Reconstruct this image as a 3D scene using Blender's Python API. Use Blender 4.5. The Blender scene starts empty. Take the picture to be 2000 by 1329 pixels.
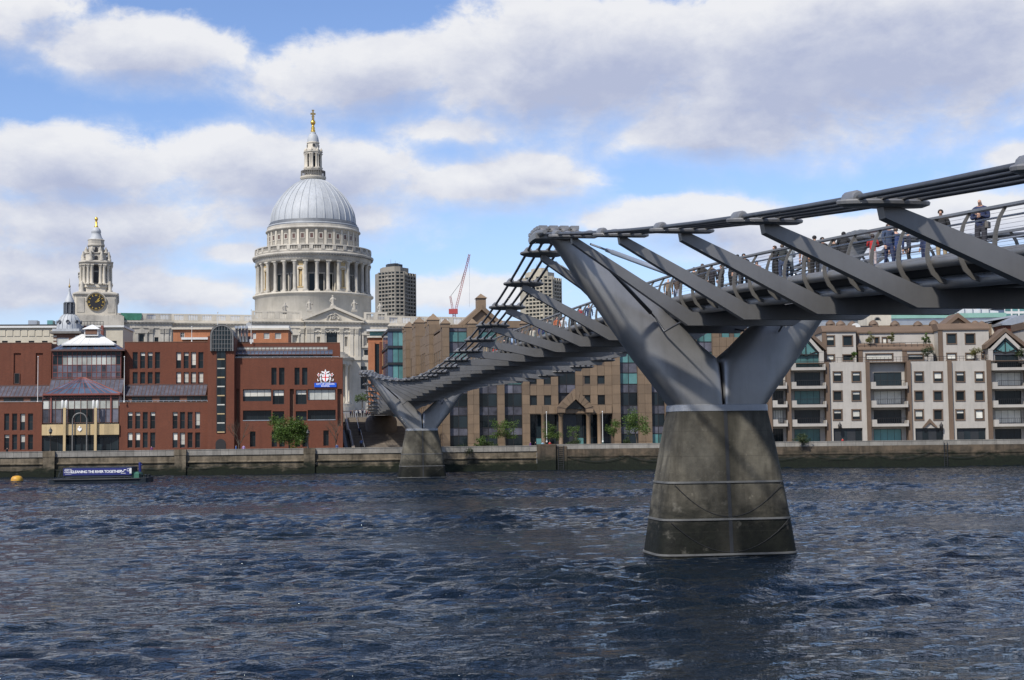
import bpy, bmesh, math, random
import numpy as np
from mathutils import Matrix, Vector

random.seed(7)
scene = bpy.context.scene
COL = scene.collection
R = math.radians

# ------------------------------------------------------------------ camera
H = 5.8                       # eye height above the river, metres
FPX = 2800.0                  # focal length in photo pixels (photo is 2000 x 1329)
PITCH = math.atan((855 - 664.5) / FPX)
ROLL = 0.0115
CAMR = (Matrix.Rotation(math.pi / 2 + PITCH, 3, 'X') @ Matrix.Rotation(-ROLL, 3, 'Z'))
cam_data = bpy.data.cameras.new('camera')
cam_data.sensor_width = 36.0
cam_data.lens = FPX / 2000.0 * 36.0
cam_data.clip_start = 0.5
cam_data.clip_end = 20000.0
cam = bpy.data.objects.new('camera', cam_data)
COL.objects.link(cam)
cam.matrix_world = Matrix.Translation((0, 0, H)) @ CAMR.to_4x4()
scene.camera = cam

def ray(px, py):
    return CAMR @ Vector(((px - 1000) / FPX, -(py - 664.5) / FPX, -1.0))

def at(px, py, Y):
    d = ray(px, py)
    k = Y / d.y
    return Vector((d.x * k, Y, H + d.z * k))

# ------------------------------------------------------------------ sky and sun
SUN_EL, SUN_AZ = 47.0, -146.0     # azimuth measured from the view axis, clockwise; behind the camera to the left
sd = Vector((math.sin(R(SUN_AZ)) * math.cos(R(SUN_EL)), math.cos(R(SUN_AZ)) * math.cos(R(SUN_EL)), math.sin(R(SUN_EL))))
sun_data = bpy.data.lights.new('sun', 'SUN')
sun_data.energy = 4.5
sun_data.angle = R(2.5)
sun_data.color = (1.0, 0.95, 0.87)
sun = bpy.data.objects.new('sun', sun_data)
COL.objects.link(sun)
sun.rotation_euler = (-sd).to_track_quat('-Z', 'Y').to_euler()
sun.location = (0, -50, 200)

world = bpy.data.worlds.new('World')
scene.world = world
world.use_nodes = True
scene.view_settings.view_transform = 'Standard'
scene.view_settings.look = 'None'
scene.view_settings.exposure = 0.22
scene.view_settings.gamma = 1.0
scene.view_settings.use_curve_mapping = False
scene.cycles.max_bounces = 6
scene.cycles.diffuse_bounces = 2
scene.cycles.glossy_bounces = 3
scene.cycles.transmission_bounces = 3
scene.cycles.transparent_max_bounces = 6

class NT:
    """small helper that writes node graphs"""
    def __init__(self, tree):
        self.t = tree
        self.n = tree.nodes
        self.l = tree.links
    def new(self, kind, **kw):
        nd = self.n.new(kind)
        for k, v in kw.items():
            setattr(nd, k, v)
        return nd
    def put(self, sock, v):
        if v is None:
            return
        if hasattr(v, 'is_linked') or hasattr(v, 'links'):
            self.l.new(v, sock)
        else:
            if sock.type == 'RGBA' and len(v) == 3:
                v = (*v, 1)
            sock.default_value = v
    def math(self, op, a, b=None, c=None, clamp=False):
        nd = self.new('ShaderNodeMath', operation=op, use_clamp=clamp)
        for i, v in enumerate((a, b, c)):
            self.put(nd.inputs[i], v)
        return nd.outputs[0]
    def vmath(self, op, a, b=None):
        nd = self.new('ShaderNodeVectorMath', operation=op)
        self.put(nd.inputs[0], a)
        self.put(nd.inputs[1], b)
        return nd.outputs['Value' if op in ('LENGTH', 'DOT_PRODUCT', 'DISTANCE') else 'Vector']
    def noise(self, vec, scale, detail=4, rough=0.55, dist=0.0, lac=2.0):
        nd = self.new('ShaderNodeTexNoise')
        if vec is not None:
            self.l.new(vec, nd.inputs['Vector'])
        nd.inputs['Scale'].default_value = scale
        nd.inputs['Detail'].default_value = detail
        nd.inputs['Roughness'].default_value = rough
        nd.inputs['Distortion'].default_value = dist
        nd.inputs['Lacunarity'].default_value = lac
        return nd.outputs['Fac']
    def mapr(self, v, a, b, c=0.0, d=1.0, smooth=False):
        nd = self.new('ShaderNodeMapRange', interpolation_type='SMOOTHSTEP' if smooth else 'LINEAR')
        self.put(nd.inputs[0], v)
        for i, q in enumerate((a, b, c, d)):
            self.put(nd.inputs[i + 1], q)
        return nd.outputs[0]
    def mix(self, f, a, b, blend='MIX'):
        nd = self.new('ShaderNodeMix', data_type='RGBA', blend_type=blend)
        self.put(nd.inputs[0], f)
        self.put(nd.inputs[6], a)
        self.put(nd.inputs[7], b)
        return nd.outputs[2]
    def scalevec(self, vec, s):
        return self.vmath('MULTIPLY', vec, s)

def azel(px, py):
    d = ray(px, py).normalized()
    return math.degrees(math.atan2(d.x, d.y)), math.degrees(math.asin(d.z))

def cloud_group():
    g = bpy.data.node_groups.new('cloud_field', 'ShaderNodeTree')
    g.interface.new_socket('P', in_out='INPUT', socket_type='NodeSocketVector')
    g.interface.new_socket('Raw', in_out='OUTPUT', socket_type='NodeSocketFloat')
    q = NT(g)
    gi, go = q.new('NodeGroupInput'), q.new('NodeGroupOutput')
    P = gi.outputs[0]
    # the cumulus banks, as (photo x, y, half width, half height, strength)
    banks = [(255, 100, 240, 80, 1.1), (-60, 40, 180, 60, 0.9), (60, 20, 140, 60, 0.7), (700, 150, 230, 95, 1.1), (1150, 130, 420, 150, 1.4),
             (1700, 120, 560, 190, 1.5), (1350, 260, 330, 55, 0.8), (120, 330, 330, 95, 1.1), (560, 340, 330, 92, 1.15),
             (960, 360, 230, 62, 0.9), (180, 440, 420, 90, 0.9), (560, 420, 330, 70, .8), (60, 520, 300, 70, .7), (880, 250, 160, 40, .7), (450, 492, 120, 30, 0.9), (70, 560, 330, 55, 0.7),
             (330, 570, 260, 50, 0.6), (1300, 425, 240, 48, 1.0), (1560, 470, 330, 70, 0.8), (880, 575, 220, 42, 0.7), (1985, 300, 90, 38, 0.8), (1900, 440, 260, 75, 0.7), (1050, 315, 100, 30, .6)]
    cur = None
    for (x, y, w, h, st) in banks:
        a, e = azel(x, y)
        k = math.degrees(1 / FPX)
        v = q.vmath('SUBTRACT', P, (a, e, 0))
        v = q.vmath('MULTIPLY', v, (1 / (w * k), 1 / (h * k), 0))
        ln = q.vmath('LENGTH', v)
        d = q.math('MULTIPLY_ADD', ln, -st, st)
        cur = d if cur is None else q.math('SMOOTH_MAX', cur, d, 0.25)
    banks_f = q.math('MAXIMUM', cur, -0.9)
    # everywhere else the same broken cumulus goes on
    gen = q.noise(q.vmath('MULTIPLY', P, (0.055, 0.12, 1)), 1.0, 2, 0.5)
    gen = q.mapr(gen, 0.40, 0.66, -0.9, 0.8)
    sx = q.new('ShaderNodeSeparateXYZ')
    q.l.new(P, sx.inputs[0])
    ax = q.mapr(q.math('ABSOLUTE', sx.outputs[0]), 20, 27, 1, 0, True)
    ay = q.mapr(sx.outputs[1], 17, 22, 1, 0, True)
    wgt = q.math('MULTIPLY', ax, ay)
    base = q.math('ADD', q.math('MULTIPLY', banks_f, wgt), q.math('MULTIPLY', gen, q.math('SUBTRACT', 1.0, wgt)))
    n1 = q.noise(q.vmath('MULTIPLY', P, (0.16, 0.27, 1)), 1.0, 9, 0.56, 0.3)
    n2 = q.noise(q.vmath('MULTIPLY', P, (0.8, 1.15, 1)), 1.0, 9, 0.66, 0.3)
    n = q.math('ADD', q.math('MULTIPLY_ADD', n1, 1.7, -0.85), q.math('MULTIPLY_ADD', n2, 0.55, -0.275))
    q.l.new(q.math('ADD', base, n), go.inputs[0])
    return g

wn = NT(world.node_tree)
for nd in list(wn.n):
    wn.n.remove(nd)
sky = wn.new('ShaderNodeTexSky', sky_type='NISHITA', sun_disc=False)
sky.sun_elevation = R(SUN_EL)
sky.sun_rotation = R(SUN_AZ)
sky.altitude = 0
sky.air_density = 1.0
sky.dust_density = 0.25
sky.ozone_density = 3.0
tc = wn.new('ShaderNodeTexCoord')
sep = wn.new('ShaderNodeSeparateXYZ')
wn.l.new(tc.outputs['Generated'], sep.inputs[0])
az = wn.math('MULTIPLY', wn.math('ARCTAN2', sep.outputs[0], sep.outputs[1]), 180 / math.pi)
el = wn.math('MULTIPLY', wn.math('ARCSINE', sep.outputs[2]), 180 / math.pi)
cmb = wn.new('ShaderNodeCombineXYZ')
wn.l.new(az, cmb.inputs[0])
wn.l.new(el, cmb.inputs[1])
CG = cloud_group()
def cloud_at(vec):
    nd = wn.new('ShaderNodeGroup')
    nd.node_tree = CG
    wn.l.new(vec, nd.inputs[0])
    return nd.outputs[0]
raw = cloud_at(cmb.outputs[0])
raw_up = cloud_at(wn.vmath('ADD', cmb.outputs[0], (-0.35, 0.9, 0)))
grad = wn.math('SUBTRACT', raw, raw_up)
soft = wn.mapr(grad, -0.45, 0.35, 0.9, 0.26)      # crisp billowing tops, diffuse undersides
dens = wn.mapr(raw, wn.math('MULTIPLY', soft, -0.4), soft, 0, 1, True)
thick = wn.mapr(raw_up, -0.15, 1.15, 0, 1, True)
shade_n = wn.noise(wn.vmath('MULTIPLY', cmb.outputs[0], (0.34, 0.62, 1)), 1.0, 9, 0.62)
thick = wn.math('ADD', thick, wn.math('MULTIPLY_ADD', shade_n, 0.9, -0.45), clamp=True)
cloud_col = wn.mix(thick, (8.8, 8.85, 9.1), (4.7, 5.15, 6.8))
skycol = wn.mix(1.0, sky.outputs[0], (1.38, 1.40, 1.62), 'MULTIPLY')
haze_f = wn.mapr(el, 0, 9, 0.6, 0, True)
skycol = wn.mix(haze_f, skycol, (5.2, 6.2, 8.7))
dens = wn.math('MULTIPLY', dens, 0.96)
col = wn.mix(dens, skycol, cloud_col)
bgn = wn.new('ShaderNodeBackground')
wn.l.new(col, bgn.inputs[0])
bgn.inputs[1].default_value = 0.085
wout = wn.new('ShaderNodeOutputWorld')
wn.l.new(bgn.outputs[0], wout.inputs[0])

# ------------------------------------------------------------------ mesh and object helpers
class MB:
    """collects vertices and faces for ONE mesh"""
    def __init__(self):
        self.v, self.f, self.m, self.s = [], [], [], []
    def add(self, vs, fs, mi=0, smooth=False, mat=None):
        o = len(self.v)
        if mat is not None:
            vs = [mat @ Vector(p) for p in vs]
        self.v.extend([tuple(p) for p in vs])
        for f in fs:
            self.f.append(tuple(i + o for i in f))
            self.m.append(mi)
            self.s.append(smooth)
        return self
    def box(self, x0, x1, y0, y1, z0, z1, mi=0, mat=None):
        vs = [(x0, y0, z0), (x1, y0, z0), (x1, y1, z0), (x0, y1, z0), (x0, y0, z1), (x1, y0, z1), (x1, y1, z1), (x0, y1, z1)]
        fs = [(0, 3, 2, 1), (4, 5, 6, 7), (0, 1, 5, 4), (1, 2, 6, 5), (2, 3, 7, 6), (3, 0, 4, 7)]
        return self.add(vs, fs, mi, False, mat)
    def taper(self, x0, x1, y0, y1, z0, z1, k, mi=0, ky=None, mat=None):
        ky = k if ky is None else ky
        cx, cy = (x0 + x1) / 2, (y0 + y1) / 2
        a, b = (x1 - x0) / 2 * k, (y1 - y0) / 2 * ky
        vs = [(x0, y0, z0), (x1, y0, z0), (x1, y1, z0), (x0, y1, z0), (cx - a, cy - b, z1), (cx + a, cy - b, z1), (cx + a, cy + b, z1), (cx - a, cy + b, z1)]
        fs = [(0, 3, 2, 1), (4, 5, 6, 7), (0, 1, 5, 4), (1, 2, 6, 5), (2, 3, 7, 6), (3, 0, 4, 7)]
        return self.add(vs, fs, mi, False, mat)
    def rings(self, rings, mi=0, smooth=True, cap=True, closed=True):
        n = len(rings[0])
        vs = [p for r in rings for p in r]
        fs = []
        for i in range(len(rings) - 1):
            for j in range(n if closed else n - 1):
                k = (j + 1) % n
                fs.append((i * n + j, i * n + k, (i + 1) * n + k, (i + 1) * n + j))
        self.add(vs, fs, mi, smooth)
        if cap and closed:
            self.add(list(rings[0]), [tuple(reversed(range(n)))], mi, False)
            self.add(list(rings[-1]), [tuple(range(n))], mi, False)
        return self
    def lathe(self, prof, n=16, c=(0, 0, 0), mi=0, smooth=True, a0=0.0):
        """prof: list of (radius, z)"""
        rg = []
        for (r, z) in prof:
            rg.append([(c[0] + r * math.cos(a0 + 2 * math.pi * j / n), c[1] + r * math.sin(a0 + 2 * math.pi * j / n), c[2] + z) for j in range(n)])
        return self.rings(rg, mi, smooth)
    def tube(self, pts, r, n=8, mi=0, smooth=True):
        pts = [Vector(p) for p in pts]
        rg = []
        up0 = Vector((0, 0, 1))
        for i, p in enumerate(pts):
            t = (pts[min(i + 1, len(pts) - 1)] - pts[max(i - 1, 0)]).normalized()
            up = up0 if abs(t.z) < 0.95 else Vector((0, 1, 0))
            a = t.cross(up).normalized()
            b = a.cross(t).normalized()
            rr = r[i] if isinstance(r, (list, tuple)) else r
            rg.append([p + a * (rr * math.cos(2 * math.pi * j / n)) + b * (rr * math.sin(2 * math.pi * j / n)) for j in range(n)])
        return self.rings(rg, mi, smooth)
    def prism(self, poly, y0, y1, mi=0, axis='y'):
        """poly: (x, z) outline, extruded along y (or outline (x, y) along z)"""
        n = len(poly)
        if axis == 'y':
            vs = [(x, y0, z) for x, z in poly] + [(x, y1, z) for x, z in poly]
        elif axis == 'z':
            vs = [(x, y, y0) for x, y in poly] + [(x, y, y1) for x, y in poly]
        else:
            vs = [(y0, x, z) for x, z in poly] + [(y1, x, z) for x, z in poly]
        fs = [tuple(range(n)), tuple(reversed(range(n, 2 * n)))]
        fs += [(i, i + n, (i + 1) % n + n, (i + 1) % n) for i in range(n)]
        return self.add(vs, fs, mi)
    def arch(self, cx, z0, r, ri, y0, y1, n=12, mi=0, legs=0.0):
        """round arch ring, springing at z0"""
        out = [(cx - r, z0 - legs)] if legs else []
        out += [(cx - r * math.cos(math.pi * i / n), z0 + r * math.sin(math.pi * i / n)) for i in range(n + 1)]
        out += [(cx + r, z0 - legs)] if legs else []
        inn = [(cx - ri, z0 - legs)] if legs else []
        inn += [(cx - ri * math.cos(math.pi * i / n), z0 + ri * math.sin(math.pi * i / n)) for i in range(n + 1)]
        inn += [(cx + ri, z0 - legs)] if legs else []
        for i in range(len(out) - 1):
            self.prism([out[i], out[i + 1], inn[i + 1], inn[i]], y0, y1, mi)
        return self
    def panel_holes(self, x0, x1, z0, z1, y, holes, depth, mi=0, mj=None):
        """a wall face in the plane y with rectangular openings and their reveals"""
        holes = [h for h in holes if h[1] > h[0] and h[3] > h[2]]
        xs = sorted(set([x0, x1] + [min(max(v, x0), x1) for h in holes for v in h[:2]]))
        zs = sorted(set([z0, z1] + [min(max(v, z0), z1) for h in holes for v in h[2:]]))
        for k in range(len(zs) - 1):
            zc = (zs[k] + zs[k + 1]) / 2
            run = None
            for i in range(len(xs) - 1):
                xc = (xs[i] + xs[i + 1]) / 2
                inside = any(h[0] < xc < h[1] and h[2] < zc < h[3] for h in holes)
                if not inside:
                    run = (run[0], xs[i + 1]) if run else (xs[i], xs[i + 1])
                if (inside or i == len(xs) - 2) and run:
                    self.add([(run[0], y, zs[k]), (run[1], y, zs[k]), (run[1], y, zs[k + 1]), (run[0], y, zs[k + 1])], [(0, 1, 2, 3)], mi)
                    run = None
        mj = mi if mj is None else mj
        for (a, b, c, d) in holes:
            e = y + depth
            self.add([(a, y, c), (a, y, d), (a, e, d), (a, e, c)], [(0, 1, 2, 3)], mj)
            self.add([(b, y, c), (b, e, c), (b, e, d), (b, y, d)], [(0, 1, 2, 3)], mj)
            self.add([(a, y, c), (a, e, c), (b, e, c), (b, y, c)], [(0, 1, 2, 3)], mj)
            self.add([(a, y, d), (b, y, d), (b, e, d), (a, e, d)], [(0, 1, 2, 3)], mj)
            self.add([(a, e, c), (b, e, c), (b, e, d), (a, e, d)], [(0, 1, 2, 3)], mj)
        return self
    def block_holes(self, x0, x1, y0, y1, z0, z1, holes, depth=0.3, mi=0, mj=None):
        self.panel_holes(x0, x1, z0, z1, y0, holes, depth, mi, mj)
        vs = [(x0, y0, z0), (x1, y0, z0), (x1, y1, z0), (x0, y1, z0), (x0, y0, z1), (x1, y0, z1), (x1, y1, z1), (x0, y1, z1)]
        return self.add(vs, [(4, 5, 6, 7), (1, 2, 6, 5), (2, 3, 7, 6), (3, 0, 4, 7), (0, 3, 2, 1)], mi)
    def mesh(self, name, mats):
        me = bpy.data.meshes.new(name)
        me.from_pydata(self.v, [], self.f)
        for mt in (mats if isinstance(mats, (list, tuple)) else [mats]):
            me.materials.append(mt)
        me.polygons.foreach_set('material_index', self.m)
        me.polygons.foreach_set('use_smooth', self.s)
        me.update()
        return me
    def build(self, name, mats, parent=None, loc=None, rz=0.0):
        return place(name, self.mesh(name, mats), parent, loc, rz)

def place(name, me, parent=None, loc=None, rz=0.0, scale=None):
    o = bpy.data.objects.new(name, me)
    COL.objects.link(o)
    if parent is not None:
        o.parent = parent
    if loc is not None:
        o.location = loc
    if rz:
        o.rotation_euler = (0, 0, rz)
    if scale is not None:
        o.scale = scale
    return o

def tag(o, label, cat, group=None):
    o['label'] = label
    o['category'] = cat
    if group:
        o['group'] = group
    return o

def thing(name, label, cat, loc=(0, 0, 0), rz=0.0, group=None):
    o = bpy.data.objects.new(name, None)
    o.empty_display_size = 0.5
    COL.objects.link(o)
    o.location = loc
    o.rotation_euler = (0, 0, rz)
    return tag(o, label, cat, group)

def struct(o):
    o['kind'] = 'structure'
    return o

_cache = {}
def cached(key, fn):
    if key not in _cache:
        _cache[key] = fn()
    return _cache[key]

def text_mesh(name, body, size, mat, depth=0.01, bold=0.0, align='CENTER', spacing=1.0):
    cu = bpy.data.curves.new(name + '_curve', 'FONT')
    cu.body = body
    cu.size = size
    cu.extrude = depth
    cu.offset = bold
    cu.align_x = align
    cu.align_y = 'CENTER'
    cu.space_character = spacing
    cu.resolution_u = 3
    tmp = bpy.data.objects.new(name + '_tmp', cu)
    COL.objects.link(tmp)
    bpy.context.view_layer.update()
    dg = bpy.context.evaluated_depsgraph_get()
    me = bpy.data.meshes.new_from_object(tmp.evaluated_get(dg))
    bpy.data.objects.remove(tmp)
    bpy.data.curves.remove(cu)
    me.transform(Matrix.Rotation(math.pi / 2, 4, 'X'))
    me.materials.clear()
    me.materials.append(mat)
    me.name = name
    return me

# ------------------------------------------------------------------ materials
def material(name, base, rough=0.7, metal=0.0, var=0.0, vscale=0.6, stretch=(1, 1, 1), bump=0.0, bscale=6.0, rnd=0.0, spec=0.5, alt=None, streak=0.0, coat=0.0):
    """one procedural surface: base colour with noise wear, optional second tone, rain streaks, per-piece variation and fine relief"""
    m = bpy.data.materials.new(name)
    m.use_nodes = True
    q = NT(m.node_tree)
    bs = q.n['Principled BSDF']
    bs.inputs['Roughness'].default_value = rough
    bs.inputs['Metallic'].default_value = metal
    bs.inputs['Specular IOR Level'].default_value = spec
    bs.inputs['Coat Weight'].default_value = coat
    geo = q.new('ShaderNodeNewGeometry')
    pos = q.vmath('MULTIPLY', geo.outputs['Position'], stretch)
    col = None
    if var or alt:
        n = q.noise(pos, vscale, 6, 0.62)
        f = q.mapr(n, 0.34, 0.66, 0, 1)
        dark = tuple(c * (1 - var) for c in base) if alt is None else alt
        col = q.mix(f, dark, base)
    else:
        rgb = q.new('ShaderNodeRGB')
        rgb.outputs[0].default_value = (*base, 1)
        col = rgb.outputs[0]
    if streak:
        n = q.noise(q.vmath('MULTIPLY', geo.outputs['Position'], (1.7, 1.7, 0.12)), 1.0, 5, 0.6)
        col = q.mix(q.mapr(n, 0.5, 0.75, 0, streak), col, tuple(c * 0.35 for c in base))
    if rnd:
        oi = q.new('ShaderNodeObjectInfo')
        v = q.mapr(oi.outputs['Random'], 0, 1, 1 - rnd, 1 + rnd)
        hs = q.new('ShaderNodeHueSaturation')
        q.l.new(v, hs.inputs['Value'])
        q.l.new(col, hs.inputs['Color'])
        col = hs.outputs[0]
    q.l.new(col, bs.inputs['Base Color'])
    if bump:
        b = q.new('ShaderNodeBump')
        b.inputs['Strength'].default_value = bump
        b.inputs['Distance'].default_value = 0.05
        q.l.new(q.noise(geo.outputs['Position'], bscale, 4, 0.6), b.inputs['Height'])
        q.l.new(b.outputs[0], bs.inputs['Normal'])
    return m

def tide_material(name, base, alt, wet, z0, z1, stripe=False, rough=0.85):
    """stone or concrete that carries a dark wet weed line from the tide, black drip stains and board marks"""
    m = bpy.data.materials.new(name)
    m.use_nodes = True
    q = NT(m.node_tree)
    bs = q.n['Principled BSDF']
    geo = q.new('ShaderNodeNewGeometry')
    P = geo.outputs['Position']
    n = q.noise(P, 0.5, 7, 0.65)
    col = q.mix(q.mapr(n, 0.35, 0.65), alt, base)
    n2 = q.noise(q.vmath('MULTIPLY', P, (1.3, 1.3, 0.13)), 1.0, 6, 0.62)
    col = q.mix(q.mapr(n2, 0.48, 0.72, 0, 0.75), col, tuple(c * 0.28 for c in alt))
    n3 = q.noise(P, 2.6, 5, 0.7)
    col = q.mix(q.mapr(n3, 0.62, 0.72, 0, 0.5), col, tuple(min(1, c * 1.55) for c in base))
    sp = q.new('ShaderNodeSeparateXYZ')
    q.l.new(P, sp.inputs[0])
    nz = q.noise(q.vmath('MULTIPLY', P, (0.5, 0.5, 1.2)), 1.0, 6, 0.65)
    zz = q.math('ADD', sp.outputs[2], q.math('MULTIPLY_ADD', nz, 4.4, -2.2))
    f = q.mapr(zz, z0, z1, 1, 0, True)
    col = q.mix(f, col, q.mix(q.mapr(n3, 0.4, 0.6), wet, tuple(c * 0.5 for c in wet)))
    if stripe:      # run-off stain spreading from the drain channel, and faint lift joints of the formwork
        tc = q.new('ShaderNodeTexCoord')
        so = q.new('ShaderNodeSeparateXYZ')
        q.l.new(tc.outputs['Object'], so.inputs[0])
        ax = q.math('ADD', q.math('ABSOLUTE', so.outputs[0]), q.math('MULTIPLY_ADD', n2, 1.6, -0.8))
        col = q.mix(q.mapr(ax, 0.05, 0.85, 0.85, 0, True), col, (0.022, 0.021, 0.016))
        nt = q.noise(q.vmath('MULTIPLY', P, (2.2, 2.2, 0.25)), 1.0, 5, 0.6)
        topz = q.math('ADD', so.outputs[2], q.math('MULTIPLY_ADD', nt, 3.0, -1.5))
        col = q.mix(q.mapr(topz, 5.9, 7.3, 0, 0.6, True), col, (0.03, 0.028, 0.022))
        jn = q.math('PINGPONG', so.outputs[2], 0.6)
        col = q.mix(q.mapr(jn, 0.0, 0.025, 0.35, 0), col, (0.03, 0.028, 0.022))
        pale = q.noise(P, 1.1, 5, 0.65)
        col = q.mix(q.mapr(pale, 0.62, 0.72, 0, 0.28), col, (0.24, 0.225, 0.19))
    q.l.new(col, bs.inputs['Base Color'])
    q.l.new(q.mapr(f, 0, 1, rough, 0.7), bs.inputs['Roughness'])
    bs.inputs['Specular IOR Level'].default_value = 0.25
    b = q.new('ShaderNodeBump')
    b.inputs['Strength'].default_value = 0.5
    b.inputs['Distance'].default_value = 0.06
    q.l.new(q.noise(P, 3.5, 6, 0.65), b.inputs['Height'])
    q.l.new(b.outputs[0], bs.inputs['Normal'])
    return m

def brick_material(name, c1, c2, mortar, scale=1.0):
    m = bpy.data.materials.new(name)
    m.use_nodes = True
    q = NT(m.node_tree)
    bs = q.n['Principled BSDF']
    bs.inputs['Roughness'].default_value = 0.85
    tc = q.new('ShaderNodeTexCoord')
    sp = q.new('ShaderNodeSeparateXYZ')
    q.l.new(tc.outputs['Object'], sp.inputs[0])
    cb = q.new('ShaderNodeCombineXYZ')
    q.l.new(q.math('ADD', sp.outputs[0], sp.outputs[1]), cb.inputs[0])
    q.l.new(sp.outputs[2], cb.inputs[1])
    br = q.new('ShaderNodeTexBrick')
    q.l.new(cb.outputs[0], br.inputs['Vector'])
    br.inputs['Color1'].default_value = (*c1, 1)
    br.inputs['Color2'].default_value = (*c2, 1)
    br.inputs['Mortar'].default_value = (*mortar, 1)
    br.inputs['Scale'].default_value = scale
    br.inputs['Brick Width'].default_value = 0.225
    br.inputs['Row Height'].default_value = 0.075
    br.inputs['Mortar Size'].default_value = 0.008
    br.inputs['Bias'].default_value = 0.0
    n = q.noise(tc.outputs['Object'], 0.25, 6, 0.65)
    col = q.mix(q.mapr(n, 0.3, 0.7, 0, 0.65), br.outputs[0], tuple(c * 0.55 for c in c1))
    st = q.noise(q.vmath('MULTIPLY', tc.outputs['Object'], (1.1, 1.1, 0.1)), 1.0, 5, 0.6)
    col = q.mix(q.mapr(st, 0.52, 0.75, 0, 0.5), col, tuple(c * 0.4 for c in c1))
    q.l.new(col, bs.inputs['Base Color'])
    return m

def glass_material(name, tint=(0.012, 0.018, 0.022), rough=0.04, var=0.6, scale=0.35):
    """window glass over a dim room: near-black body, clear reflection, slightly uneven"""
    m = bpy.data.materials.new(name)
    m.use_nodes = True
    q = NT(m.node_tree)
    bs = q.n['Principled BSDF']
    bs.inputs['Roughness'].default_value = rough
    bs.inputs['IOR'].default_value = 1.28
    geo = q.new('ShaderNodeNewGeometry')
    oi = q.new('ShaderNodeObjectInfo')
    n = q.noise(geo.outputs['Position'], scale, 3, 0.6)
    f = q.math('ADD', q.math('MULTIPLY', n, 0.8), q.math('MULTIPLY', oi.outputs['Random'], 0.6))
    q.l.new(q.mix(q.mapr(f, 0.3, 1.1), tuple(c * (1 - var) for c in tint), tuple(c * (1 + var) for c in tint)), bs.inputs['Base Color'])
    b = q.new('ShaderNodeBump')
    b.inputs['Strength'].default_value = 0.04
    q.l.new(q.noise(geo.outputs['Position'], 1.2, 2, 0.5), b.inputs['Height'])
    q.l.new(b.outputs[0], bs.inputs['Normal'])
    return m

M = {}
M['steel'] = material('bridge_steel', (0.30, 0.295, 0.29), 0.42, 0.65, 0.18, 0.5, bump=0.03, bscale=2.5, streak=0.25)
M['arm'] = material('arm_steel', (0.205, 0.202, 0.20), 0.45, 0.55, 0.16, 0.7, bump=0.03, bscale=2.5, streak=0.2)
M['steel_pale'] = material('damper_steel', (0.34, 0.38, 0.45), 0.35, 0.5, 0.1, 1.0)
M['cable'] = material('cable_steel', (0.10, 0.105, 0.115), 0.45, 0.5, 0.3, 2.0)
M['rib'] = material('rail_post_steel', (0.15, 0.142, 0.13), 0.5, 0.4, 0.15, 2.0)
M['wire'] = material('rail_wire', (0.22, 0.22, 0.23), 0.45, 0.5)
M['deck'] = material('deck_aluminium', (0.16, 0.165, 0.17), 0.5, 0.5, 0.2, 1.0)
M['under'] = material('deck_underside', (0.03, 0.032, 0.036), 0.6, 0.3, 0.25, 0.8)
M['pier'] = tide_material('pier_concrete', (0.145, 0.133, 0.105), (0.056, 0.051, 0.040), (0.007, 0.008, 0.005), 1.2, 3.3, True)
M['collar'] = material('collar_steel', (0.34, 0.35, 0.37), 0.45, 0.5, 0.2, 1.5, streak=0.3)
M['band'] = material('fender_band', (0.17, 0.17, 0.165), 0.6, 0.3, 0.3, 1.5)
M['stone'] = material('portland_stone', (0.56, 0.51, 0.425), 0.85, 0, 0, 0.16, alt=(0.41, 0.375, 0.31), bump=0.2, bscale=2.0, streak=0.25)
M['stone_grey'] = material('weathered_portland_stone', (0.475, 0.44, 0.375), 0.85, 0, 0, 0.2, alt=(0.29, 0.27, 0.235), bump=0.2, bscale=2.0, streak=0.45)
M['stone_dark'] = material('soot_shade_stone', (0.20, 0.19, 0.175), 0.9, 0, 0.35, 0.3, streak=0.4)  # on the inner drum this dark tone stands in for shade
M['stone_warm'] = material('ochre_niche_stone', (0.46, 0.34, 0.17), 0.85, 0, 0.25, 0.5)
M['lead'] = material('dome_lead', (0.40, 0.42, 0.44), 0.6, 0.0, 0.2, 0.25, (1, 1, 0.25), streak=0.35)
M['lead_dark'] = material('dark_lead', (0.12, 0.13, 0.145), 0.55, 0.2, 0.25, 0.5)
M['gold'] = material('gilding', (0.75, 0.47, 0.10), 0.32, 0.9, 0.2, 1.0)
M['gold_dim'] = material('weathered_gilding', (0.42, 0.30, 0.12), 0.45, 0.7, 0.4, 1.5)
M['brick'] = brick_material('red_brick', (0.165, 0.045, 0.020), (0.112, 0.030, 0.014), (0.09, 0.042, 0.026))
M['brick_orange'] = brick_material('orange_brick', (0.42, 0.15, 0.06), (0.36, 0.12, 0.05), (0.36, 0.22, 0.14))
M['brick_yellow'] = brick_material('yellow_brick', (0.45, 0.27, 0.10), (0.38, 0.23, 0.09), (0.35, 0.26, 0.16))
M['brick_brown'] = brick_material('brown_brick', (0.19, 0.09, 0.055), (0.14, 0.065, 0.04), (0.18, 0.13, 0.1))
M['glass'] = glass_material('window_glass')
M['glass_blue'] = glass_material('blue_roof_glass', (0.06, 0.085, 0.13), 0.12)
M['glass_teal'] = glass_material('teal_glass', (0.075, 0.17, 0.17), 0.08)
M['glass_grey'] = glass_material('grey_spandrel_glass', (0.085, 0.085, 0.105), 0.18, 0.7, 0.9)
M['glass_pale'] = glass_material('pale_blind_glass', (0.36, 0.37, 0.34), 0.25, 0.4, 0.8)
M['blind'] = material('window_blind', (0.55, 0.54, 0.48), 0.8, 0, 0.2, 0.9, rnd=0.25)
M['frame'] = material('dark_window_frame', (0.022, 0.02, 0.02), 0.5, 0.2)
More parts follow.
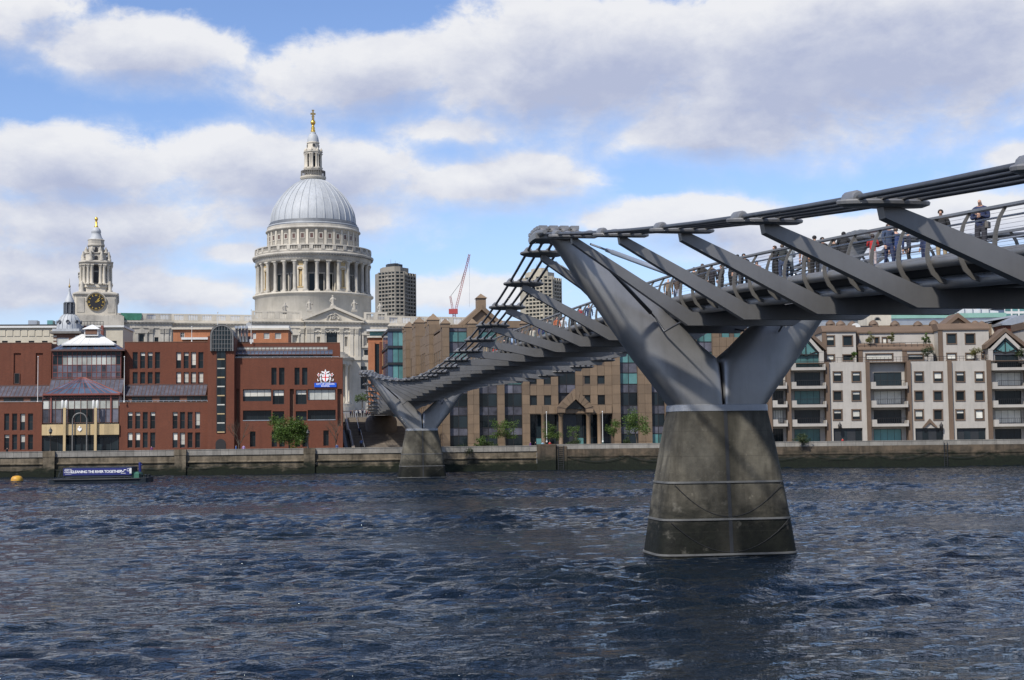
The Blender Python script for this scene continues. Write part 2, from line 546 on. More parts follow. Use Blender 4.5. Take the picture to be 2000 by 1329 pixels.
M['frame_red'] = material('red_oxide_frame', (0.20, 0.06, 0.045), 0.55, 0.1, 0.2, 1.0)
M['frame_brown'] = material('brown_eaves', (0.11, 0.06, 0.05), 0.55, 0.2, 0.2, 0.8)
M['white'] = material('white_paint', (0.6, 0.6, 0.58), 0.6, 0, 0.12, 0.7)
M['cream'] = material('cream_stone', (0.50, 0.455, 0.36), 0.8, 0, 0.15, 0.4, streak=0.12)
M['tan'] = material('tan_stone_band', (0.46, 0.35, 0.19), 0.8, 0, 0.18, 0.6, streak=0.15)
M['metal'] = material('galvanised_metal', (0.45, 0.46, 0.47), 0.35, 0.7, 0.2, 0.8)
M['metal_dark'] = material('dark_metal', (0.035, 0.038, 0.042), 0.5, 0.4, 0.2, 0.8)
M['office'] = material('brown_granite_panel', (0.18, 0.125, 0.078), 0.6, 0, 0.18, 0.5, rnd=0.16, streak=0.2)
M['office_dark'] = material('panel_joint_backing', (0.10, 0.07, 0.05), 0.8)
M['apt'] = material('white_stone_cladding', (0.37, 0.345, 0.31), 0.75, 0, 0.13, 0.5, rnd=0.06, streak=0.22)
M['apt_trim'] = material('brown_stone_trim', (0.125, 0.083, 0.055), 0.7, 0, 0.18, 0.6, rnd=0.12)
M['wall_top'] = material('parapet_stone', (0.25, 0.235, 0.21), 0.85, 0, 0.3, 0.7, rnd=0.14, streak=0.4)
M['wall'] = tide_material('river_wall_stone', (0.19, 0.155, 0.11), (0.075, 0.062, 0.044), (0.008, 0.012, 0.005), 0.9, 2.5)
M['wall_old'] = tide_material('old_river_wall_stone', (0.12, 0.09, 0.062), (0.05, 0.042, 0.032), (0.007, 0.011, 0.005), 1.3, 3.4)
M['paving'] = material('promenade_paving', (0.25, 0.235, 0.21), 0.85, 0, 0.25, 0.4)
M['ground'] = material('city_ground', (0.13, 0.125, 0.12), 0.9, 0, 0.3, 0.05)
M['step'] = material('step_stone', (0.19, 0.16, 0.13), 0.85, 0, 0.3, 0.6, rnd=0.1)
M['concrete'] = material('tower_concrete', (0.25, 0.23, 0.195), 0.9, 0, 0.25, 0.08, streak=0.2)
M['concrete_pale'] = material('pale_tower_concrete', (0.38, 0.345, 0.275), 0.9, 0, 0.2, 0.08)
M['crane'] = material('crane_red', (0.36, 0.05, 0.05), 0.55, 0.1, 0.2, 0.3)
M['barge_blue'] = material('banner_blue', (0.010, 0.016, 0.13), 0.5, 0, 0.15, 0.8)
M['sign_blue'] = material('sign_blue', (0.01, 0.09, 0.55), 0.45)
M['sign_white'] = material('sign_white', (0.80, 0.80, 0.80), 0.5)
M['sign_red'] = material('sign_red', (0.62, 0.02, 0.02), 0.5)
M['sign_grey'] = material('sign_dark_grey', (0.10, 0.10, 0.11), 0.5)
M['hull'] = material('barge_hull', (0.03, 0.04, 0.05), 0.6, 0.2, 0.4, 0.9)
M['green_paint'] = material('green_paint', (0.03, 0.12, 0.08), 0.55, 0, 0.2, 1.0)
M['netting'] = material('green_netting', (0.04, 0.17, 0.115), 0.9, 0, 0.3, 0.8)
M['buoy'] = material('buoy_yellow', (0.62, 0.36, 0.03), 0.55, 0, 0, 0.8, alt=(0.28, 0.10, 0.02))
M['bark'] = material('tree_bark', (0.075, 0.058, 0.042), 0.9, 0, 0.35, 3.0)
M['copper'] = material('green_copper', (0.22, 0.40, 0.34), 0.7, 0, 0.2, 0.3)
def leaf_material(name, c1, c2):
    m = bpy.data.materials.new(name)
    m.use_nodes = True
    q = NT(m.node_tree)
    bs = q.n['Principled BSDF']
    bs.inputs['Roughness'].default_value = 0.6
    geo = q.new('ShaderNodeNewGeometry')
    n = q.noise(geo.outputs['Position'], 0.9, 3, 0.6)
    f = q.math('ADD', q.math('MULTIPLY', n, 0.6), q.math('MULTIPLY', geo.outputs['Random Per Island'], 0.6))
    col = q.mix(q.mapr(f, 0.25, 0.95), c1, c2)
    q.l.new(col, bs.inputs['Base Color'])
    tr = q.new('ShaderNodeBsdfTranslucent')
    q.l.new(col, tr.inputs[0])
    ms = q.new('ShaderNodeMixShader')
    ms.inputs[0].default_value = 0.3
    q.l.new(bs.outputs[0], ms.inputs[1])
    q.l.new(tr.outputs[0], ms.inputs[2])
    q.l.new(ms.outputs[0], q.n['Material Output'].inputs[0])
    return m
M['leaf'] = leaf_material('spring_leaves', (0.032, 0.068, 0.010), (0.10, 0.165, 0.027))
M['leaf_dark'] = leaf_material('dark_ivy_leaves', (0.018, 0.035, 0.010), (0.05, 0.075, 0.02))
M['leaf_dry'] = leaf_material('olive_leaves', (0.08, 0.085, 0.02), (0.17, 0.16, 0.045))
# ------------------------------------------------------------------ river
WY0, WY1, WY2 = 243.0, 252.0, 246.0      # river wall depth at the left edge, by the bridge, at the right edge
def wall_pt(px):
    """plan point of the river wall seen under photo column px"""
    t = (px - 1000) / FPX
    k = (WY1 - WY0) / ((at(822, 900, WY1).x) - (at(0, 900, WY0).x))
    k2 = (WY2 - WY1) / ((at(2000, 900, WY2).x) - (at(822, 900, WY1).x))
    xb = at(822, 900, WY1).x
    kk = k if px < 822 else k2
    # X = t*Y ; Y = WY1 + kk*(X-xb)
    Y = (WY1 - kk * xb) / (1 - kk * t)
    return Vector((t * Y, Y, 0))

def water_material():
    m = bpy.data.materials.new('river_water')
    m.use_nodes = True
    q = NT(m.node_tree)
    bs = q.n['Principled BSDF']
    bs.inputs['Base Color'].default_value = (0.008, 0.013, 0.020, 1)
    bs.inputs['Roughness'].default_value = 0.03
    bs.inputs['IOR'].default_value = 1.245
    geo = q.new('ShaderNodeNewGeometry')
    P = geo.outputs['Position']
    silt = q.noise(q.vmath('MULTIPLY', P, (0.03, 0.08, 1)), 1.0, 4, 0.6)
    q.l.new(q.mix(q.mapr(silt, 0.4, 0.65), (0.003, 0.008, 0.017), (0.005, 0.009, 0.012)), bs.inputs['Base Color'])
    a = q.noise(q.vmath('MULTIPLY', P, (1.3, 2.3, 1)), 1.0, 3, 0.55)
    b = q.noise(q.vmath('MULTIPLY', P, (4.5, 7.0, 1)), 1.0, 3, 0.55)
    c = q.noise(q.vmath('MULTIPLY', P, (13.0, 18.0, 1)), 1.0, 2, 0.5)
    gust = q.mapr(q.noise(q.vmath('MULTIPLY', P, (0.035, 0.07, 1)), 1.0, 4, 0.65), 0.33, 0.67, 0.45, 1.5)
    hgt = q.math('ADD', q.math('MULTIPLY', a, 0.20), q.math('ADD', q.math('MULTIPLY', b, 0.10), q.math('MULTIPLY', c, 0.024)))
    hgt = q.math('MULTIPLY', hgt, gust)
    bp = q.new('ShaderNodeBump')
    bp.inputs['Strength'].default_value = 1.0
    bp.inputs['Distance'].default_value = 1.0
    q.l.new(hgt, bp.inputs['Height'])
    q.l.new(bp.outputs[0], bs.inputs['Normal'])
    return m

def build_river():
    xs = np.concatenate([np.arange(-900, -110, 30.0), np.arange(-110, 125, 0.36), np.arange(125, 900, 30.0)])
    ys = np.concatenate([np.arange(-80, 20, 10.0), np.arange(20, 90, 0.2), np.arange(90, 262, 0.36)])
    X, Y = np.meshgrid(xs, ys)
    rng = np.random.default_rng(11)
    Z = np.zeros_like(X)
    G = np.zeros_like(X)
    for i in range(10):
        th = rng.uniform(0, 2 * np.pi)
        k = 2 * np.pi / rng.uniform(25, 90)
        G += np.sin(k * (np.cos(th) * X + 1.6 * np.sin(th) * Y) + rng.uniform(0, 6.3))
    G = 0.85 + 0.6 * np.tanh(G / 2.2)
    for i in range(72):
        lam = 0.75 * (3.2 / 0.75) ** rng.uniform(0, 1) if i < 60 else rng.uniform(4, 9)
        th = np.pi / 2 + 0.12 + rng.normal(0, 0.5)
        k = 2 * np.pi / lam
        amp = 0.0062 * lam ** 0.85 if i < 60 else 0.0075 * lam ** 0.6
        ph = k * (np.cos(th) * X + np.sin(th) * Y) + rng.uniform(0, 6.3)
        warp = 0.9 * np.sin(0.13 * X + rng.uniform(0, 6.3)) + 0.9 * np.sin(0.17 * Y + 0.05 * X + rng.uniform(0, 6.3))
        s = np.sin(ph + warp)
        Z += amp * (s + 0.28 * np.cos(2 * (ph + warp)))
    Z *= G
    edge = np.clip((np.minimum(X + 110, 125 - X)) / 6.0, 0, 1) * np.clip((Y - 20) / 4.0, 0, 1)
    Z = Z * edge
    ny, nx = X.shape
    me = bpy.data.meshes.new('river')
    co = np.stack([X, Y, Z], -1).reshape(-1, 3).astype(np.float32)
    idx = np.arange(nx * ny, dtype=np.int32).reshape(ny, nx)
    q4 = np.stack([idx[:-1, :-1], idx[:-1, 1:], idx[1:, 1:], idx[1:, :-1]], -1).reshape(-1, 4)
    nf = len(q4)
    me.vertices.add(len(co))
    me.vertices.foreach_set('co', co.ravel())
    me.loops.add(nf * 4)
    me.loops.foreach_set('vertex_index', q4.ravel())
    me.polygons.add(nf)
    me.polygons.foreach_set('loop_start', np.arange(0, nf * 4, 4, dtype=np.int32))
    me.polygons.foreach_set('use_smooth', np.ones(nf, dtype=bool))
    me.update()
    me.validate()
    me.materials.append(water_material())
    struct(place('river', me))
build_river()

# ------------------------------------------------------------------ north bank ground
PZ = 3.35            # promenade level
def build_ground():
    cols = []
    for px in (-1600, -700, 0, 822, 2000, 2700, 3800):
        w = wall_pt(px)
        cols.append(w)
    prof = [(0.6, PZ), (28, PZ), (34, PZ + 0.6), (75, 9.5), (120, 12.5), (250, 15.5), (700, 16.0), (6000, 16.0)]
    mb = MB()
    rows = []
    for (d, z) in prof:
        rows.append([(c.x * (1 + d / 260.0), c.y + d, z) for c in cols])
    vs = [p for r in rows for p in r]
    n = len(cols)
    fs = [(i * n + j, i * n + j + 1, (i + 1) * n + j + 1, (i + 1) * n + j) for i in range(len(rows) - 1) for j in range(n - 1)]
    mb.add(vs, fs, 0)
    struct(mb.build('ground', M['ground']))
    pv = MB()
    for j in range(n - 1):
        a, b = cols[j], cols[j + 1]
        pv.add([(a.x, a.y + 0.3, PZ + 0.004), (b.x, b.y + 0.3, PZ + 0.004), (b.x * 1.06, b.y + 16, PZ + 0.004), (a.x * 1.06, a.y + 16, PZ + 0.004)], [(0, 1, 2, 3)])
    struct(pv.build('promenade', M['paving']))
build_ground()
# ------------------------------------------------------------------ footbridge
BX, BY, BA = 10.07, 71.0, math.atan2(0.164, 0.986)
bridge = thing('footbridge', 'long grey steel suspension footbridge with low cables and two forked river piers', 'bridge', (BX, BY, 0), BA)

def bw(x, s, z):
    """bridge coordinates (east, along, up) to world"""
    return Vector((BX + math.cos(BA) * x - math.sin(BA) * s, BY + math.sin(BA) * x + math.cos(BA) * s, z))

_dk = [(-110, 0.4), (-70, 2.35), (-50, 3.6), (-32, 4.85), (-20, 5.62), (-9, 6.25), (0, 6.62), (26, 7.15), (50, 7.45), (75, 7.55), (100, 7.4), (144, 6.85), (185, 6.35), (230, 5.85)]
def deck_z(s):
    """height of the edge tube above the river (smooth curve through the surveyed points)"""
    xs = [p[0] for p in _dk]
    s = max(min(s, xs[-1] - 0.01), xs[0])
    i = max(j for j in range(len(xs) - 1) if xs[j] <= s)
    def m(k):
        k0, k1 = max(k - 1, 0), min(k + 1, len(xs) - 1)
        return (_dk[k1][1] - _dk[k0][1]) / (xs[k1] - xs[k0])
    h = xs[i + 1] - xs[i]
    t = (s - xs[i]) / h
    a, b, ma, mb_ = _dk[i][1], _dk[i + 1][1], m(i) * h, m(i + 1) * h
    return H + a * (2 * t**3 - 3 * t**2 + 1) + ma * (t**3 - 2 * t**2 + t) + b * (-2 * t**3 + 3 * t**2) + mb_ * (t**3 - t**2)

def cable(s):
    """(lateral distance, height) of the middle of a cable group"""
    if s < 0:
        t = -s
        return 8.1 - 0.0395 * t + 0.0003 * t * t, H + 9.93 - 0.147 * t + 0.00078 * t * t
    if s <= 144:
        d = s - 72
        return 6.12 + 3.85e-4 * d * d, H + 6.39 + 6.87e-4 * d * d
    t = s - 144
    return 8.1 - 0.11 * t + 0.0005 * t * t, H + 9.93 - 0.12 * t + 0.0007 * t * t

S0, S1 = -104.0, 226.0
def span(a, b, st):
    n = max(1, round((b - a) / st))
    return [a + (b - a) * i / n for i in range(n + 1)]

def sweep(name, prof, mat, s0=S0, s1=S1, st=3.0, sx=1, parent=bridge, smooth=False):
    """sweep a closed (x, z) outline along the deck curve"""
    mb = MB()
    mb.rings([[(sx * x, s, deck_z(s) + z) for x, z in (prof if sx > 0 else prof[::-1])] for s in span(s0, s1, st)], 0, smooth)
    return mb.build(name, mat, parent)

def circ(cx, cz, r, n=12):
    return [(cx + r * math.cos(2 * math.pi * i / n), cz + r * math.sin(2 * math.pi * i / n)) for i in range(n)]

sweep('deck', [(-2.12, -0.12), (2.12, -0.12), (2.12, 0.02), (-2.12, 0.02)], M['deck'])
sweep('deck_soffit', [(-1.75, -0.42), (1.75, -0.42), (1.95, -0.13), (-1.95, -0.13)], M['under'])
for sx in (-1, 1):
    sweep('edge_tube', circ(2.32, -0.02, 0.185), M['steel'], sx=sx, smooth=True)
    sweep('lower_tube', circ(1.85, -0.62, 0.20), M['steel'], sx=sx, smooth=True)
    sweep('handrail', [(2.16, 1.22), (2.36, 1.24), (2.36, 1.31), (2.16, 1.31)], M['steel'], sx=sx)
    sweep('hand_bar', circ(2.02, 1.02, 0.03, 6), M['metal'], sx=sx, smooth=True)

# rail posts: curved plates that wrap the edge tube and lean in to the handrail
rp = [(1.93, -0.68), (2.22, -0.60), (2.46, -0.38), (2.60, -0.08), (2.63, 0.22), (2.58, 0.58), (2.46, 0.95), (2.27, 1.25)]
rw = [0.08, 0.09, 0.095, 0.09, 0.08, 0.07, 0.06, 0.05]
def post_mesh():
    mb = MB()
    pin, pout = [], []
    for i, (x, z) in enumerate(rp):
        x0, z0 = rp[max(i - 1, 0)]
        x1, z1 = rp[min(i + 1, len(rp) - 1)]
        l = math.hypot(x1 - x0, z1 - z0)
        nx, nz = (z1 - z0) / l, -(x1 - x0) / l
        pout.append((x + nx * rw[i] * 0.5, z + nz * rw[i] * 0.5))
        pin.append((x - nx * rw[i] * 1.1, z - nz * rw[i] * 1.1))
    for i in range(len(rp) - 1):
        mb.prism([pout[i], pout[i + 1], pin[i + 1], pin[i]], -0.027, 0.027)
    return mb.mesh('rail_post', M['rib'])
pm = post_mesh()
for sx in (-1, 1):
    s = -61.0
    while s < 225:
        place('rail_post', pm, bridge, (0, s, deck_z(s)), 0 if sx > 0 else math.pi)
        s += 2.0
far_posts = MB()
for sx in (-1, 1):
    s = -103.0
    while s < -62:
        for i in range(len(rp) - 1):
            (xa, za), (xb, zb) = rp[i], rp[i + 1]
            far_posts.prism([(sx * (xa + .05), za + deck_z(s)), (sx * (xb + .05), zb + deck_z(s)), (sx * (xb - .1), zb + deck_z(s)), (sx * (xa - .1), za + deck_z(s))], s - .035, s + .035)
        s += 2.0
fp = far_posts.build('rail_posts', M['rib'], bridge)
fp['kind'] = 'stuff'
for sx in (-1, 1):
    for k in range(8):
        z = 0.26 + k * 0.12
        i = max(j for j in range(len(rp)) if rp[j][1] <= z)
        t = (z - rp[i][1]) / (rp[min(i + 1, len(rp) - 1)][1] - rp[i][1])
        x = rp[i][0] * (1 - t) + rp[i + 1][0] * t - 0.03
        sweep('rail_wire', circ(x, z, 0.005, 4), M['wire'], sx=sx, s0=-70, st=6.0)

# transverse arms: one bent box beam under the deck, rising to the cables on both sides
def arm_mesh(s):
    Lc, zc = cable(s)
    zb = deck_z(s) - 1.06 - zc     # beam axis under the deck, relative to cable height
    hb, ha = 0.31, 0.21
    A = (Lc - 0.30, -0.20)
    B = (2.45, zb)
    dx, dz = A[0] - B[0], A[1] - B[1]
    l = math.hypot(dx, dz)
    nx, nz = -dz / l, dx / l
    k = (nx * 0 + (1 + nz)) / 2
    up = [(A[0] + 0.42, A[1] + ha * 0.7), (B[0] + nx * hb * 0.5, zb + hb)]
    lo = [(A[0] + 0.25 - nx * ha, A[1] - nz * ha * 1.5), (B[0] - nx * hb * 0.5 + 0.05, zb - hb)]
    mb = MB()
    hw = 0.19
    right = [lo[1], lo[0], up[0], up[1]]
    mb.prism([(x, z) for x, z in right], -hw, hw)
    mb.prism([(-x, z) for x, z in right][::-1], -hw, hw)
    mb.prism([(-lo[1][0], lo[1][1]), (lo[1][0], lo[1][1]), (up[1][0], up[1][1]), (-up[1][0], up[1][1])], -hw * 0.998, hw * 0.998)
    for sg in (-1, 1):      # small hanger blocks that carry the lower tube
        mb.box(sg * 1.85 - 0.13, sg * 1.85 + 0.13, -0.12, 0.12, zb + hb - 0.02, zb + hb + 0.16)
    return mb.mesh('transverse_arm', M['arm'])

OFF = (-0.78, -0.26, 0.26, 0.78)
def clamp_mesh(slope):
    """elliptical cable clamp: a plate under the four cables with a collar round each"""
    mb = MB()
    n = 28
    def ell(a, b, z):
        return [(a * math.cos(2 * math.pi * i / n), b * math.sin(2 * math.pi * i / n), z + b * math.sin(2 * math.pi * i / n) * slope) for i in range(n)]
    mb.rings([ell(1.0, 0.48, -0.21), ell(1.16, 0.60, -0.15), ell(1.18, 0.62, -0.08), ell(1.14, 0.58, -0.04)], 0, False)
    for o in OFF:
        big = abs(o) > 0.5
        w = 0.185 if big else 0.14
        L = 0.36 if big else 0.36
        pts = [(o, y, y * slope - 0.005) for y in (-L, -L * 0.75, L * 0.75, L)]
        mb.tube(pts, [w * 0.75, w, w, w * 0.75], 12)
    return mb.mesh('cable_clamp', M['steel'])

stations = [s for k in range(12) for s in (-4 - 8 * k,)] + [4 + 8 * k for k in range(18)] + [148 + 8 * k for k in range(9)]
for s in stations:
    Lc, zc = cable(s)
    place('transverse_arm', arm_mesh(s), bridge, (0, s, zc))
    sl = (cable(s + 1)[1] - cable(s - 1)[1]) / 2
    cm = cached(('clamp', round(sl, 3)), lambda: clamp_mesh(sl))
    for sg in (-1, 1):
        place('cable_clamp', cm, bridge, (sg * Lc, s, zc))

for sg in (-1, 1):
    for o in OFF:
        for (a, b) in ((S0, -0.6), (0.6, 143.4), (144.6, 222)):
            mb = MB()
            mb.tube([(sg * (cable(s)[0] + o), s, cable(s)[1]) for s in span(a, b, 4)], 0.072, 8)
            mb.build('suspension_cable', M['cable'], bridge)

# piers: flared concrete base with fender bands, steel collar and two tapering arms
def sup(cx, a, b, z, n=36, p=2.6, tilt=0.0):
    out = []
    for i in range(n):
        t = 2 * math.pi * i / n
        c, s_ = math.cos(t), math.sin(t)
        x = a * abs(c) ** (2 / p) * (1 if c >= 0 else -1)
        y = b * abs(s_) ** (2 / p) * (1 if s_ >= 0 else -1)
        out.append((cx + x, y, z + tilt * x))
    return out

def interp(tab, z):
    for i in range(len(tab) - 1):
        if tab[i][0] <= z <= tab[i + 1][0]:
            t = (z - tab[i][0]) / (tab[i + 1][0] - tab[i][0])
            return [a + (b - a) * t for a, b in zip(tab[i], tab[i + 1])]
    return tab[-1]

def make_pier(s):
    base = MB()
    prof = [(-4.5, 4.2, 2.35), (0.05, 3.54, 1.98), (1.8, 3.28, 1.84), (3.6, 2.99, 1.68), (5.4, 2.67, 1.55), (7.0, 2.33, 1.42)]
    rg = [sup(0, a, b, z, 72, 6.0) for (z, a, b) in prof]
    base.rings(rg, 0, True)
    root = base.build('pier_base', M['pier'], bridge, (0, s, 0))
    groove = MB()
    for sg in (-1, 1):     # the dark drainage channel down each face
        groove.rings([[(x, sg * (b + 0.012), z) for x in (-0.09, 0.09)] + [(x, sg * (b - 0.1), z) for x in (0.09, -0.09)] for (z, a, b) in prof[1:]], 0, False)
    groove.build('drain_channel', M['under'], root)
    for z in (0.12, 1.78, 3.55):
        t = interp(prof, z)
        b_ = MB()
        b_.rings([sup(0, t[1] + d, t[2] + d, z + e, 72, 6.0) for d, e in ((-.05, -.05), (.05, -.045), (.05, .045), (-.05, .05))], 0, False)
        b_.build('fender_band', M['band'], root)
    col = MB()
    col.rings([sup(0, a, b, z, 72, 6.0) for (a, b, z) in ((2.30, 1.38, 6.96), (2.36, 1.44, 6.98), (2.34, 1.42, 7.28), (2.24, 1.33, 7.30))], 0, False)
    col.build('collar', M['collar'], root)
    for sg in (-1, 1):     # slack mooring chains looped across each face
        for zt_, sag_ in ((3.5, 1.6), (1.72, 1.5)):
            t = interp(prof, zt_)
            ch = MB()
            pts = []
            for i in range(19):
                u = -1 + 2 * i / 18
                z = zt_ - sag_ * (1 - u * u)
                q_ = interp(prof, max(z, 0.06))
                pts.append((u * t[1] * .9, sg * (q_[2] * (1 - .9 * max(0, abs(u) - .75) ** 2) + .012), z))
            ch.tube(pts, .014, 5)
            ch.build('slack_chain', M['under'], root)
    # arm outline: height above river, outer edge, inner edge, half thickness along the bridge
    tab = [(7.22, 2.26, 0.03, 1.33), (7.9, 2.78, 0.03, 1.30), (8.6, 3.36, 0.03, 1.24), (9.25, 3.92, 0.04, 1.17), (9.55, 4.18, 0.10, 1.13), (10.2, 4.66, 0.86, 1.04), (11.14, 5.32, 1.82, 0.93), (12.4, 6.22, 3.22, 0.78),
           (13.64, 7.1, 4.85, 0.62), (14.6, 7.72, 6.1, 0.52), (15.3, 8.2, 6.85, 0.47), (15.62, 8.5, 7.1, 0.45)]
    for sg in (-1, 1):
        mb = MB()
        rg = []
        zz = sorted(set([t[0] for t in tab] + [7.22 + (15.62 - 7.22) * i / 18 for i in range(19)]))
        for z in zz:
            _, o, i_, th = interp(tab, z)
            cx, a = (o + i_) / 2, (o - i_) / 2
            k = min(max((z - 7.22) / 2.6, 0), 1)
            r_ = sup(cx, a, th, z, 48, 4.6 - 2.2 * k)
            hard = sup(cx, a, th, z, 48, 14 - 9.5 * k)
            r_ = [h_ if h_[0] < cx else s_ for h_, s_ in zip(hard, r_)]      # crisp inner edge, rounded outer side
            if z < 9.4:    # flat mating face along the seam
                r_ = [(max(x, 0.03), y, q) for x, y, q in r_]
            rg.append([(sg * x, y, q) for x, y, q in (r_ if sg > 0 else r_[::-1])])
        mb.rings(rg, 0, True)
        mb.build('steel_arm', M['steel'], root)
        # head: curved saddle block with four segmented cable troughs
        hd = MB()
        Lc = 8.1
        zt = H + 9.95
        path = []
        for i in range(13):
            y = -1.9 + 3.8 * i / 12
            path.append((y, zt - 0.05 - 0.042 * y * y))
        for o in OFF:
            hd.tube([(sg * (Lc + o), y, z) for y, z in path], [0.11, 0.19] + [0.215] * 9 + [0.19, 0.11], 12)
            for j in range(2, 11, 2):
                y, z = path[j]
                hd.box(sg * (Lc + o) - 0.2, sg * (Lc + o) + 0.2, y - 0.22, y + 0.22, z + 0.12, z + 0.285)
        hd.rings([[(sg * (Lc + x), y, z + e) for x, e in ((-1.05, -0.30), (1.05, -0.30), (1.08, -0.05), (-1.08, -0.05))] for y, z in path[3:10]], 0, False)
        hd.build('cable_saddle', M['steel'], root)
    return root
for s in (0, 144):
    make_pier(s)

# dampers between the arms, the piers and the deck edge
def rod(name, a, b, r, mat, fit=True):
    mb = MB()
    a, b = Vector(a), Vector(b)
    d = b - a
    mb.tube([a, a + d * 0.12, a + d * 0.121, a + d * 0.16, a + d * 0.161, a + d * 0.93, a + d * 0.931, b], [r * .45, r * .45, r * .8, r * .8, r, r, r * .45, r * .45], 10)
    return mb.build(name, mat, bridge)
for s in (0, 144):
    for d in (-1, 1):
        for sg in (-1, 1):
            Lc, zc = cable(s + d * 4)
            e = s + d * 10.5
            rod('damper', (sg * (Lc - 0.75), s + d * 4.25, zc - 0.5), (sg * 2.5, e, deck_z(e) - 0.35), 0.115, M['steel_pale'])
            rod('damper', (sg * (Lc - 0.95), s + d * 3.8, zc - 0.75), (sg * 3.35, s + d * 1.1, H + 5.75), 0.10, M['cable'])
            br = MB()
            br.tube([(sg * 3.35, s + d * 1.15, H + 5.75), (sg * 2.9, s + d * 1.2, H + 5.05), (sg * 2.35, s + d * 3.8, H + 5.55)], 0.05, 6)
            br.build('damper_bracket', M['cable'], bridge)

# north landing: rounded concrete abutment nose under the last cables
ab = MB()
ab.rings([sup(0, a, b, z, 32, 2.6) for (a, b, z) in ((3.2, 3.0, 3.2), (3.2, 3.0, 9.4), (3.0, 2.8, 10.0), (2.6, 2.2, 10.4), (2.2, 1.6, 10.6))], 0, True)
ab.build('abutment', M['step'], bridge, (0, 225.5, 0))
# ------------------------------------------------------------------ frames: local coordinates on a facade
class Frame:
    """an upright frame: local x along the facade, local y into depth, z up from the root"""
    def __init__(self, name, label, cat, px, Y, tan, z=PZ, group=None):
        p = at(px, 800, Y)
        self.a = math.atan(tan)
        self.o = Vector((p.x, Y, z))
        self.root = thing(name, label, cat, self.o, self.a, group)
    def P(self, px, py, dy=0.0):
        d = ray(px, py)
        c = Vector((0, 0, H))
        n = Vector((-math.sin(self.a), math.cos(self.a), 0))
        k = ((self.o - c).dot(n) + dy) / d.dot(n)
        w = c + d * k - self.o
        return (w.x * math.cos(self.a) + w.y * math.sin(self.a), w.z)
    def rect(self, x0, y0, x1, y1, dy=0.0):
        """photo rectangle -> (x0, x1, z0, z1) on the plane local y = dy"""
        xm, ym = (x0 + x1) / 2, (y0 + y1) / 2
        return (self.P(x0, ym, dy)[0], self.P(x1, ym, dy)[0], self.P(xm, y1, dy)[1], self.P(xm, y0, dy)[1])

def window(root, x0, x1, z0, z1, y, nx=1, nz=1, fm='frame', gm='glass', fw=0.08, blind=0.0, proud=0.0, bars=0.045, bm='blind', name='window'):
    """a window part: frame with glazing bars, its pane as sub-part, sometimes a blind; y is the plane of the pane"""
    w, h = round(x1 - x0, 2), round(z1 - z0, 2)
    def fr():
        mb = MB()
        d0, d1 = -0.07 - proud, 0.02
        mb.box(0, fw, d0, d1, 0, h).box(w - fw, w, d0, d1, 0, h)
        mb.box(fw, w - fw, d0, d1, 0, fw).box(fw, w - fw, d0, d1, h - fw, h)
        for i in range(1, nx):
            c = w * i / nx
            mb.box(c - bars / 2, c + bars / 2, d0 + 0.02, d1, fw, h - fw)
        for i in range(1, nz):
            c = h * i / nz
            mb.box(fw, w - fw, d0 + 0.03, d1, c - bars / 2, c + bars / 2)
        return mb.mesh(name, M[fm])
    f = place(name, cached(('win', w, h, nx, nz, fm, fw, proud, bars, name), fr), root, (x0, y, z0))
    place('pane', cached(('pane', w, h, gm), lambda: MB().box(0.01, w - 0.01, -0.02, 0.03, 0.01, h - 0.01).mesh('pane', M[gm])), f)
    if blind > 0:
        b = round(blind, 1)
        place('blind', cached(('blind', w, h, b, bm), lambda: MB().box(fw, w - fw, -0.035, -0.022, h - fw - (h - 2 * fw) * b, h - fw).mesh('blind', M[bm])), f)
    return f

def mark_stuff(o):
    o['kind'] = 'stuff'
    return o

def balustrade(root, x0, x1, y, z0, z1, mat, die=5.0, n=0.55, th=0.5):
    """stone balustrade: plinth, rail, dies and balusters as one run"""
    mb = MB()
    h = z1 - z0
    mb.box(x0, x1, y, y + th, z0, z0 + h * 0.22).box(x0, x1, y - 0.05, y + th + 0.05, z1 - h * 0.16, z1)
    k = max(1, round((x1 - x0) / die))
    for i in range(k + 1):
        c = x0 + (x1 - x0) * i / k
        mb.box(max(x0, c - 0.8), min(x1, c + 0.8), y - 0.03, y + th + 0.03, z0 + h * 0.2, z1 - h * 0.15)
        if i < k:
            a, b = c + 0.8, c + (x1 - x0) / k - 0.8
            m = max(2, round((b - a) / n))
            for j in range(m):
                q = a + (b - a) * (j + 0.5) / m
                mb.taper(q - 0.14, q + 0.14, y + 0.1, y + th - 0.1, z0 + h * 0.22, z1 - h * 0.16, 0.65)
    return mark_stuff(mb.build('balustrade', mat, root))

# ------------------------------------------------------------------ cathedral
CY, GZ = 550.0, 17.0
cf = Frame('cathedral', 'pale stone cathedral with a great lead dome, gilded cross and clock tower', 'cathedral', 612.5, CY, 0.31, GZ)
cath = cf.root
CS = CY / FPX
def cz(py):
    return at(612.5, py, CY).z - GZ
def cr(px):
    return px * CS

def col_mesh(h, r, n=12, mat=None, base=True, key='column'):
    def f():
        mb = MB()
        k = r / 0.68
        mb.box(-r * 1.45, r * 1.45, -r * 1.45, r * 1.45, 0, 0.45 * k)
        mb.lathe([(r * 1.3, 0.45 * k), (r * 1.3, 0.75 * k), (r, 1.0 * k), (r, h * 0.35), (r * 0.86, h - 1.6 * k), (r * 0.9, h - 1.55 * k), (r * 1.0, h - 1.3 * k), (r * 1.3, h - 0.45 * k)], n)
        mb.box(-r * 1.4, r * 1.4, -r * 1.4, r * 1.4, h - 0.45 * k, h)
        return mb.mesh('column', mat or M['stone_grey'])
    return cached((key, round(h, 2), round(r, 2)), f)

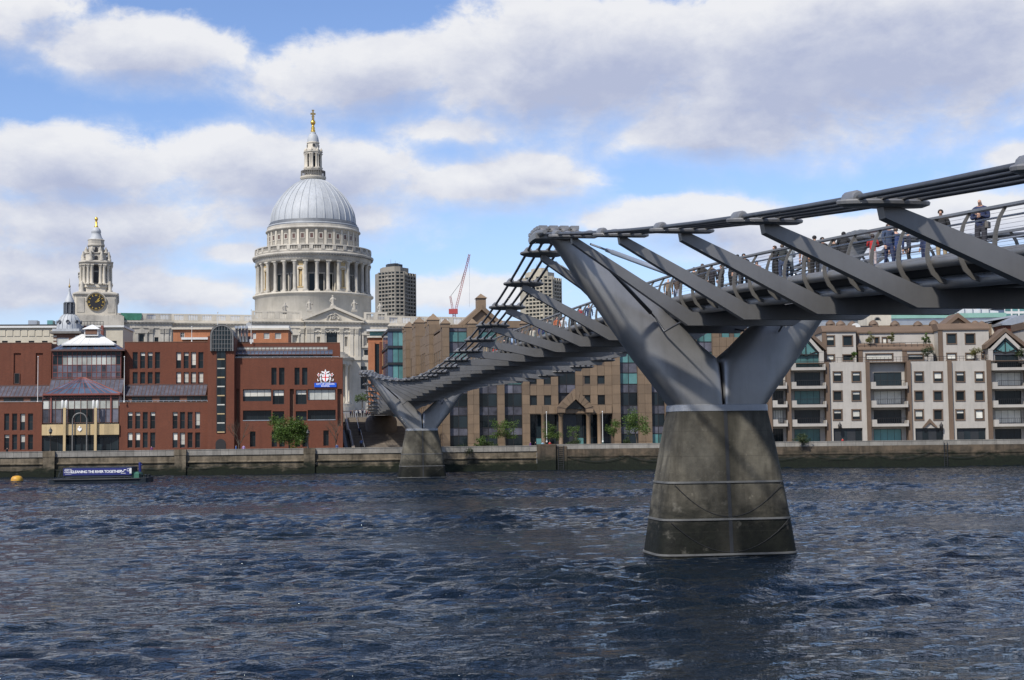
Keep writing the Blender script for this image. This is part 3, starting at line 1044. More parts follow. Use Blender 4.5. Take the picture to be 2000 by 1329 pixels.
def statue(root, x, y, z, h, mat, seed=0):
    """robed stone figure on a pedestal"""
    rn = random.Random(seed)
    mb = MB()
    w = h * 0.17
    mb.box(-w * 1.2, w * 1.2, -w, w, 0, h * 0.18)
    pr = [(1.05, .18), (1.0, .3), (0.8, .5), (0.95, .66), (1.0, .76), (0.45, .83), (0.34, .86), (0.42, .9), (0.42, .96), (0.18, 1.0)]
    mb.rings([[(w * k * math.cos(t * math.pi / 5) + rn.uniform(-.1, .1) * w, w * .8 * k * math.sin(t * math.pi / 5), h * z_) for t in range(10)] for k, z_ in pr])
    mb.tube([(w * .8, -.05, h * .74), (w * 1.5, -w * .6, h * .6), (w * .9, -w * 1.2, h * .66)], [w * .3, w * .25, w * .16], 6)
    mb.tube([(-w * .8, 0, h * .74), (-w * 1.35, -w * .4, h * .55), (-w * 1.2, -w * .9, h * .45)], [w * .3, w * .25, w * .18], 6)
    return mb.build('statue', mat, root, (x, y, z))

def ring_wall(name, prof, mat, n=96, smooth=True):
    mb = MB()
    mb.lathe(prof, n, smooth=smooth)
    return mb.build(name, mat, cath)

# drum base
ring_wall('drum_base', [(cr(113), cz(660)), (cr(113), cz(586)), (cr(115), cz(585)), (cr(117.5), cz(583.5)), (cr(117.5), cz(581)), (cr(114), cz(580))], M['stone'])
# inner drum behind the colonnade
ring_wall('inner_drum', [(cr(88), cz(582)), (cr(88), cz(505))], M['stone_dark'])  # darker stone colour paints in the shade behind the columns
zc0, zc1 = cz(580), cz(521)
RP = cr(108)
for i in range(32):
    a = -math.pi / 2 + R(11.25) * (i + 0.0) + R(5.6)
    place('column', col_mesh(zc1 - zc0, 0.72), cath, (RP * math.cos(a), RP * math.sin(a), zc0), a)
def niche_mesh():
    mb = MB()
    w, h = RP * R(11.25) * 0.84, zc1 - zc0
    mb.panel_holes(-w / 2, w / 2, 0, h, 0, [(-w * .2, w * .2, h * .17, h * .72)], 0.7, 0, 1)
    mb.box(-w / 2, w / 2, 0.71, 4.2, 0, h)
    mb.arch(0, h * .70, w * .30, w * .2, -0.12, 0.1, 8, 1)
    mb.box(-w * .3, w * .3, -.16, 0, h * .12, h * .165, 1).box(-w * .28, w * .28, -.1, 0, h * .84, h * .95, 1)
    mb.box(-w * .12, w * .12, .25, .68, h * .18, h * .55, 1)
    return mb.mesh('niche_bay', [M['stone'], M['stone_warm']])
nm = niche_mesh()
for i in range(8):
    a = -math.pi / 2 + R(11.25) * (2 + 4 * i)
    place('niche_bay', nm, cath, (RP * 0.985 * math.cos(a), RP * 0.985 * math.sin(a), zc0), a + math.pi / 2)
for i in range(32):
    if i % 4 == 2:
        continue
    a = -math.pi / 2 + R(11.25) * i
    wv, hh = 1.9, (zc1 - zc0)
    if math.sin(a) < 0.25:
        e = place('drum_window', cached('drumwin', lambda: MB().box(-1.35, 1.35, -.12, .1, 0, .3).box(-1.35, -.95, -.12, .1, .3, 6.9).box(.95, 1.35, -.12, .1, .3, 6.9).box(-1.5, 1.5, -.25, .1, 6.9, 7.4).mesh('drum_window', M['stone_grey'])), cath,
                  (cr(88.3) * math.cos(a), cr(88.3) * math.sin(a), zc0 + .1), a + math.pi / 2)
        place('pane', cached('drumpane', lambda: MB().box(-.95, .95, -.06, .1, .3, 6.9).mesh('pane', M['glass'])), e)
# entablature and stone gallery
ring_wall('entablature', [(cr(87), cz(522)), (cr(112), cz(522)), (cr(112), cz(516)), (cr(113.5), cz(513)), (cr(114), cz(512)), (cr(118), cz(509)), (cr(118), cz(506.5)), (cr(112), cz(504)), (cr(88), cz(503))], M['stone_grey'])
dent = MB()
for i in range(128):
    a = 2 * math.pi * i / 128
    dent.box(-.28, .28, -.45, 0, 0, .45, mat=Matrix.Rotation(a, 4, 'Z') @ Matrix.Translation((0, -cr(114.3), cz(512))))
mark_stuff(dent.build('dentils', M['stone_dark'], cath))
gal = MB()
zg0, zg1 = cz(504.5), cz(491.5)
gal.lathe([(cr(110), zg0), (cr(113), zg0), (cr(113), zg0 + .8), (cr(110), zg0 + .8)], 96)
gal.lathe([(cr(110), zg1 - .45), (cr(113.3), zg1 - .45), (cr(113.3), zg1), (cr(110), zg1)], 96)
for i in range(32):
    a = 2 * math.pi * i / 32
    gal.box(-.7, .7, -.8, 0.1, zg0 + .7, zg1 - .4, mat=Matrix.Rotation(a, 4, 'Z') @ Matrix.Translation((0, -cr(109.6), 0)))
    for j in range(6):
        b = a + R(11.25) * (j + 1.15) / 7.3
        gal.taper(-.17, .17, -.35, 0, zg0 + .8, zg1 - .45, .6, mat=Matrix.Rotation(b, 4, 'Z') @ Matrix.Translation((0, -cr(110.8), 0)))
mark_stuff(gal.build('gallery_balustrade', M['stone_grey'], cath))
# attic with square windows and pilasters
za0, za1 = cz(505), cz(459)
ring_wall('attic', [(cr(88.5), za0), (cr(88.5), za1), (cr(90.5), za1 + .1), (cr(92.5), cz(457)), (cr(92.5), cz(455.5)), (cr(90), cz(453))], M['stone_grey'])
def attic_mesh():
    mb = MB()
    h = za1 - za0
    mb.box(-.85, .85, -.14, .1, h * .58, h * .62).box(-.85, .85, -.14, .1, h * .80, h * .84).box(-.85, -.55, -.14, .1, h * .62, h * .80).box(.55, .85, -.14, .1, h * .62, h * .80)
    mb.box(-.95, .95, -.09, .1, h * .16, h * .42)
    return mb.mesh('attic_window', M['stone_grey'])
am = attic_mesh()
apm = MB().box(-.55, .55, -.05, .1, (za1 - za0) * .62, (za1 - za0) * .80).mesh('pane', M['frame_brown'])
ppm = MB().box(-.45, .45, -.22, .2, 0, (za1 - za0)).mesh('pilaster', M['stone'])
for i in range(32):
    a = -math.pi / 2 + R(11.25) * i
    e = place('attic_window', am, cath, (cr(88.6) * math.cos(a), cr(88.6) * math.sin(a), za0), a + math.pi / 2)
    place('pane', apm, e)
    a += R(5.625)
    place('pilaster', ppm, cath, (cr(88.6) * math.cos(a), cr(88.6) * math.sin(a), za0), a + math.pi / 2)
ring_wall('dome_plinth', [(cr(90), cz(454)), (cr(89.8), cz(449))], M['stone_grey'])
ring_wall('dome_step', [(cr(89.6), cz(449.2)), (cr(89.4), cz(447)), (cr(87.5), cz(446.5))], M['lead_dark'])
ring_wall('dome_gutter', [(cr(88.6), cz(447)), (cr(88.8), cz(445.4)), (cr(86), cz(445))], M['lead'])
ring_wall('dome_step', [(cr(86.8), cz(445.4)), (cr(86.4), cz(441.5)), (cr(85.2), cz(441)), (cr(84.4), cz(438.6))], M['lead_dark'])
# dome
DP = [(83, 440), (82.6, 431), (80.6, 420), (76.6, 409), (71, 399), (64.5, 389), (56.5, 379.5), (47, 370), (36.5, 361.5), (24, 354), (18, 351)]
def smooth_prof(pr, k=3):
    out = []
    n = len(pr)
    for i in range(n - 1):
        p0, p1, p2, p3 = pr[max(i - 1, 0)], pr[i], pr[i + 1], pr[min(i + 2, n - 1)]
        for j in range(k):
            t = j / k
            out.append(tuple(0.5 * (2 * b + (c - a) * t + (2 * a - 5 * b + 4 * c - d) * t * t + (3 * b - a - 3 * c + d) * t**3) for a, b, c, d in zip(p0, p1, p2, p3)))
    return out + [pr[-1]]
dome_p = [(cr(r), cz(y)) for r, y in smooth_prof(DP)]
ring_wall('dome_shell', dome_p, M['lead'], 128)
def rib_mesh():
    mb = MB()
    rg = []
    for i, (r, z) in enumerate(dome_p[:-3]):
        w = 0.12 + 0.20 * r / dome_p[0][0]
        rg.append([(r - .25, -w, z), (r + .20, -w * .6, z + .05), (r + .20, w * .6, z + .05), (r - .25, w, z)])
    mb.rings(rg, 0, False)
    # curled foot panel at the springing
    return mb.mesh('dome_rib', M['lead'])
rbm = rib_mesh()
for i in range(32):
    place('dome_rib', rbm, cath, (0, 0, 0), R(11.25) * (i + .5))
fbm = MB().arch(0, cz(433) - cz(437), 1.05, .75, -.28, .2, 8).mesh('dome_foot_ornament', M['lead'])
# golden gallery and lantern
def stage(name, prof, mat, n=24, smooth=True):
    mb = MB()
    mb.lathe([(cr(r), cz(y)) for r, y in prof], n, smooth=smooth, a0=math.pi / n)
    return mb.build(name, mat, cath)
stage('lantern_foot', [(21, 358), (21, 353), (24, 352), (25.6, 349), (25.6, 346.5), (22, 346)], M['stone'], 32, False)
rl = MB()
rl.lathe([(cr(23.2), cz(336.2)), (cr(24), cz(336.2)), (cr(24), cz(335.2)), (cr(23.2), cz(335.2))], 32)
for i in range(40):
    a = 2 * math.pi * i / 40
    rl.box(-.1, .1, -.1, .1, cz(346.5), cz(335.5), mat=Matrix.Translation((cr(23.6) * math.cos(a), cr(23.6) * math.sin(a), 0)))
mark_stuff(rl.build('gallery_railing', M['stone_dark'], cath))
stage('lantern_plinth', [(18, 347), (18, 333), (19, 332), (19, 330), (16, 329.5)], M['stone'], 8, False)
stage('lantern_core', [(11.5, 332), (11.5, 299)], M['stone'], 8, False)
lw = MB()
lcm = col_mesh(cz(301.5) - cz(330), .38, 8, M['stone'], key='lcol')
for i in range(8):
    a = -math.pi / 2 + R(45) * i
    for d in (-.13, .13):
        place('column', lcm, cath, (cr(15.5) * math.cos(a + R(22.5) + d), cr(15.5) * math.sin(a + R(22.5) + d), cz(330)), a)
    if i % 2 == 0:
        e = place('lantern_window', cached('lanwin', lambda: MB().box(-.85, -.62, -.2, .2, 0, 4.1).box(.62, .85, -.2, .2, 0, 4.1).box(-.85, .85, -.25, .2, 4.1, 4.4).mesh('lantern_window', M['stone'])), cath,
                  (cr(10.75) * math.cos(a), cr(10.75) * math.sin(a), cz(327)), a + math.pi / 2)
        place('pane', cached('lanpane', lambda: MB().box(-.62, .62, -.08, .15, 0, 4.1).mesh('pane', M['glass'])), e)
stage('lantern_cornice', [(17.5, 302), (18, 300.5), (19.6, 299), (19.6, 297.5), (15, 297), (14.5, 293.5), (12, 293)], M['stone_grey'], 8, False)
for i in range(8):
    a = R(45) * i + R(22.5)
    u = MB()
    u.lathe([(.35, 0), (.5, .4), (.25, .9), (.1, 1.3)], 8)
    u.build('urn', M['stone'], cath, (cr(16.5) * math.cos(a), cr(16.5) * math.sin(a), cz(297)))
stage('lantern_upper_stage', [(11.8, 294), (11.2, 282), (12.6, 281), (12.6, 279), (11.4, 278.5)], M['stone'], 12, False)
for i in range(4):
    a = -math.pi / 2 + R(90) * i
    oc = MB()
    oc.rings([[(r_ * math.cos(t * math.pi / 8), y_, r_ * math.sin(t * math.pi / 8)) for t in range(16)] for r_, y_ in ((.62, .2), (.62, -.15), (.42, -.15), (.42, .1))], 0, False, cap=False)
    e = oc.build('round_window', M['stone_dark'], cath, (cr(11.4) * math.cos(a), cr(11.4) * math.sin(a), cz(286)), a + math.pi / 2)
    pn = MB()
    pn.rings([[(.42 * math.cos(t * math.pi / 8), y_, .42 * math.sin(t * math.pi / 8)) for t in range(16)] for y_ in (.1, -.08)], 0, False)
    pn.build('pane', M['glass'], e)
stage('lantern_cap', [(11.4, 279), (11.2, 274), (10, 268.5), (8, 264), (5.6, 261.5), (6, 260.8), (6, 259.6), (4.5, 259)], M['lead'], 24)
stage('gilt_finial', [(4.2, 259.5), (4.6, 256), (3.2, 253), (4.0, 250.5), (2.4, 247.5), (3.0, 246), (1.6, 244.5)], M['gold'], 16)
stage('gilt_ball', [(.8, 245.5), (3.6, 244), (5.0, 241), (5.0, 239), (3.6, 236), (1.4, 234.8)], M['gold'], 16)
cx_ = MB()
cx_.taper(-.45, .45, -.35, .35, cz(235.5), cz(215), .55)
cx_.box(-cr(3.6), cr(3.6), -.22, .22, cz(223.6), cz(221.8))
for sx in (-1, 1):
    cx_.box(sx * cr(3.4) - .3, sx * cr(3.4) + .3, -.26, .26, cz(224.4), cz(221.2))
cx_.box(-.5, .5, -.26, .26, cz(216.5), cz(215)).box(-.55, .55, -.3, .3, cz(229), cz(227.5))
cx_.build('cross', M['gold_dim'], cath)

# transept front, nave and choir
def cpt(px, py, dy):
    return cf.P(px, py, dy)
TF = -38.0
tx0, tx1 = cpt(492, 660, TF)[0], cpt(756, 660, TF)[0]
zt_c = cpt(650, 628, TF)[1]          # cornice level of the transept
cxl, cxr = cpt(597, 640, TF)[0], cpt(703, 640, TF)[0]
zlow = cpt(650, 790, TF)[1]
zmid = cpt(650, 697, TF)[1]
tw = [cf.rect(637.5, 646, 659, 690, TF - 1.0)]
nich = [cf.rect(x0, y0, x1, y1, TF - 1) for x0, y0, x1, y1 in ((619, 658, 625.5, 676), (673, 658, 679, 677))]
tb = MB()
zc_ = zt_c - 2.6
tb.block_holes(cxl, cxr, TF - 1, TF + 16, zlow - 4, zc_, tw + nich, 0.9)
tb.build('transept_centre_bay', M['stone'], cath)
sw = [cf.rect(x0, y0, x1, y1, TF) for x0, y0, x1, y1 in ((711, 657, 719, 675), (711, 684, 719, 694), (572, 657, 580, 675), (550, 660, 556, 676), (735, 660, 741, 676))]
MB().block_holes(tx0, cxl, TF, TF + 16, zlow - 4, zc_, [w for w in sw if w[1] < cxl], .7).build('transept_wing', M['stone'], cath)
MB().block_holes(cxr, tx1, TF, TF + 16, zlow - 4, zc_, [w for w in sw if w[0] > cxr], .7).build('transept_wing', M['stone'], cath)
window(cath, *tw[0], TF - .45, 4, 5, 'frame', 'glass', .12, name='transept_window')
for w in sw[1:2]:
    window(cath, *w, TF + .3, 2, 2, 'frame', 'glass', .1, name='transept_window')
for w in sw[:1] + sw[2:3]:
    ped = MB()
    wx = (w[1] - w[0]) * .5
    mxx = (w[0] + w[1]) / 2
    ped.box(mxx - wx * 2.1, mxx - wx * 1.4, -.5, .05, w[2] - .4, w[3] + .4).box(mxx + wx * 1.4, mxx + wx * 2.1, -.5, .05, w[2] - .4, w[3] + .4)
    ped.box(mxx - wx * 2.4, mxx + wx * 2.4, -.6, .05, w[3] + .4, w[3] + 1.0).box(mxx - wx * 2.4, mxx + wx * 2.4, -.55, .05, w[2] - .9, w[2] - .4)
    ped.prism([(mxx - wx * 2.6, w[3] + 1.0), (mxx + wx * 2.6, w[3] + 1.0), (mxx, w[3] + 2.7)], -.6, .05)
    ped.build('aedicule', M['stone'], cath, (0, TF, 0))
def run_cornice(name, x0, x1, y, z, mat, d=1.0, dent=True):
    """projecting cornice with frieze, and small brackets below"""
    mb = MB()
    mb.box(x0 - .2, x1 + .2, y - .25, y + 2, z - 2.6, z - 1.0)
    mb.box(x0 - .5, x1 + .5, y - .6, y + 2, z - 1.0, z - .55)
    mb.box(x0 - d, x1 + d, y - d, y + 2, z - .55, z - .18)
    mb.box(x0 - d * .8, x1 + d * .8, y - d * .85, y + 2, z - .18, z)
    k = max(2, round((x1 - x0) / 1.25))
    for i in range(k):
        c = x0 + (x1 - x0) * (i + .5) / k
        mb.box(c - .22, c + .22, y - d * .85, y - .2, z - .95, z - .56)
    return mb.build(name, mat, cath)
run_cornice('transept_cornice', tx0, tx1, TF - .05, zt_c, M['stone'])
run_cornice('centre_cornice', cxl, cxr, TF - 1.25, zt_c + .06, M['stone'], 1.1)
def capitals(x0, x1, y, z, xs, w, hcap, hshaft, mat):
    for x in xs:
        mb = MB()
        mb.box(x - w / 2, x + w / 2, y - .28, y + .1, z - hshaft, z - hcap)
        mb.taper(x - w * .52, x + w * .52, y - .34, y + .1, z - hcap, z - .35, 1.18, 0, 1.3)
        for i in range(3):
            for j in range(4):
                mb.box(x - w * .5 + w * j / 4 + .03, x - w * .5 + w * (j + 1) / 4 - .05, y - .52 - .05 * i, y - .2, z - hcap + .12 + i * .45, z - hcap + .42 + i * .45)
        mb.box(x - w * .66, x + w * .66, y - .55, y + .1, z - .35, z)
        mb.build('pilaster', mat, cath)
zcap = zc_ + .02
hcap = 1.9
pil = [cpt(p, 660, TF - 1)[0] for p in (602, 609.5, 630.5, 666.5, 686.5, 696.5)]
capitals(0, 0, TF - 1.01, zcap, pil, 1.25, hcap, zcap - zmid, M['stone'])
capitals(0, 0, TF - .01, zcap, [cpt(p, 660, TF)[0] for p in (497, 505, 540, 590, 729, 746, 753)], 1.25, hcap, zcap - zmid, M['stone'])
# festoon band of carved swags between the capitals
sg_ = MB()
rn = random.Random(3)
for a, b, y in ((cpt(612, 640, TF - 1)[0], cpt(629, 640, TF)[0], TF - 1), (cpt(634, 640, TF)[0], cpt(664, 640, TF)[0], TF - 1), (cpt(669, 640, TF)[0], cpt(684, 640, TF)[0], TF - 1),
                (cpt(706, 640, TF)[0], cpt(726, 640, TF)[0], TF), (cpt(545, 640, TF)[0], cpt(588, 640, TF)[0], TF), (cpt(733, 640, TF)[0], cpt(744, 640, TF)[0], TF)):
    k = max(2, round((b - a) / 1.6))
    for i in range(k):
        c0, c1 = a + (b - a) * i / k, a + (b - a) * (i + 1) / k
        sg_.tube([(c0 + (c1 - c0) * t / 6, y - .25, zcap - .7 - .75 * math.sin(math.pi * t / 6)) for t in range(7)], [.12, .2, .26, .3, .26, .2, .12], 6)
        sg_.box(c0 - .12, c0 + .12, y - .35, y, zcap - 1.7, zcap - .5)
mark_stuff(sg_.build('carved_swags', M['stone_grey'], cath))
# lower order: string course, portico with columns and half dome
lw_ = MB()
lw_.box(tx0, cxl, TF - .5, TF + 1, zmid - 1.2, zmid).box(cxr, tx1, TF - .5, TF + 1, zmid - 1.2, zmid).box(cxl, cxr, TF - 1.5, TF + 1, zmid - 1.25, zmid + .05)
lw_.build('string_course', M['stone'], cath)
pcx = cpt(650, 700, TF - 6)[0]
po = MB()
PRr = 7.6
zpo = cpt(672, 712, TF - 6)[1]
def half(r, z0, z1, k=20):
    pts = [(pcx + r * math.cos(math.pi + math.pi * i / k), TF - 1 + r * math.sin(math.pi + math.pi * i / k)) for i in range(k + 1)]
    return pts, z0, z1
ps = MB()
for r, a, b in ((PRr, zpo, zpo + 1.6), (PRr + .5, zpo + 1.6, zpo + 2.1), (PRr + .9, zpo + 2.1, zpo + 2.5), (PRr - .6, zpo + 2.5, zpo + 3.2), (PRr - 1.4, zpo + 3.2, zpo + 3.9), (PRr - 2.4, zpo + 3.9, zpo + 4.5), (PRr + .6, zlow - 1.2, zlow), (PRr + 1.2, zlow - 2.6, zlow - 1.2)):
    pts, z0, z1 = half(r, a, b)
    (ps if b <= zlow + .01 else po).prism(pts, z0, z1, 0, 'z')
po.build('portico_roof', M['stone'], cath)
ps.build('portico_steps', M['stone'], cath)
for i in range(6):
    a = math.pi + math.pi * (i + .5) / 6
    place('column', col_mesh(zpo - zlow, .62, 12, M['stone'], key='pcol'), cath, (pcx + (PRr - .7) * math.cos(a), TF - 1 + (PRr - .7) * math.sin(a), zlow))
dr = cf.rect(700, 716, 716, 760, TF)
window(cath, dr[0], dr[1], dr[2], dr[3], TF - .06, 2, 4, 'frame', 'glass', .15, name='portico_side_window')
# pediment with relief and statues
za_ = cpt(650, 598, TF - 1)[1]
pd = MB()
pcm = (cxl + cxr) / 2
pd.prism([(cxl - .6, zt_c + .1), (cxr + .6, zt_c + .1), (pcm, za_ - .9)], TF - 1.0, TF + 6)
for sgn in (-1, 1):
    e0 = (pcm + sgn * (cxr - cxl) / 2 + sgn * 1.2, zt_c + .1)
    pd.prism([(pcm, za_ - .9), e0, (e0[0] + sgn * .3, e0[1] + .75), (pcm, za_)][::sgn], TF - 2.1, TF + 6)
pd.build('pediment', M['stone'], cath)
rel = MB()
zr = zt_c + .5
rel.arch(pcm, zr, 2.6, 2.2, TF - 1.35, TF - .98, 12)
for i in range(26):
    a, r_ = rn.uniform(0, math.pi), rn.uniform(.1, 2.1)
    rel.lathe([(.16, -.1), (.38, .1), (.3, .35), (.1, .5)], 6, (pcm + r_ * math.cos(a), TF - 1.2, zr + .9 * r_ * math.sin(a)))
rel.build('pediment_relief', M['stone_grey'], cath)
for k, (px, py, h) in enumerate(((556, 612, 4.0), (604, 608, 4.4), (650, 600, 4.6), (692, 608, 4.4), (742, 612, 4.0))):
    x, z = cpt(px, py, TF + 1)
    statue(cath, x, TF + 1, z - .3, h, M['stone_grey'], k)
zp0, zp1 = zt_c, cpt(650, 609.5, TF)[1]
for a, b in ((tx0, cxl - 1.5), (cxr + 1.5, tx1)):
    balustrade(cath, a, b, TF - .3, zp0, zp1, M['stone'])
bk = MB()
bk.box(tx0, tx1, TF + .4, -10, zp0 - 3, zp0 + .2).box(tx0 + 1, tx1 - 1, TF + 16, 16, zlow, zp0 - .1)
bk.build('transept_roof', M['lead'], cath)

def body(name, px0, px1, dy, ycor, ytop, dy2=16, feats=()):
    x0, x1 = cpt(px0, 640, dy)[0], cpt(px1, 640, dy)[0]
    zc = cpt((px0 + px1) / 2, ycor, dy)[1]
    zt = cpt((px0 + px1) / 2, ytop, dy)[1]
    mb = MB()
    mb.block_holes(x0, x1, dy, dy2, -2, zc - 2.6, [f for f in feats], .8)
    mb.box(x0, x1, dy + .8, dy2, zc - 2.6, zc + .1)
    mb.build(name, M['stone_grey'] if px1 < 500 else M['stone'], cath)
    run_cornice(name + '_cornice', x0, x1, dy - .05, zc, M['stone_grey'] if px1 < 500 else M['stone'])
    balustrade(cath, x0, x1, dy - .2, zc, zt, M['stone_grey'] if px1 < 500 else M['stone'])
    return x0, x1, zc
nf = [cf.rect(301.5, 659, 309.5, 675, -24), cf.rect(272, 653, 281, 676, -24)]
x0, x1, zc = body('nave_west_bay', 228, 335, -24, 627, 612.5, 16, nf)
capitals(0, 0, -24.01, zc - 2.55, [cpt(p, 650, -24)[0] for p in (253, 295, 316, 326)], 1.3, 1.9, 20, M['stone_grey'])
for k_ in range(2):
    window(cath, *nf[k_], -23.6, 2, 3, 'frame', 'glass', .12, name='nave_window')
mxx = (nf[1][0] + nf[1][1]) / 2
ad = MB()
ad.box(mxx - 1.9, mxx - 1.2, -.6, .05, nf[1][2] - 1, nf[1][3] + .3).box(mxx + 1.2, mxx + 1.9, -.6, .05, nf[1][2] - 1, nf[1][3] + .3).box(mxx - 2.2, mxx + 2.2, -.7, .05, nf[1][3] + .3, nf[1][3] + .8)
ad.prism([(mxx - 2.4, nf[1][3] + .8), (mxx + 2.4, nf[1][3] + .8), (mxx, nf[1][3] + 2.3)], -.7, .05)
ad.build('aedicule', M['stone_grey'], cath, (0, -24, 0))
x0, x1, zc = body('nave', 335, 500, -19, 630, 614.5)
capitals(0, 0, -19.01, zc - 2.55, [cpt(p, 650, -19)[0] for p in (345, 365, 400, 420, 455, 475)], 1.3, 1.9, 20, M['stone_grey'])
x0, x1, zc = body('choir', 756, 930, -19, 636, 619, 16)
capitals(0, 0, -19.01, zc - 2.55, [cpt(p, 650, -19)[0] for p in (762, 772, 792, 802, 830, 840)], 1.3, 1.9, 20, M['stone'])
rf = MB()
rx0, rx1 = cpt(230, 640, -10)[0], cpt(930, 640, -10)[0]
zrf = cpt(830, 617.5, -8)[1]
rf.prism([(-12, zc - 1), (12, zc - 1), (2, zrf), (-2, zrf)], rx0, rx1, 0, 'x')
rf.build('lead_roof', M['lead'], cath)
net = MB()
a, b = cpt(236, 620, -24.7)[0], cpt(277, 620, -24.7)[0]
z0, z1 = cpt(256, 625.5, -24.7)[1], cpt(256, 611.8, -24.7)[1]
n_ = 14
net.rings([[(a + (b - a) * i / n_ + (.8 if i == 0 else 0) * 0, -24.62 + .1 * math.sin(i * 2.1 + j), z0 + (z1 - z0) * j / 4 + (1.0 * (1 - j / 4) if i in (0, n_) else 0)) for i in range(n_ + 1)] for j in range(5)], 0, True, closed=False)
tag(net.build('scaffold_netting', M['netting'], None), 'green debris netting draped on the cathedral parapet beside the clock tower', 'netting')
bpy.data.objects['scaffold_netting'].matrix_world = Matrix.Translation(cf.o) @ Matrix.Rotation(cf.a, 4, 'Z')

# west towers
TD = -17.0
t_x, _ = cpt(186.8, 590, TD)
tf_front = 7.25
def ty(py):
    return cf.P(186.8, py, TD - 5)[1]
def make_tower(dx, dy, clock=True):
    k = 5.32
    X0, Y0 = t_x + dx, TD + dy
    def tw_(name, mb, mat):
        return mb.build(name, mat, cath, (X0, Y0, 0))
    def sq(prof, name, mat, chamf=.28):
        mb = MB()
        rg = []
        for (hw, py) in prof:
            w, c, z = hw / k, hw / k * (1 - chamf), ty(py)
            rg.append([(w, -c, z), (w, c, z), (c, w, z), (-c, w, z), (-w, c, z), (-w, -c, z), (-c, -w, z), (c, -w, z)])
        mb.rings(rg, 0, False)
        return tw_(name, mb, mat)
    sq([(40, 700), (40, 618), (39, 617), (38, 580)], 'tower_base', M['stone'], .06)
    sq([(38.4, 581), (39, 579), (41, 576.5), (41, 574), (37, 572.5), (34, 571)], 'tower_cornice', M['stone_grey'], .06)
    hood = MB()
    zc = ty(591.5)
    for i in range(4):
        hd = MB()
        hd.arch(0, zc + .2, 18.6 / k, 16.6 / k, -.8, .4, 14)
        hd.box(-34 / k, -21 / k, -.22, .3, ty(612), ty(583)).box(21 / k, 34 / k, -.22, .3, ty(612), ty(583))
        o = tw_('clock_hood', hd, M['stone_grey'])
        o.location = (X0 + 38.3 / k * math.sin(R(90) * i), Y0 - 38.3 / k * math.cos(R(90) * i), 0)
        o.rotation_euler = (0, 0, R(90) * i)
    sq([(26, 573), (25.5, 563), (27.5, 561.5), (27.5, 559), (27, 556)], 'tower_drum', M['stone'], .35)
    sq([(19.5, 557), (19.5, 515)], 'belfry_core', M['stone_grey'], .35)
    cm = col_mesh(ty(516.5) - ty(556), .55, 10, M['stone'], key='tcol')
    for i in range(4):
        for (u, v) in ((-14.5, -27), (-8, -27), (8, -27), (14.5, -27), (-21, -22), (21, -22)):
            a = R(90) * i
            place('column', cm, cath, (X0 + (u * math.cos(a) - v * math.sin(a)) / k, Y0 + (u * math.sin(a) + v * math.cos(a)) / k, ty(556)), a)
        o = MB()
        o.box(-3.6 / k, 3.6 / k, -.1, .2, ty(552), ty(531)).box(-3.6 / k, 3.6 / k, -.1, .2, ty(528), ty(519))
        ob = tw_('belfry_opening', o, M['frame'])
        ob.location = (X0 + 19.6 / k * math.sin(a), Y0 - 19.6 / k * math.cos(a), 0)
        ob.rotation_euler = (0, 0, a)
    sq([(29, 517), (29.5, 514.5), (31.5, 512.5), (31.5, 510.5), (27, 509.5), (24, 508)], 'belfry_cornice', M['stone_grey'], .38)
    sq([(19.5, 510), (19, 495), (20.6, 494), (20.6, 492.5), (15, 491.5)], 'arcade_tier', M['stone_grey'], .4)
    sq([(14, 492.5), (13.6, 479.5), (15.6, 478), (15.6, 475.5), (14.4, 474.5), (14.6, 467), (15.4, 466.5), (13.5, 465)], 'upper_tier', M['stone_grey'], .4)
    def opening(hw, w, y0, y1):
        for i in range(8):
            a = R(45) * i
            o = MB()
            o.box(-w / k, w / k, -.12, .2, ty(y0), ty(y1)).arch(0, ty(y1), w / k, 0.01, -.12, .2, 8)
            ob = tw_('arched_opening', o, M['frame'])
            hh = hw / k * (1.0 if i % 2 == 0 else .99)
            ob.location = (X0 + hh * math.sin(a), Y0 - hh * math.cos(a), 0)
            ob.rotation_euler = (0, 0, a)
    opening(19.2, 2.9, 508.5, 501.5)
    opening(13.9, 2.7, 491, 483.5)
    for i in range(8):
        a = R(45) * i + R(22.5)
        for (rr, py, h) in ((25.5, 509, 3.6), (19.5, 493, 2.3)):
            u = MB()
            u.lathe([(.8, 0), (.8, .25 * h), (.5, .3 * h), (.75, .5 * h), (.35, .75 * h), (.15, h)], 8)
            ob = tw_('urn', u, M['stone_grey'])
            ob.location = (X0 + rr / k * math.cos(a), Y0 + rr / k * math.sin(a), ty(py))
        if i % 2 == 0:
            a = R(45) * (i + 1)
            u = MB()
            u.lathe([(.9, 0), (.9, 1.0), (.55, 1.2), (.85, 2.4), (.4, 3.2), (.5, 3.7), (.1, 4.4)], 8)
            ob = tw_('corner_finial', u, M['stone_grey'])
            ob.location = (X0 + 30 * 1.2 / k * math.cos(a), Y0 + 30 * 1.2 / k * math.sin(a), ty(573))
    rf_ = MB()
    rf_.lathe([(r_ / k, ty(y)) for r_, y in ((13.5, 465.5), (13.2, 464), (10.5, 460), (9, 455), (8.4, 451.5), (9.2, 450.5), (8.6, 447), (6.6, 443), (3.5, 440.5))], 16)
    tw_('tower_cap', rf_, M['lead'])
    g = MB()
    g.lathe([(r_ / k, ty(y)) for r_, y in ((3.6, 441), (3.8, 438.5), (2.2, 436.5), (2.4, 430), (1.4, 428), (2.8, 426.5), (3.2, 424), (2.4, 421.5), (.8, 420))], 12)
    tw_('gilt_pineapple', g, M['gold'])
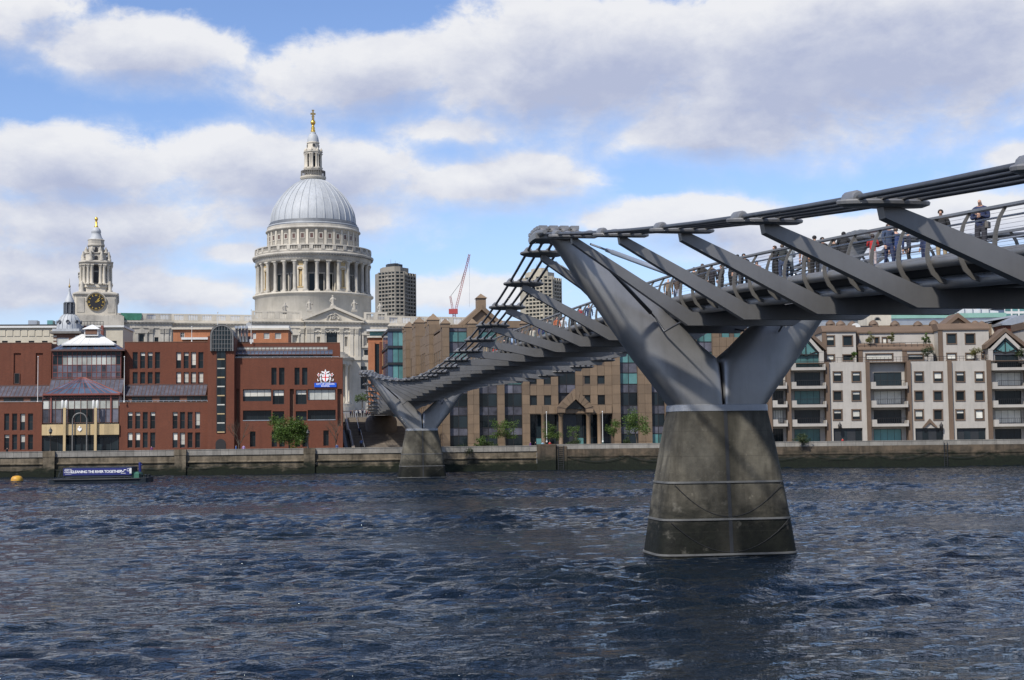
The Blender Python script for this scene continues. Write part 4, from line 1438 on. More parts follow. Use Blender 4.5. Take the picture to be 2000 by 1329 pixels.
    if clock:
        y = Y0 - 38.3 / k - .55
        cl = MB()
        def disc(r_, y_, z=None, n=40):
            return [(r_ / k * math.cos(-2 * math.pi * i / n), y_, r_ / k * math.sin(-2 * math.pi * i / n)) for i in range(n)]
        cl.rings([disc(15.2, 1.0), disc(15.2, .02), disc(.05, 0)], 0, False)
        face = cl.build('clock_face', M['frame'], cath, (X0, y, zc))
        rim = MB()
        rim.rings([disc(16.3, .9), disc(16.3, -.12), disc(15.3, -.12), disc(15.3, .3)], 0, False, cap=False)
        rim.build('clock_rim', M['gold_dim'], face)
        for h in range(12):
            a = R(30) * h
            for j in ((-.22, .22) if h % 3 == 0 else (0,)):
                nu = MB()
                nu.box(-.13, .13, -.05, .02, 11.0 / k, 14.0 / k)
                o = nu.build('numeral', M['gold'], face, (0, 0, 0))
                o.matrix_local = Matrix.Rotation(a, 4, 'Y') @ Matrix.Translation((j, 0, 0))
        for a, l, w in ((R(64), 8.2, .2), (R(40), 12.5, .14)):
            hd = MB()
            hd.prism([(-w, -1.6 / k), (w, -1.6 / k), (w * 1.5, l * .6 / k), (0, l / k), (-w * 1.5, l * .6 / k)], -.1, -.06)
            o = hd.build('clock_hand', M['gold'], face)
            o.matrix_local = Matrix.Rotation(a, 4, 'Y')
make_tower(0, 0)
make_tower(0, 34.0, False)
pl = MB()
pl.box(t_x - 9, t_x + 9.5, TD - 9, 20, -2, ty(619)).box(t_x - 8.5, t_x + 9, TD - 8.3, 20, ty(619), ty(616.5))
pl.build('west_front', M['stone_grey'], cath)
# ------------------------------------------------------------------ red brick school on the left
sf = Frame('school', 'red brick riverside school with narrow dark windows, glazed entrance and blue sign', 'school', 330, 266, 0.115)
sc = sf.root
ZB = -0.3
def sblock(name, px0, px1, py0, py1, dy, back, wins=(), mat='brick', rev=0.45, to_ground=False):
    x0, x1, z0, z1 = sf.rect(px0, py0, px1, py1, dy)
    if to_ground:
        z0 = ZB
    hs = [sf.rect(*w, dy) for w in wins]
    mb = MB()
    mb.block_holes(x0, x1, dy, dy + back, z0, z1, hs, rev)
    mb.box(x0 - .04, x1 + .04, dy - .05, dy + .35, z1 - .001, z1 + .14, 1)
    mb.build(name, [M[mat], M['brick_brown']], sc)
    return (x0, x1, z0, z1), hs
rs = random.Random(5)
def swin(hs, dy, rev=0.45, nz=2, nx=1, lite=0.35):
    for h in hs:
        b = rs.choice((.2, .5, .8)) if rs.random() < lite else 0
        window(sc, *h, dy + rev - .12, nx, nz, 'frame_brown', 'glass', .09, b)

# left wing: set-back upper block, glazed slope, lower block
r, h = sblock('brick_wall', -60, 100, 671, 790, 9, 26, [(26.5, 690, 40.5, 751), (69.5, 690, 83.5, 751)], rev=.25)
w = sf.rect(27.5, 729, 38, 750, 9)
window(sc, *w, 9.15, 1, 1, 'frame_brown', 'glass', .1)
lw1 = [(8 + 15.5 * i, 808, 18 + 15.5 * i, 841) for i in range(4)]
lw2 = [(8 + 15.5 * i, 849, 18 + 15.5 * i, 879) for i in range(4)]
lw0 = [(-45 + 15.5 * i, y0, -35 + 15.5 * i, y1) for i in range(2) for (y0, y1) in ((808, 841), (849, 879))]
r, h = sblock('brick_wall', -60, 82, 787, 880, 0, 9, lw0 + lw1 + lw2, to_ground=True)
swin(h, 0)
# middle wing
m1 = [(x, 688, x + 10, 720) for x in (259, 273.6, 288.2, 302.6, 344, 358.7, 373, 387.3)]
m2 = [(x, 727, x + 10, 750) for x in (259, 273.6, 288.2, 302.6, 344, 358.7, 373, 387.3)]
r, h = sblock('brick_wall', 243, 406, 669, 790, 9, 22, m1 + m2)
swin(h[:8], 9)
for i, q in enumerate(h[8:]):
    window(sc, *q, 9.33, 1, 2, 'frame_brown', 'glass', .09, .9 if i > 3 else 0)
m3 = [(x, 805, x + 10, 838) for x in (249, 264, 278.7, 293.3, 337, 351.5, 366.2, 381)]
m4 = [(x, 845, x + 10, 875) for x in (249, 264, 278.7, 293.3, 337, 351.5, 366.2, 381)]
r, h = sblock('brick_wall', 233, 406, 787, 877, 0, 9, m3 + m4, to_ground=True)
swin(h, 0)

def glass_slope(px0, px1, py0, py1, dy0, dy1, n, gm='glass_grey', fm='frame_brown'):
    """leaning glazed roof strip: each pane between its bars"""
    xa, z1 = sf.P(px0, py0, dy1)
    xb, _ = sf.P(px1, py0, dy1)
    z0 = sf.P((px0 + px1) / 2, py1, dy0)[1]
    fr = MB()
    for i in range(n + 1):
        c = xa + (xb - xa) * i / n
        fr.add([(c - .05, dy0, z0), (c + .05, dy0, z0), (c + .05, dy1, z1), (c - .05, dy1, z1), (c - .05, dy0 + .1, z0 - .12), (c + .05, dy0 + .1, z0 - .12), (c + .05, dy1 + .1, z1 - .12), (c - .05, dy1 + .1, z1 - .12)],
               [(0, 1, 2, 3), (4, 7, 6, 5), (0, 4, 5, 1), (3, 2, 6, 7), (1, 5, 6, 2), (0, 3, 7, 4)])
    fr.box(xa, xb, dy0 - .1, dy0 + .15, z0 - .2, z0 - .02).box(xa, xb, dy1 - .05, dy1 + .25, z1 - .02, z1 + .18)
    o = fr.build('roof_glazing', M[fm], sc)
    w = (xb - xa) / n
    pn = MB()
    for i in range(n):
        a = xa + w * i
        pn.add([(a + .06, dy0 + .03, z0 - .02), (a + w - .06, dy0 + .03, z0 - .02), (a + w - .06, dy1 + .03, z1 - .02), (a + .06, dy1 + .03, z1 - .02), (a + .06, dy0 + .08, z0 - .07), (a + w - .06, dy0 + .08, z0 - .07), (a + w - .06, dy1 + .08, z1 - .07), (a + .06, dy1 + .08, z1 - .07)],
               [(0, 1, 2, 3), (4, 7, 6, 5), (0, 4, 5, 1), (3, 2, 6, 7), (1, 5, 6, 2), (0, 3, 7, 4)])
    mark_stuff(pn.build('roof_panes', M[gm], o))
    return z0, z1, xa, xb
def rail(px0, px1, py, dy, hgt=0.9, n=8, mat='metal'):
    x0, z = sf.P(px0, py, dy)
    x1, _ = sf.P(px1, py, dy)
    mb = MB()
    mb.box(x0, x1, dy - .04, dy + .04, z - .06, z + .03).box(x0, x1, dy - .02, dy + .02, z - hgt * .5, z - hgt * .45)
    for i in range(n + 1):
        c = x0 + (x1 - x0) * i / n
        mb.box(c - .04, c + .04, dy - .03, dy + .03, z - hgt, z - .06)
    return mb.build('terrace_rail', M[mat], sc)
glass_slope(-60, 98, 755, 774, 5.5, 8.9, 20)
glass_slope(243, 405, 753, 772, 5.5, 8.9, 22)
for px0, px1 in ((-60, 98), (243, 405)):
    x0, x1, z0, z1 = sf.rect(px0, 773, px1, 790, 5.6)
    mb = MB()
    mb.box(x0, x1, 5.75, 9, z0, z1)
    o = mb.build('terrace_room', M['brick_brown'], sc)
    n = 12
    for i in range(n):
        a = x0 + (x1 - x0) * i / n
        if i % 4 != 0:
            place('pane', cached(('tr', round((x1 - x0) / n, 2)), lambda: MB().box(.06, (x1 - x0) / n - .06, 5.66, 5.78, z0 + .3, z1 - .1).mesh('pane', M['glass'])), o, (a, 0, 0))
rail(-60, 82, 785, .3, .9, 14)
rail(233, 405, 783.5, .3, .9, 16)

# stair tower with vaulted glass top
tw = [(424, 686, 439.5, 846)]
r, h = sblock('stair_tower', 405.5, 457.5, 658, 875, -1.2, 12, [], to_ground=True)
x0, x1, z0, z1 = sf.rect(*tw[0], -1.2)
fr = MB()
fr.box(x0 - .1, x1 + .1, -1.32, -1.15, z0, z1)
so = fr.build('stair_window', M['frame'], sc)
nst = 9
for i in range(nst):
    a, b = z0 + (z1 - z0) * i / nst, z0 + (z1 - z0) * (i + 1) / nst
    lit = i % 2 == 0
    for j in range(2):
        c, d = x0 + (x1 - x0) * j / 2, x0 + (x1 - x0) * (j + 1) / 2
        MB().box(c + .04, d - .04, -1.36, -1.3, a + .3, b - .05).build('pane', M['glass'], so)
    MB().box(x0 + .06, x1 - .06, -1.37, -1.3, a + .05, a + .26).build('floor_edge', M['tan' if lit else 'blind'], so)
x0, x1, z0, z1 = sf.rect(410.5, 634, 456, 686, -1.6)
rad = (x1 - x0) / 2
cxv = (x0 + x1) / 2
zv = z1 - rad
va = MB()
va.arch(cxv, zv, rad, rad - .28, -1.75, -1.2, 18, legs=zv - z0)
for i in range(1, 8):
    c = x0 + (x1 - x0) * i / 8
    top = zv + math.sqrt(max(rad * rad - (c - cxv) ** 2, 0)) - .2
    va.box(c - .05, c + .05, -1.68, -1.5, z0, top)
zq = z0 + .5
while zq < z1 - .4:
    hw = rad if zq < zv else math.sqrt(max(rad * rad - (zq - zv) ** 2, 0))
    va.box(cxv - hw + .2, cxv + hw - .2, -1.67, -1.52, zq - .04, zq + .04)
    zq += .82
vo = va.build('vault_frame', M['band'], sc)
pv = MB()
out = [(x0 + .2, z0)] + [(cxv - (rad - .2) * math.cos(math.pi * i / 16), zv + (rad - .2) * math.sin(math.pi * i / 16)) for i in range(17)] + [(x1 - .2, z0)]
pv.prism(out, -1.56, 6.0)
pv.build('pane', M['glass'], vo)
vr = MB()
vr.rings([[(cxv - rr * math.cos(math.pi * i / 16), y, zv + rr * math.sin(math.pi * i / 16)) for i in range(17)] for rr, y in ((rad + .05, -1.75), (rad + .05, 7))], 0, True, closed=False)
vr.build('vault_roof', M['band'], vo)
x0, x1, z0, z1 = sf.rect(421, 858, 441, 876, -1.2)
dm = MB()
dm.arch((x0 + x1) / 2, z1 - .9, (x1 - x0) / 2, .02, -1.28, -1.1, 10)
dm.box(x0, x1, -1.28, -1.1, ZB, z1 - .9)
dm.build('arched_door', M['frame'], sc)

# right wing
rw_up = [(530, 718.5, 540.2, 752), (545, 718.5, 555.6, 752), (575.2, 718.5, 585.2, 752), (590, 718.5, 600.4, 752)]
rw_band = [(474.5, 760.5, 530, 784), (532.5, 761.5, 555, 790), (577.5, 761.5, 599, 790), (600.8, 760.5, 655.5, 782)]
rw_rec = [(474.5, 802, 530, 822), (532.5, 803.5, 555, 826), (577.5, 803.5, 599, 822), (600.8, 801, 655.5, 821)]
rw_gr = [(488, 843, 499, 873), (530.5, 843, 541, 873), (545.5, 843, 556, 873), (576, 843, 586, 873), (590.5, 843, 601, 873), (631.5, 841, 642, 871)]
nar = [(462, 760, 466.5, 832), (566, 760, 574, 832), (659, 760, 668, 832)]
r, h = sblock('brick_wall', 458, 669.5, 700.5, 873, 0, 18, rw_up + rw_band + rw_rec + rw_gr + nar, rev=.8, to_ground=True)
for q in h[:4]:
    window(sc, *q, .55, 1, 3, 'frame', 'glass', .1)
for i, q in enumerate(h[4:8]):
    window(sc, *q, .5, 4 if i in (0, 3) else 2, 2 if i in (1, 2) else 1, 'frame', ('glass', 'glass', 'glass', 'glass_pale')[i], .12, (.6, .4, .3, 0)[i])
for i, q in enumerate(h[8:12]):
    window(sc, *q, .75, 4 if i in (0, 3) else 2, 1, 'frame', 'glass', .1)
    if i in (0, 3):
        MB().box(q[0], q[1], -.06, .1, q[2] - .02, q[2] + .12).build('sill', M['metal'], sc)
for q in h[12:18]:
    window(sc, *q, .6, 1, 3, 'frame', 'glass', .1)
for q in h[18:]:
    MB().box(q[0] + .02, q[1] - .02, .7, .79, q[2], q[3]).build('recess_panel', M['brick_brown'], sc)
for q in (h[5], h[6]):        # brick aprons under the bay windows
    MB().box(q[0] + .1, q[1] - .1, .12, .7, q[2] - 1.1, q[2] - .02).build('apron', M['brick'], sc)
r, h = sblock('brick_wall', 458, 664, 671, 702, 7, 12)
glass_slope(458, 640, 679, 684.5, 5.0, 6.4, 24, 'glass_pale')
glass_slope(458, 650, 685, 691.5, 2.6, 5.2, 24, 'glass_blue')
x0, x1, z0, z1 = sf.rect(458, 691, 648, 701, 2.8)
o = MB().box(x0, x1, 2.9, 7, z0, z1).build('penthouse', M['frame_brown'], sc)
for i in range(16):
    a = x0 + (x1 - x0) * i / 16
    if i % 5 != 3:
        place('pane', cached('pent', lambda: MB().box(.08, (x1 - x0) / 16 - .08, 2.82, 2.95, z0 + .15, z1 - .1).mesh('pane', M['glass'])), o, (a, 0, 0))
rail(460, 662, 697.8, .4, .7, 14)

# glazed entrance pavilion between the wings
def hip(name, px0, px1, py_eave, py_top, dy0, dy1, pxt0, pxt1, gm, n=9, fm='frame_red', split=2):
    """hipped glass roof: bars as one frame, panes as sub-parts"""
    xa, ze = sf.P(px0, py_eave, dy0)
    xb, _ = sf.P(px1, py_eave, dy0)
    dm_ = (dy0 + dy1) / 2
    ta, zt = sf.P(pxt0, py_top, dm_)
    tb, _ = sf.P(pxt1, py_top, dm_)
    fr = MB()
    fr.box(xa - .15, xb + .15, dy0 - .2, dy0 + .1, ze - .32, ze)
    fr.box(xa - .15, xa + .1, dy0, dy1, ze - .32, ze).box(xb - .1, xb + .15, dy0, dy1, ze - .32, ze)
    bars = []
    for i in range(n + 1):
        t = i / n
        fr.tube([(xa + (xb - xa) * t, dy0, ze), (ta + (tb - ta) * t, dm_, zt)], .06, 4, smooth=False)
    for sg, xe, xt in ((0, xa, ta), (1, xb, tb)):
        for j in range(1, 4):
            fr.tube([(xe, dy0 + (dy1 - dy0) * j / 4, ze), (xt, dm_, zt)], .06, 4, smooth=False)
    for j in range(1, split + 1):
        t = j / (split + 1)
        fr.tube([(xa + (ta - xa) * t, dy0 + (dm_ - dy0) * t, ze + (zt - ze) * t), (xb + (tb - xb) * t, dy0 + (dm_ - dy0) * t, ze + (zt - ze) * t)], .05, 4, smooth=False)
    o = fr.build(name, M[fm], sc)
    for j in range(split + 1):
        for i in range(n):
            t0, t1, u0, u1 = i / n, (i + 1) / n, j / (split + 1), (j + 1) / (split + 1)
            def pt(t, u):
                a = Vector((xa + (xb - xa) * t, dy0, ze))
                b = Vector((ta + (tb - ta) * t, dm_, zt))
                return a + (b - a) * u
            q = [pt(t0, u0), pt(t1, u0), pt(t1, u1), pt(t0, u1)]
            p_ = MB()
            p_.add(q + [v + Vector((0, .06, -.05)) for v in q], [(0, 1, 2, 3), (4, 7, 6, 5), (0, 4, 5, 1), (1, 5, 6, 2), (2, 6, 7, 3), (3, 7, 4, 0)])
            p_.build('pane', M[gm], o)
    for xe, xt in ((xa, ta), (xb, tb)):
        p_ = MB()
        p_.add([(xe, dy0, ze), (xe, dy1, ze), (xt, dm_, zt)], [(0, 1, 2)])
        p_.add([(xe, dy0, ze - .05), (xe, dy1, ze - .05), (xt, dm_, zt - .05)], [(0, 2, 1)])
        p_.build('pane', M[gm], o)
    p_ = MB()
    p_.add([(xa, dy1, ze), (xb, dy1, ze), (tb, dm_, zt), (ta, dm_, zt)], [(0, 3, 2, 1)])
    p_.build('pane', M[gm], o)
    return xa, xb, ze, zt
hip('glass_roof', 86, 233, 769.5, 738, -.2, 9, 155, 166, 'glass_blue', 11)
x0, x1, z0, z1 = sf.rect(83.5, 770, 231.5, 826, .2)
fr = MB()
for i in range(13):
    c = x0 + (x1 - x0) * i / 12
    fr.box(c - .05, c + .05, .12, .28, z0, z1)
for k in (0.0, .48, .78, 1.0):
    fr.box(x0, x1, .14, .27, z0 + (z1 - z0) * k - .05, z0 + (z1 - z0) * k + .05)
eg = fr.build('entrance_glazing', M['frame_brown'], sc)
for i in range(12):
    a, b = x0 + (x1 - x0) * i / 12, x0 + (x1 - x0) * (i + 1) / 12
    for k0, k1 in ((0, .48), (.48, .78), (.78, 1.0)):
        gm = 'glass' if k1 == 1.0 or (k0 == 0 and i in (4, 5, 6, 7)) else ('glass_pale' if k0 > .4 else 'glass_grey')
        MB().box(a + .06, b - .06, .2, .24, z0 + (z1 - z0) * k0 + .06, z0 + (z1 - z0) * k1 - .06).build('pane', M[gm], eg)
MB().box(x0 + .2, x1 - .2, 1.2, 9, ZB, z1).build('entrance_hall', M['white'], sc)
tr = MB()      # red roof truss seen through the top lights
zt_ = z1 - .5
for i in range(14):
    a, b = x0 + (x1 - x0) * i / 14, x0 + (x1 - x0) * (i + 1) / 14
    tr.tube([(a, .02, zt_ + .4), ((a + b) / 2, .02, zt_ - .2), (b, .02, zt_ + .4)], .045, 4)
tr.box(x0, x1, -.02, .06, zt_ + .36, zt_ + .44).box(x0, x1, -.02, .06, zt_ - .24, zt_ - .16)
for c in (x0 + (x1 - x0) * .11, x0 + (x1 - x0) * .9):
    tr.box(c - .12, c + .12, -.05, .1, z0, z1)
tr.build('roof_truss', M['frame_red'], sc)
bx0, bx1, bz0, bz1 = sf.rect(81, 829, 232, 850, -.6)
bd = MB()
bd.rings([[(bx0 + (bx1 - bx0) * i / 16, -.35 - (.5 if 2 < i < 14 else .2 if 1 < i < 15 else 0), z) for i in range(17)] + [(bx1, 2, z), (bx0, 2, z)] for z in (bz0, bz1)], 0, False)
bd.build('fascia_band', M['tan'], sc)
for px in (123.5, 184):
    c0, c1, z0_, z1_ = sf.rect(px, 797, px + 5, 880, -1.2)
    MB().box(c0, c1, -1.35, -.9, ZB, z1_).build('entrance_column', M['tan'], sc)
    for dx in (-4.2, 3.4):
        q0, q1, z0_, z1_ = sf.rect(px + dx, 782, px + dx + 5, 799, -1.2)
        mb = MB()
        mb.lathe([(.12, z0_), (.2, z0_ + .15), (.2, z1_ - .1), (.1, z1_)], 10, ((q0 + q1) / 2, -1.1, 0))
        mb.build('entrance_lamp', M['white'], sc)
x0, x1, z0, z1 = sf.rect(83, 850, 231, 880, .4)
gl = MB()
n = 10
for i in range(n + 1):
    c = x0 + (x1 - x0) * i / n
    gl.box(c - .05, c + .05, .3, .45, ZB, z1)
gl.box(x0, x1, .3, .45, z1 - .6, z1 - .5)
gg = gl.build('door_screen', M['metal_dark'], sc)
for i in range(n):
    a, b = x0 + (x1 - x0) * i / n, x0 + (x1 - x0) * (i + 1) / n
    MB().box(a + .05, b - .05, .38, .42, ZB, z1 - .62).build('pane', M['glass'], gg)
    MB().box(a + .05, b - .05, .38, .42, z1 - .48, z1).build('pane', M['glass'], gg)
ac, _ = sf.P(155.5, 850, -1.3)
a0 = sf.P(141.5, 850, -1.3)[0]
zar = sf.P(155, 821, -1.3)[1]
ar = MB()
rr = ac - a0
ar.tube([(a0, -1.3, ZB), (a0, -1.3, zar)] + [(ac - rr * math.cos(math.pi * i / 14), -1.3, zar + rr * math.sin(math.pi * i / 14)) for i in range(1, 14)] + [(2 * ac - a0, -1.3, zar), (2 * ac - a0, -1.3, ZB)], .13, 8)
ar.build('entrance_arch', M['band'], sc)
cz0 = sf.P(155.5, 839, -.95)
small = MB()
small.prism([(-.35, .3), (.35, .3), (.35, -.1), (0, -.4), (-.35, -.1)], -.05, 0)
small.lathe([(.16, .3), (.2, .42), (.05, .6)], 6)
small.build('entrance_crest', M['sign_white'], sc, (cz0[0], -.93, cz0[1]))
# upper glasshouse behind the entrance, in red oxide framing, and its roofs
x0, x1, z0, z1 = sf.rect(103, 683, 236, 740, 7.5)
fr = MB()
for i in range(15):
    c = x0 + (x1 - x0) * i / 14
    fr.box(c - .05, c + .05, 7.4, 7.55, z0, z1)
for k in (0, .05, .22, .47, .80, .93, 1.0):
    fr.box(x0, x1, 7.42, 7.54, z0 + (z1 - z0) * k - .05, z0 + (z1 - z0) * k + .05)
for i in range(7):
    a, b = x0 + (x1 - x0) * i / 7, x0 + (x1 - x0) * (i + 1) / 7
    fr.tube([(a, 7.35, z1), ((a + b) / 2, 7.35, z0 + (z1 - z0) * .93), (b, 7.35, z1)], .05, 4)
ug = fr.build('glasshouse_frame', M['frame_red'], sc)
for i in range(14):
    a, b = x0 + (x1 - x0) * i / 14, x0 + (x1 - x0) * (i + 1) / 14
    for k0, k1 in ((0, .22), (.22, .47), (.47, .80), (.80, 1.0)):
        gm = 'glass_grey' if k0 in (0, .22) else ('glass' if k0 == .80 or i in (0, 1, 13) else 'glass_pale')
        MB().box(a + .05, b - .05, 7.46, 7.5, z0 + (z1 - z0) * k0 + .05, z0 + (z1 - z0) * k1 - .05).build('pane', M[gm], ug)
MB().box(x0, x1, 7.8, 20, ZB, z1).build('glasshouse_hall', M['brick_brown'], sc)
hip('glass_roof', 101, 242, 683, 672, 6.8, 16, 122, 222, 'glass_blue', 12, 'frame_brown', 1)
hip('lead_roof', 122, 222, 672, 653, 8.5, 15, 160, 196, 'white', 6, 'white', 0)
lb0, lb1, lz0, lz1 = sf.rect(166, 644, 193, 657, 11)
mb = MB()
mb.box(lb0, lb1, 10.2, 13, lz0, lz1)
mb.taper(lb0 - .4, lb1 + .4, 9.8, 13.4, lz1, lz1 + 1.0, .05)
mb.build('roof_lantern', M['white'], sc)
MB().box(lb0 + .2, lb1 - .2, 10.1, 10.25, lz0 + .3, lz1 - .1).build('louvre', M['brick_brown'], sc)
glass_slope(100, 243, 742, 768, 4.4, 7.3, 16)

# roof plant on the right wing
for i in range(4):
    cx, z0_ = sf.P(462 + 6.6 * i, 658, 8)
    mb = MB()
    zt = sf.P(470, 640, 8)[1]
    mb.tube([(cx, 8, z0_ - 1), (cx, 8, zt - .3), (cx, 7.6, zt), (cx, 7.1, zt)], [.26, .26, .26, .3], 10)
    mb.build('flue', M['metal'], sc)
x0, x1, z0, z1 = sf.rect(458, 657, 492, 672, 8.5)
MB().taper(x0, x1, 8.4, 14, z0, z1, .85).build('plant_room', M['frame_brown'], sc)
for i, (a, b) in enumerate(((463, 474), (486, 495))):
    q = sf.rect(a, 663, b, 669, 8.3)
    MB().box(q[0], q[1], 8.25, 8.5, q[2], q[3]).build('louvre', M['white'], sc)

# sign: crest above a blue name board
sg = sf.rect(614, 748.2, 657, 756.6, -.2)
sx, sz = (sg[0] + sg[1]) / 2, (sg[2] + sg[3]) / 2
MB().box(sg[0], sg[1], -.2, -.02, sg[2], sg[3]).build('name_board', M['sign_blue'], sc)
for dz, t in ((.17, 'CITY OF LONDON'), (-.2, 'SCHOOL')):
    place('lettering', text_mesh('lettering', t, .40, M['sign_white'], .008, .008), sc, (sx, -.215, sz + dz))
c0 = sf.rect(619, 721.5, 652, 748, -.2)
cx, cb, ct = (c0[0] + c0[1]) / 2, c0[2], c0[3]
hc, wc = ct - cb, c0[1] - c0[0]
cr_ = place('crest', MB().prism([(-.2 * wc, .62 * hc), (.2 * wc, .62 * hc), (.2 * wc, .3 * hc), (.12 * wc, .15 * hc), (0, .05 * hc), (-.12 * wc, .15 * hc), (-.2 * wc, .3 * hc)], -.12, -.02).mesh('crest', M['sign_white']), sc, (cx, -.06, cb))
rdm = MB()
rdm.box(-.028 * wc, .028 * wc, -.14, -.121, .09 * hc, .615 * hc)
rdm.box(-.195 * wc, -.03 * wc, -.14, -.121, .375 * hc, .435 * hc).box(.03 * wc, .195 * wc, -.14, -.121, .375 * hc, .435 * hc)
rdm.build('shield_cross', M['sign_red'], cr_)
MB().prism([(-.14, .5 * hc), (-.08, .5 * hc), (-.08, .58 * hc), (-.14, .58 * hc)], -.14, -.121).build('shield_sword', M['sign_red'], cr_, (-.1 * wc + .1, 0, 0))
for s_ in (-1, 1):      # winged supporters: body, wing, neck and head, legs and tail
    bd = MB()
    def pol(pts, y0=-.13, y1=-.03):
        p = [(s_ * x * wc, z * hc) for x, z in pts]
        bd.prism(p if s_ > 0 else p[::-1], y0, y1)
    pol([(.23, .16), (.29, .14), (.34, .30), (.30, .42), (.25, .42)])
    pol([(.25, .46), (.30, .46), (.31, .62), (.27, .69), (.20, .66), (.20, .63), (.25, .61)], -.135, -.035)
    pol([(.36, .36), (.50, .62), (.46, .62), (.42, .56), (.40, .48)], -.11, -.02)
    pol([(.35, .46), (.44, .66), (.42, .74), (.36, .66), (.33, .54)], -.11, -.02)
    pol([(.22, .54), (.12, .64), (.13, .67), (.23, .59)], -.14, -.04)
    pol([(.19, .03), (.29, .03), (.29, .10), (.24, .10)], -.14, -.04)
    pol([(.36, .14), (.46, .11), (.49, .25), (.44, .32), (.44, .19), (.37, .20)], -.1, -.02)
    bd.build('supporter', M['sign_white'], cr_)
    rw_ = MB()
    for (x, z) in ((.41, .60), (.38, .52), (.36, .60)):
        rw_.box(s_ * x * wc - .05, s_ * x * wc + .05, -.145, -.1, z * hc - .1, z * hc + .08)
    rw_.build('wing_mark', M['sign_red'], cr_)
    gm_ = MB()  # small dark grey detail marks on the white supporters
    for (x, z) in ((.27, .28), (.25, .17), (.40, .17)):
        gm_.box(s_ * x * wc - .03, s_ * x * wc + .03, -.145, -.12, z * hc - .09, z * hc + .07)
    gm_.build('supporter_mark', M['sign_grey'], cr_)
hl = MB()
hl.prism([(-.08 * wc, .64 * hc), (.08 * wc, .64 * hc), (.1 * wc, .76 * hc), (.05 * wc, .84 * hc), (-.05 * wc, .84 * hc), (-.1 * wc, .76 * hc)], -.13, -.03)
hl.prism([(-.05 * wc, .85 * hc), (.05 * wc, .85 * hc), (.035 * wc, .92 * hc), (0, 1.0 * hc), (-.035 * wc, .92 * hc)], -.13, -.03)
hl.prism([(-.12 * wc, .70 * hc), (-.26 * wc, .80 * hc), (-.20 * wc, .86 * hc), (-.07 * wc, .80 * hc)], -.12, -.03)
hl.prism([(.12 * wc, .70 * hc), (.07 * wc, .80 * hc), (.20 * wc, .86 * hc), (.26 * wc, .80 * hc)], -.12, -.03)
hl.build('helm', M['sign_white'], cr_)
MB().box(-.03 * wc, .03 * wc, -.145, -.12, .69 * hc, .78 * hc).build('helm_mark', M['sign_red'], cr_)
MB().prism([(-.3 * wc, .0), (.3 * wc, .0), (.26 * wc, .055 * hc), (-.26 * wc, .055 * hc)], -.12, -.03).build('motto_scroll', M['metal'], cr_)
# ------------------------------------------------------------------ river walls
def wall_frame(name, label, px0, px1):
    a, b = wall_pt(px0), wall_pt(px1)
    root = thing(name, label, 'wall', (a.x, a.y, 0), math.atan2(b.y - a.y, b.x - a.x))
    return root, (b - a).length
def slab_mesh(w, h=1.02, d=.42):
    return cached(('slab', w, h), lambda: MB().box(.015, w - .015, 0, d, 0, h - .12).box(.015, w - .015, -.06, d + .06, h - .12, h).mesh('parapet_slab', M['wall_top']))
def build_wall(name, label, px0, px1, slab, butts, top=4.38, style=0):
    root, L = wall_frame(name, label, px0, px1)
    body = MB()
    if style == 0:
        sec = [(0, -3), (0, 1.15), (.35, 1.3), (.35, 2.05), (.12, 2.15), (.12, 2.3), (.3, 2.4), (.3, top - 1.0), (1.2, top - 1.0), (1.2, -3)]
    else:
        sec = [(0, -3), (.1, 2.25), (.0, 2.3), (.0, 2.55), (.15, 2.6), (.15, top - .85), (1.2, top - .85), (1.2, -3)]
    body.prism([(y, z) for y, z in sec], 0, L, 0, 'x')
    body.build('wall_body', M['wall' if style == 0 else 'wall_old'], root)
    n = round(L / slab)
    h = 1.0 if style == 0 else .85
    for i in range(n):
        place('parapet_slab', slab_mesh(L / n, h), root, (L * i / n, .14, top - h + .002))
    o = wall_pt(px0)
    for px, w in butts:
        d = (wall_pt(px) - o).length
        b_ = MB()
        b_.box(d, d + w, -.28, .25, .8, top - .95).box(d - .05, d + w + .05, -.34, .62, top - .95, top + .04)
        b_.taper(d, d + w, -.28, .25, .8, -.2, .95)
        b_.build('buttress', M['wall'], root)
    return root, L
wl, L = build_wall('river_wall', 'grey stone river wall with slab parapet and buttresses below the red school', -260, 1046, 1.32, [(-170, 1.9), (87, 1.9), (343, 1.9), (593, 1.9)])
wr, L = build_wall('river_wall', 'old brown stone river wall with ladder and weed stains below the offices and apartments', 1046, 2360, 2.4, [], 4.55, 1)
d0, d1 = (wall_pt(1046) - wall_pt(1046)).length, (wall_pt(1083) - wall_pt(1046)).length
MB().box(0, d1, -.45, .2, -1, 4.3).box(-.05, d1 + .05, -.5, .7, 4.3, 4.6).build('buttress', M['wall_old'], wr)
MB().box(d1, d1 + 1.9, -.05, .05, -1, 4.2).build('ladder_recess', M['wall_old'], wr)
la = d1 + .35
lad = MB()
lad.box(la, la + .08, -.2, -.1, -.5, 4.3).box(la + .95, la + 1.03, -.2, -.1, -.5, 4.3)
zz = -.3
while zz < 4.2:
    lad.box(la + .08, la + .95, -.17, -.12, zz, zz + .06)
    zz += .33
lad.build('ladder', M['metal_dark'], wr)
for px in (1838,):
    d = (wall_pt(px) - wall_pt(1046)).length
    lad = MB()
    lad.box(d, d + .07, -.2, -.1, -.5, 4.3).box(d + .55, d + .62, -.2, -.1, -.5, 4.3)
    zz = -.3
    while zz < 4.2:
        lad.box(d + .07, d + .55, -.17, -.12, zz, zz + .05)
        zz += .33
    lad.build('ladder', M['metal_dark'], wr)
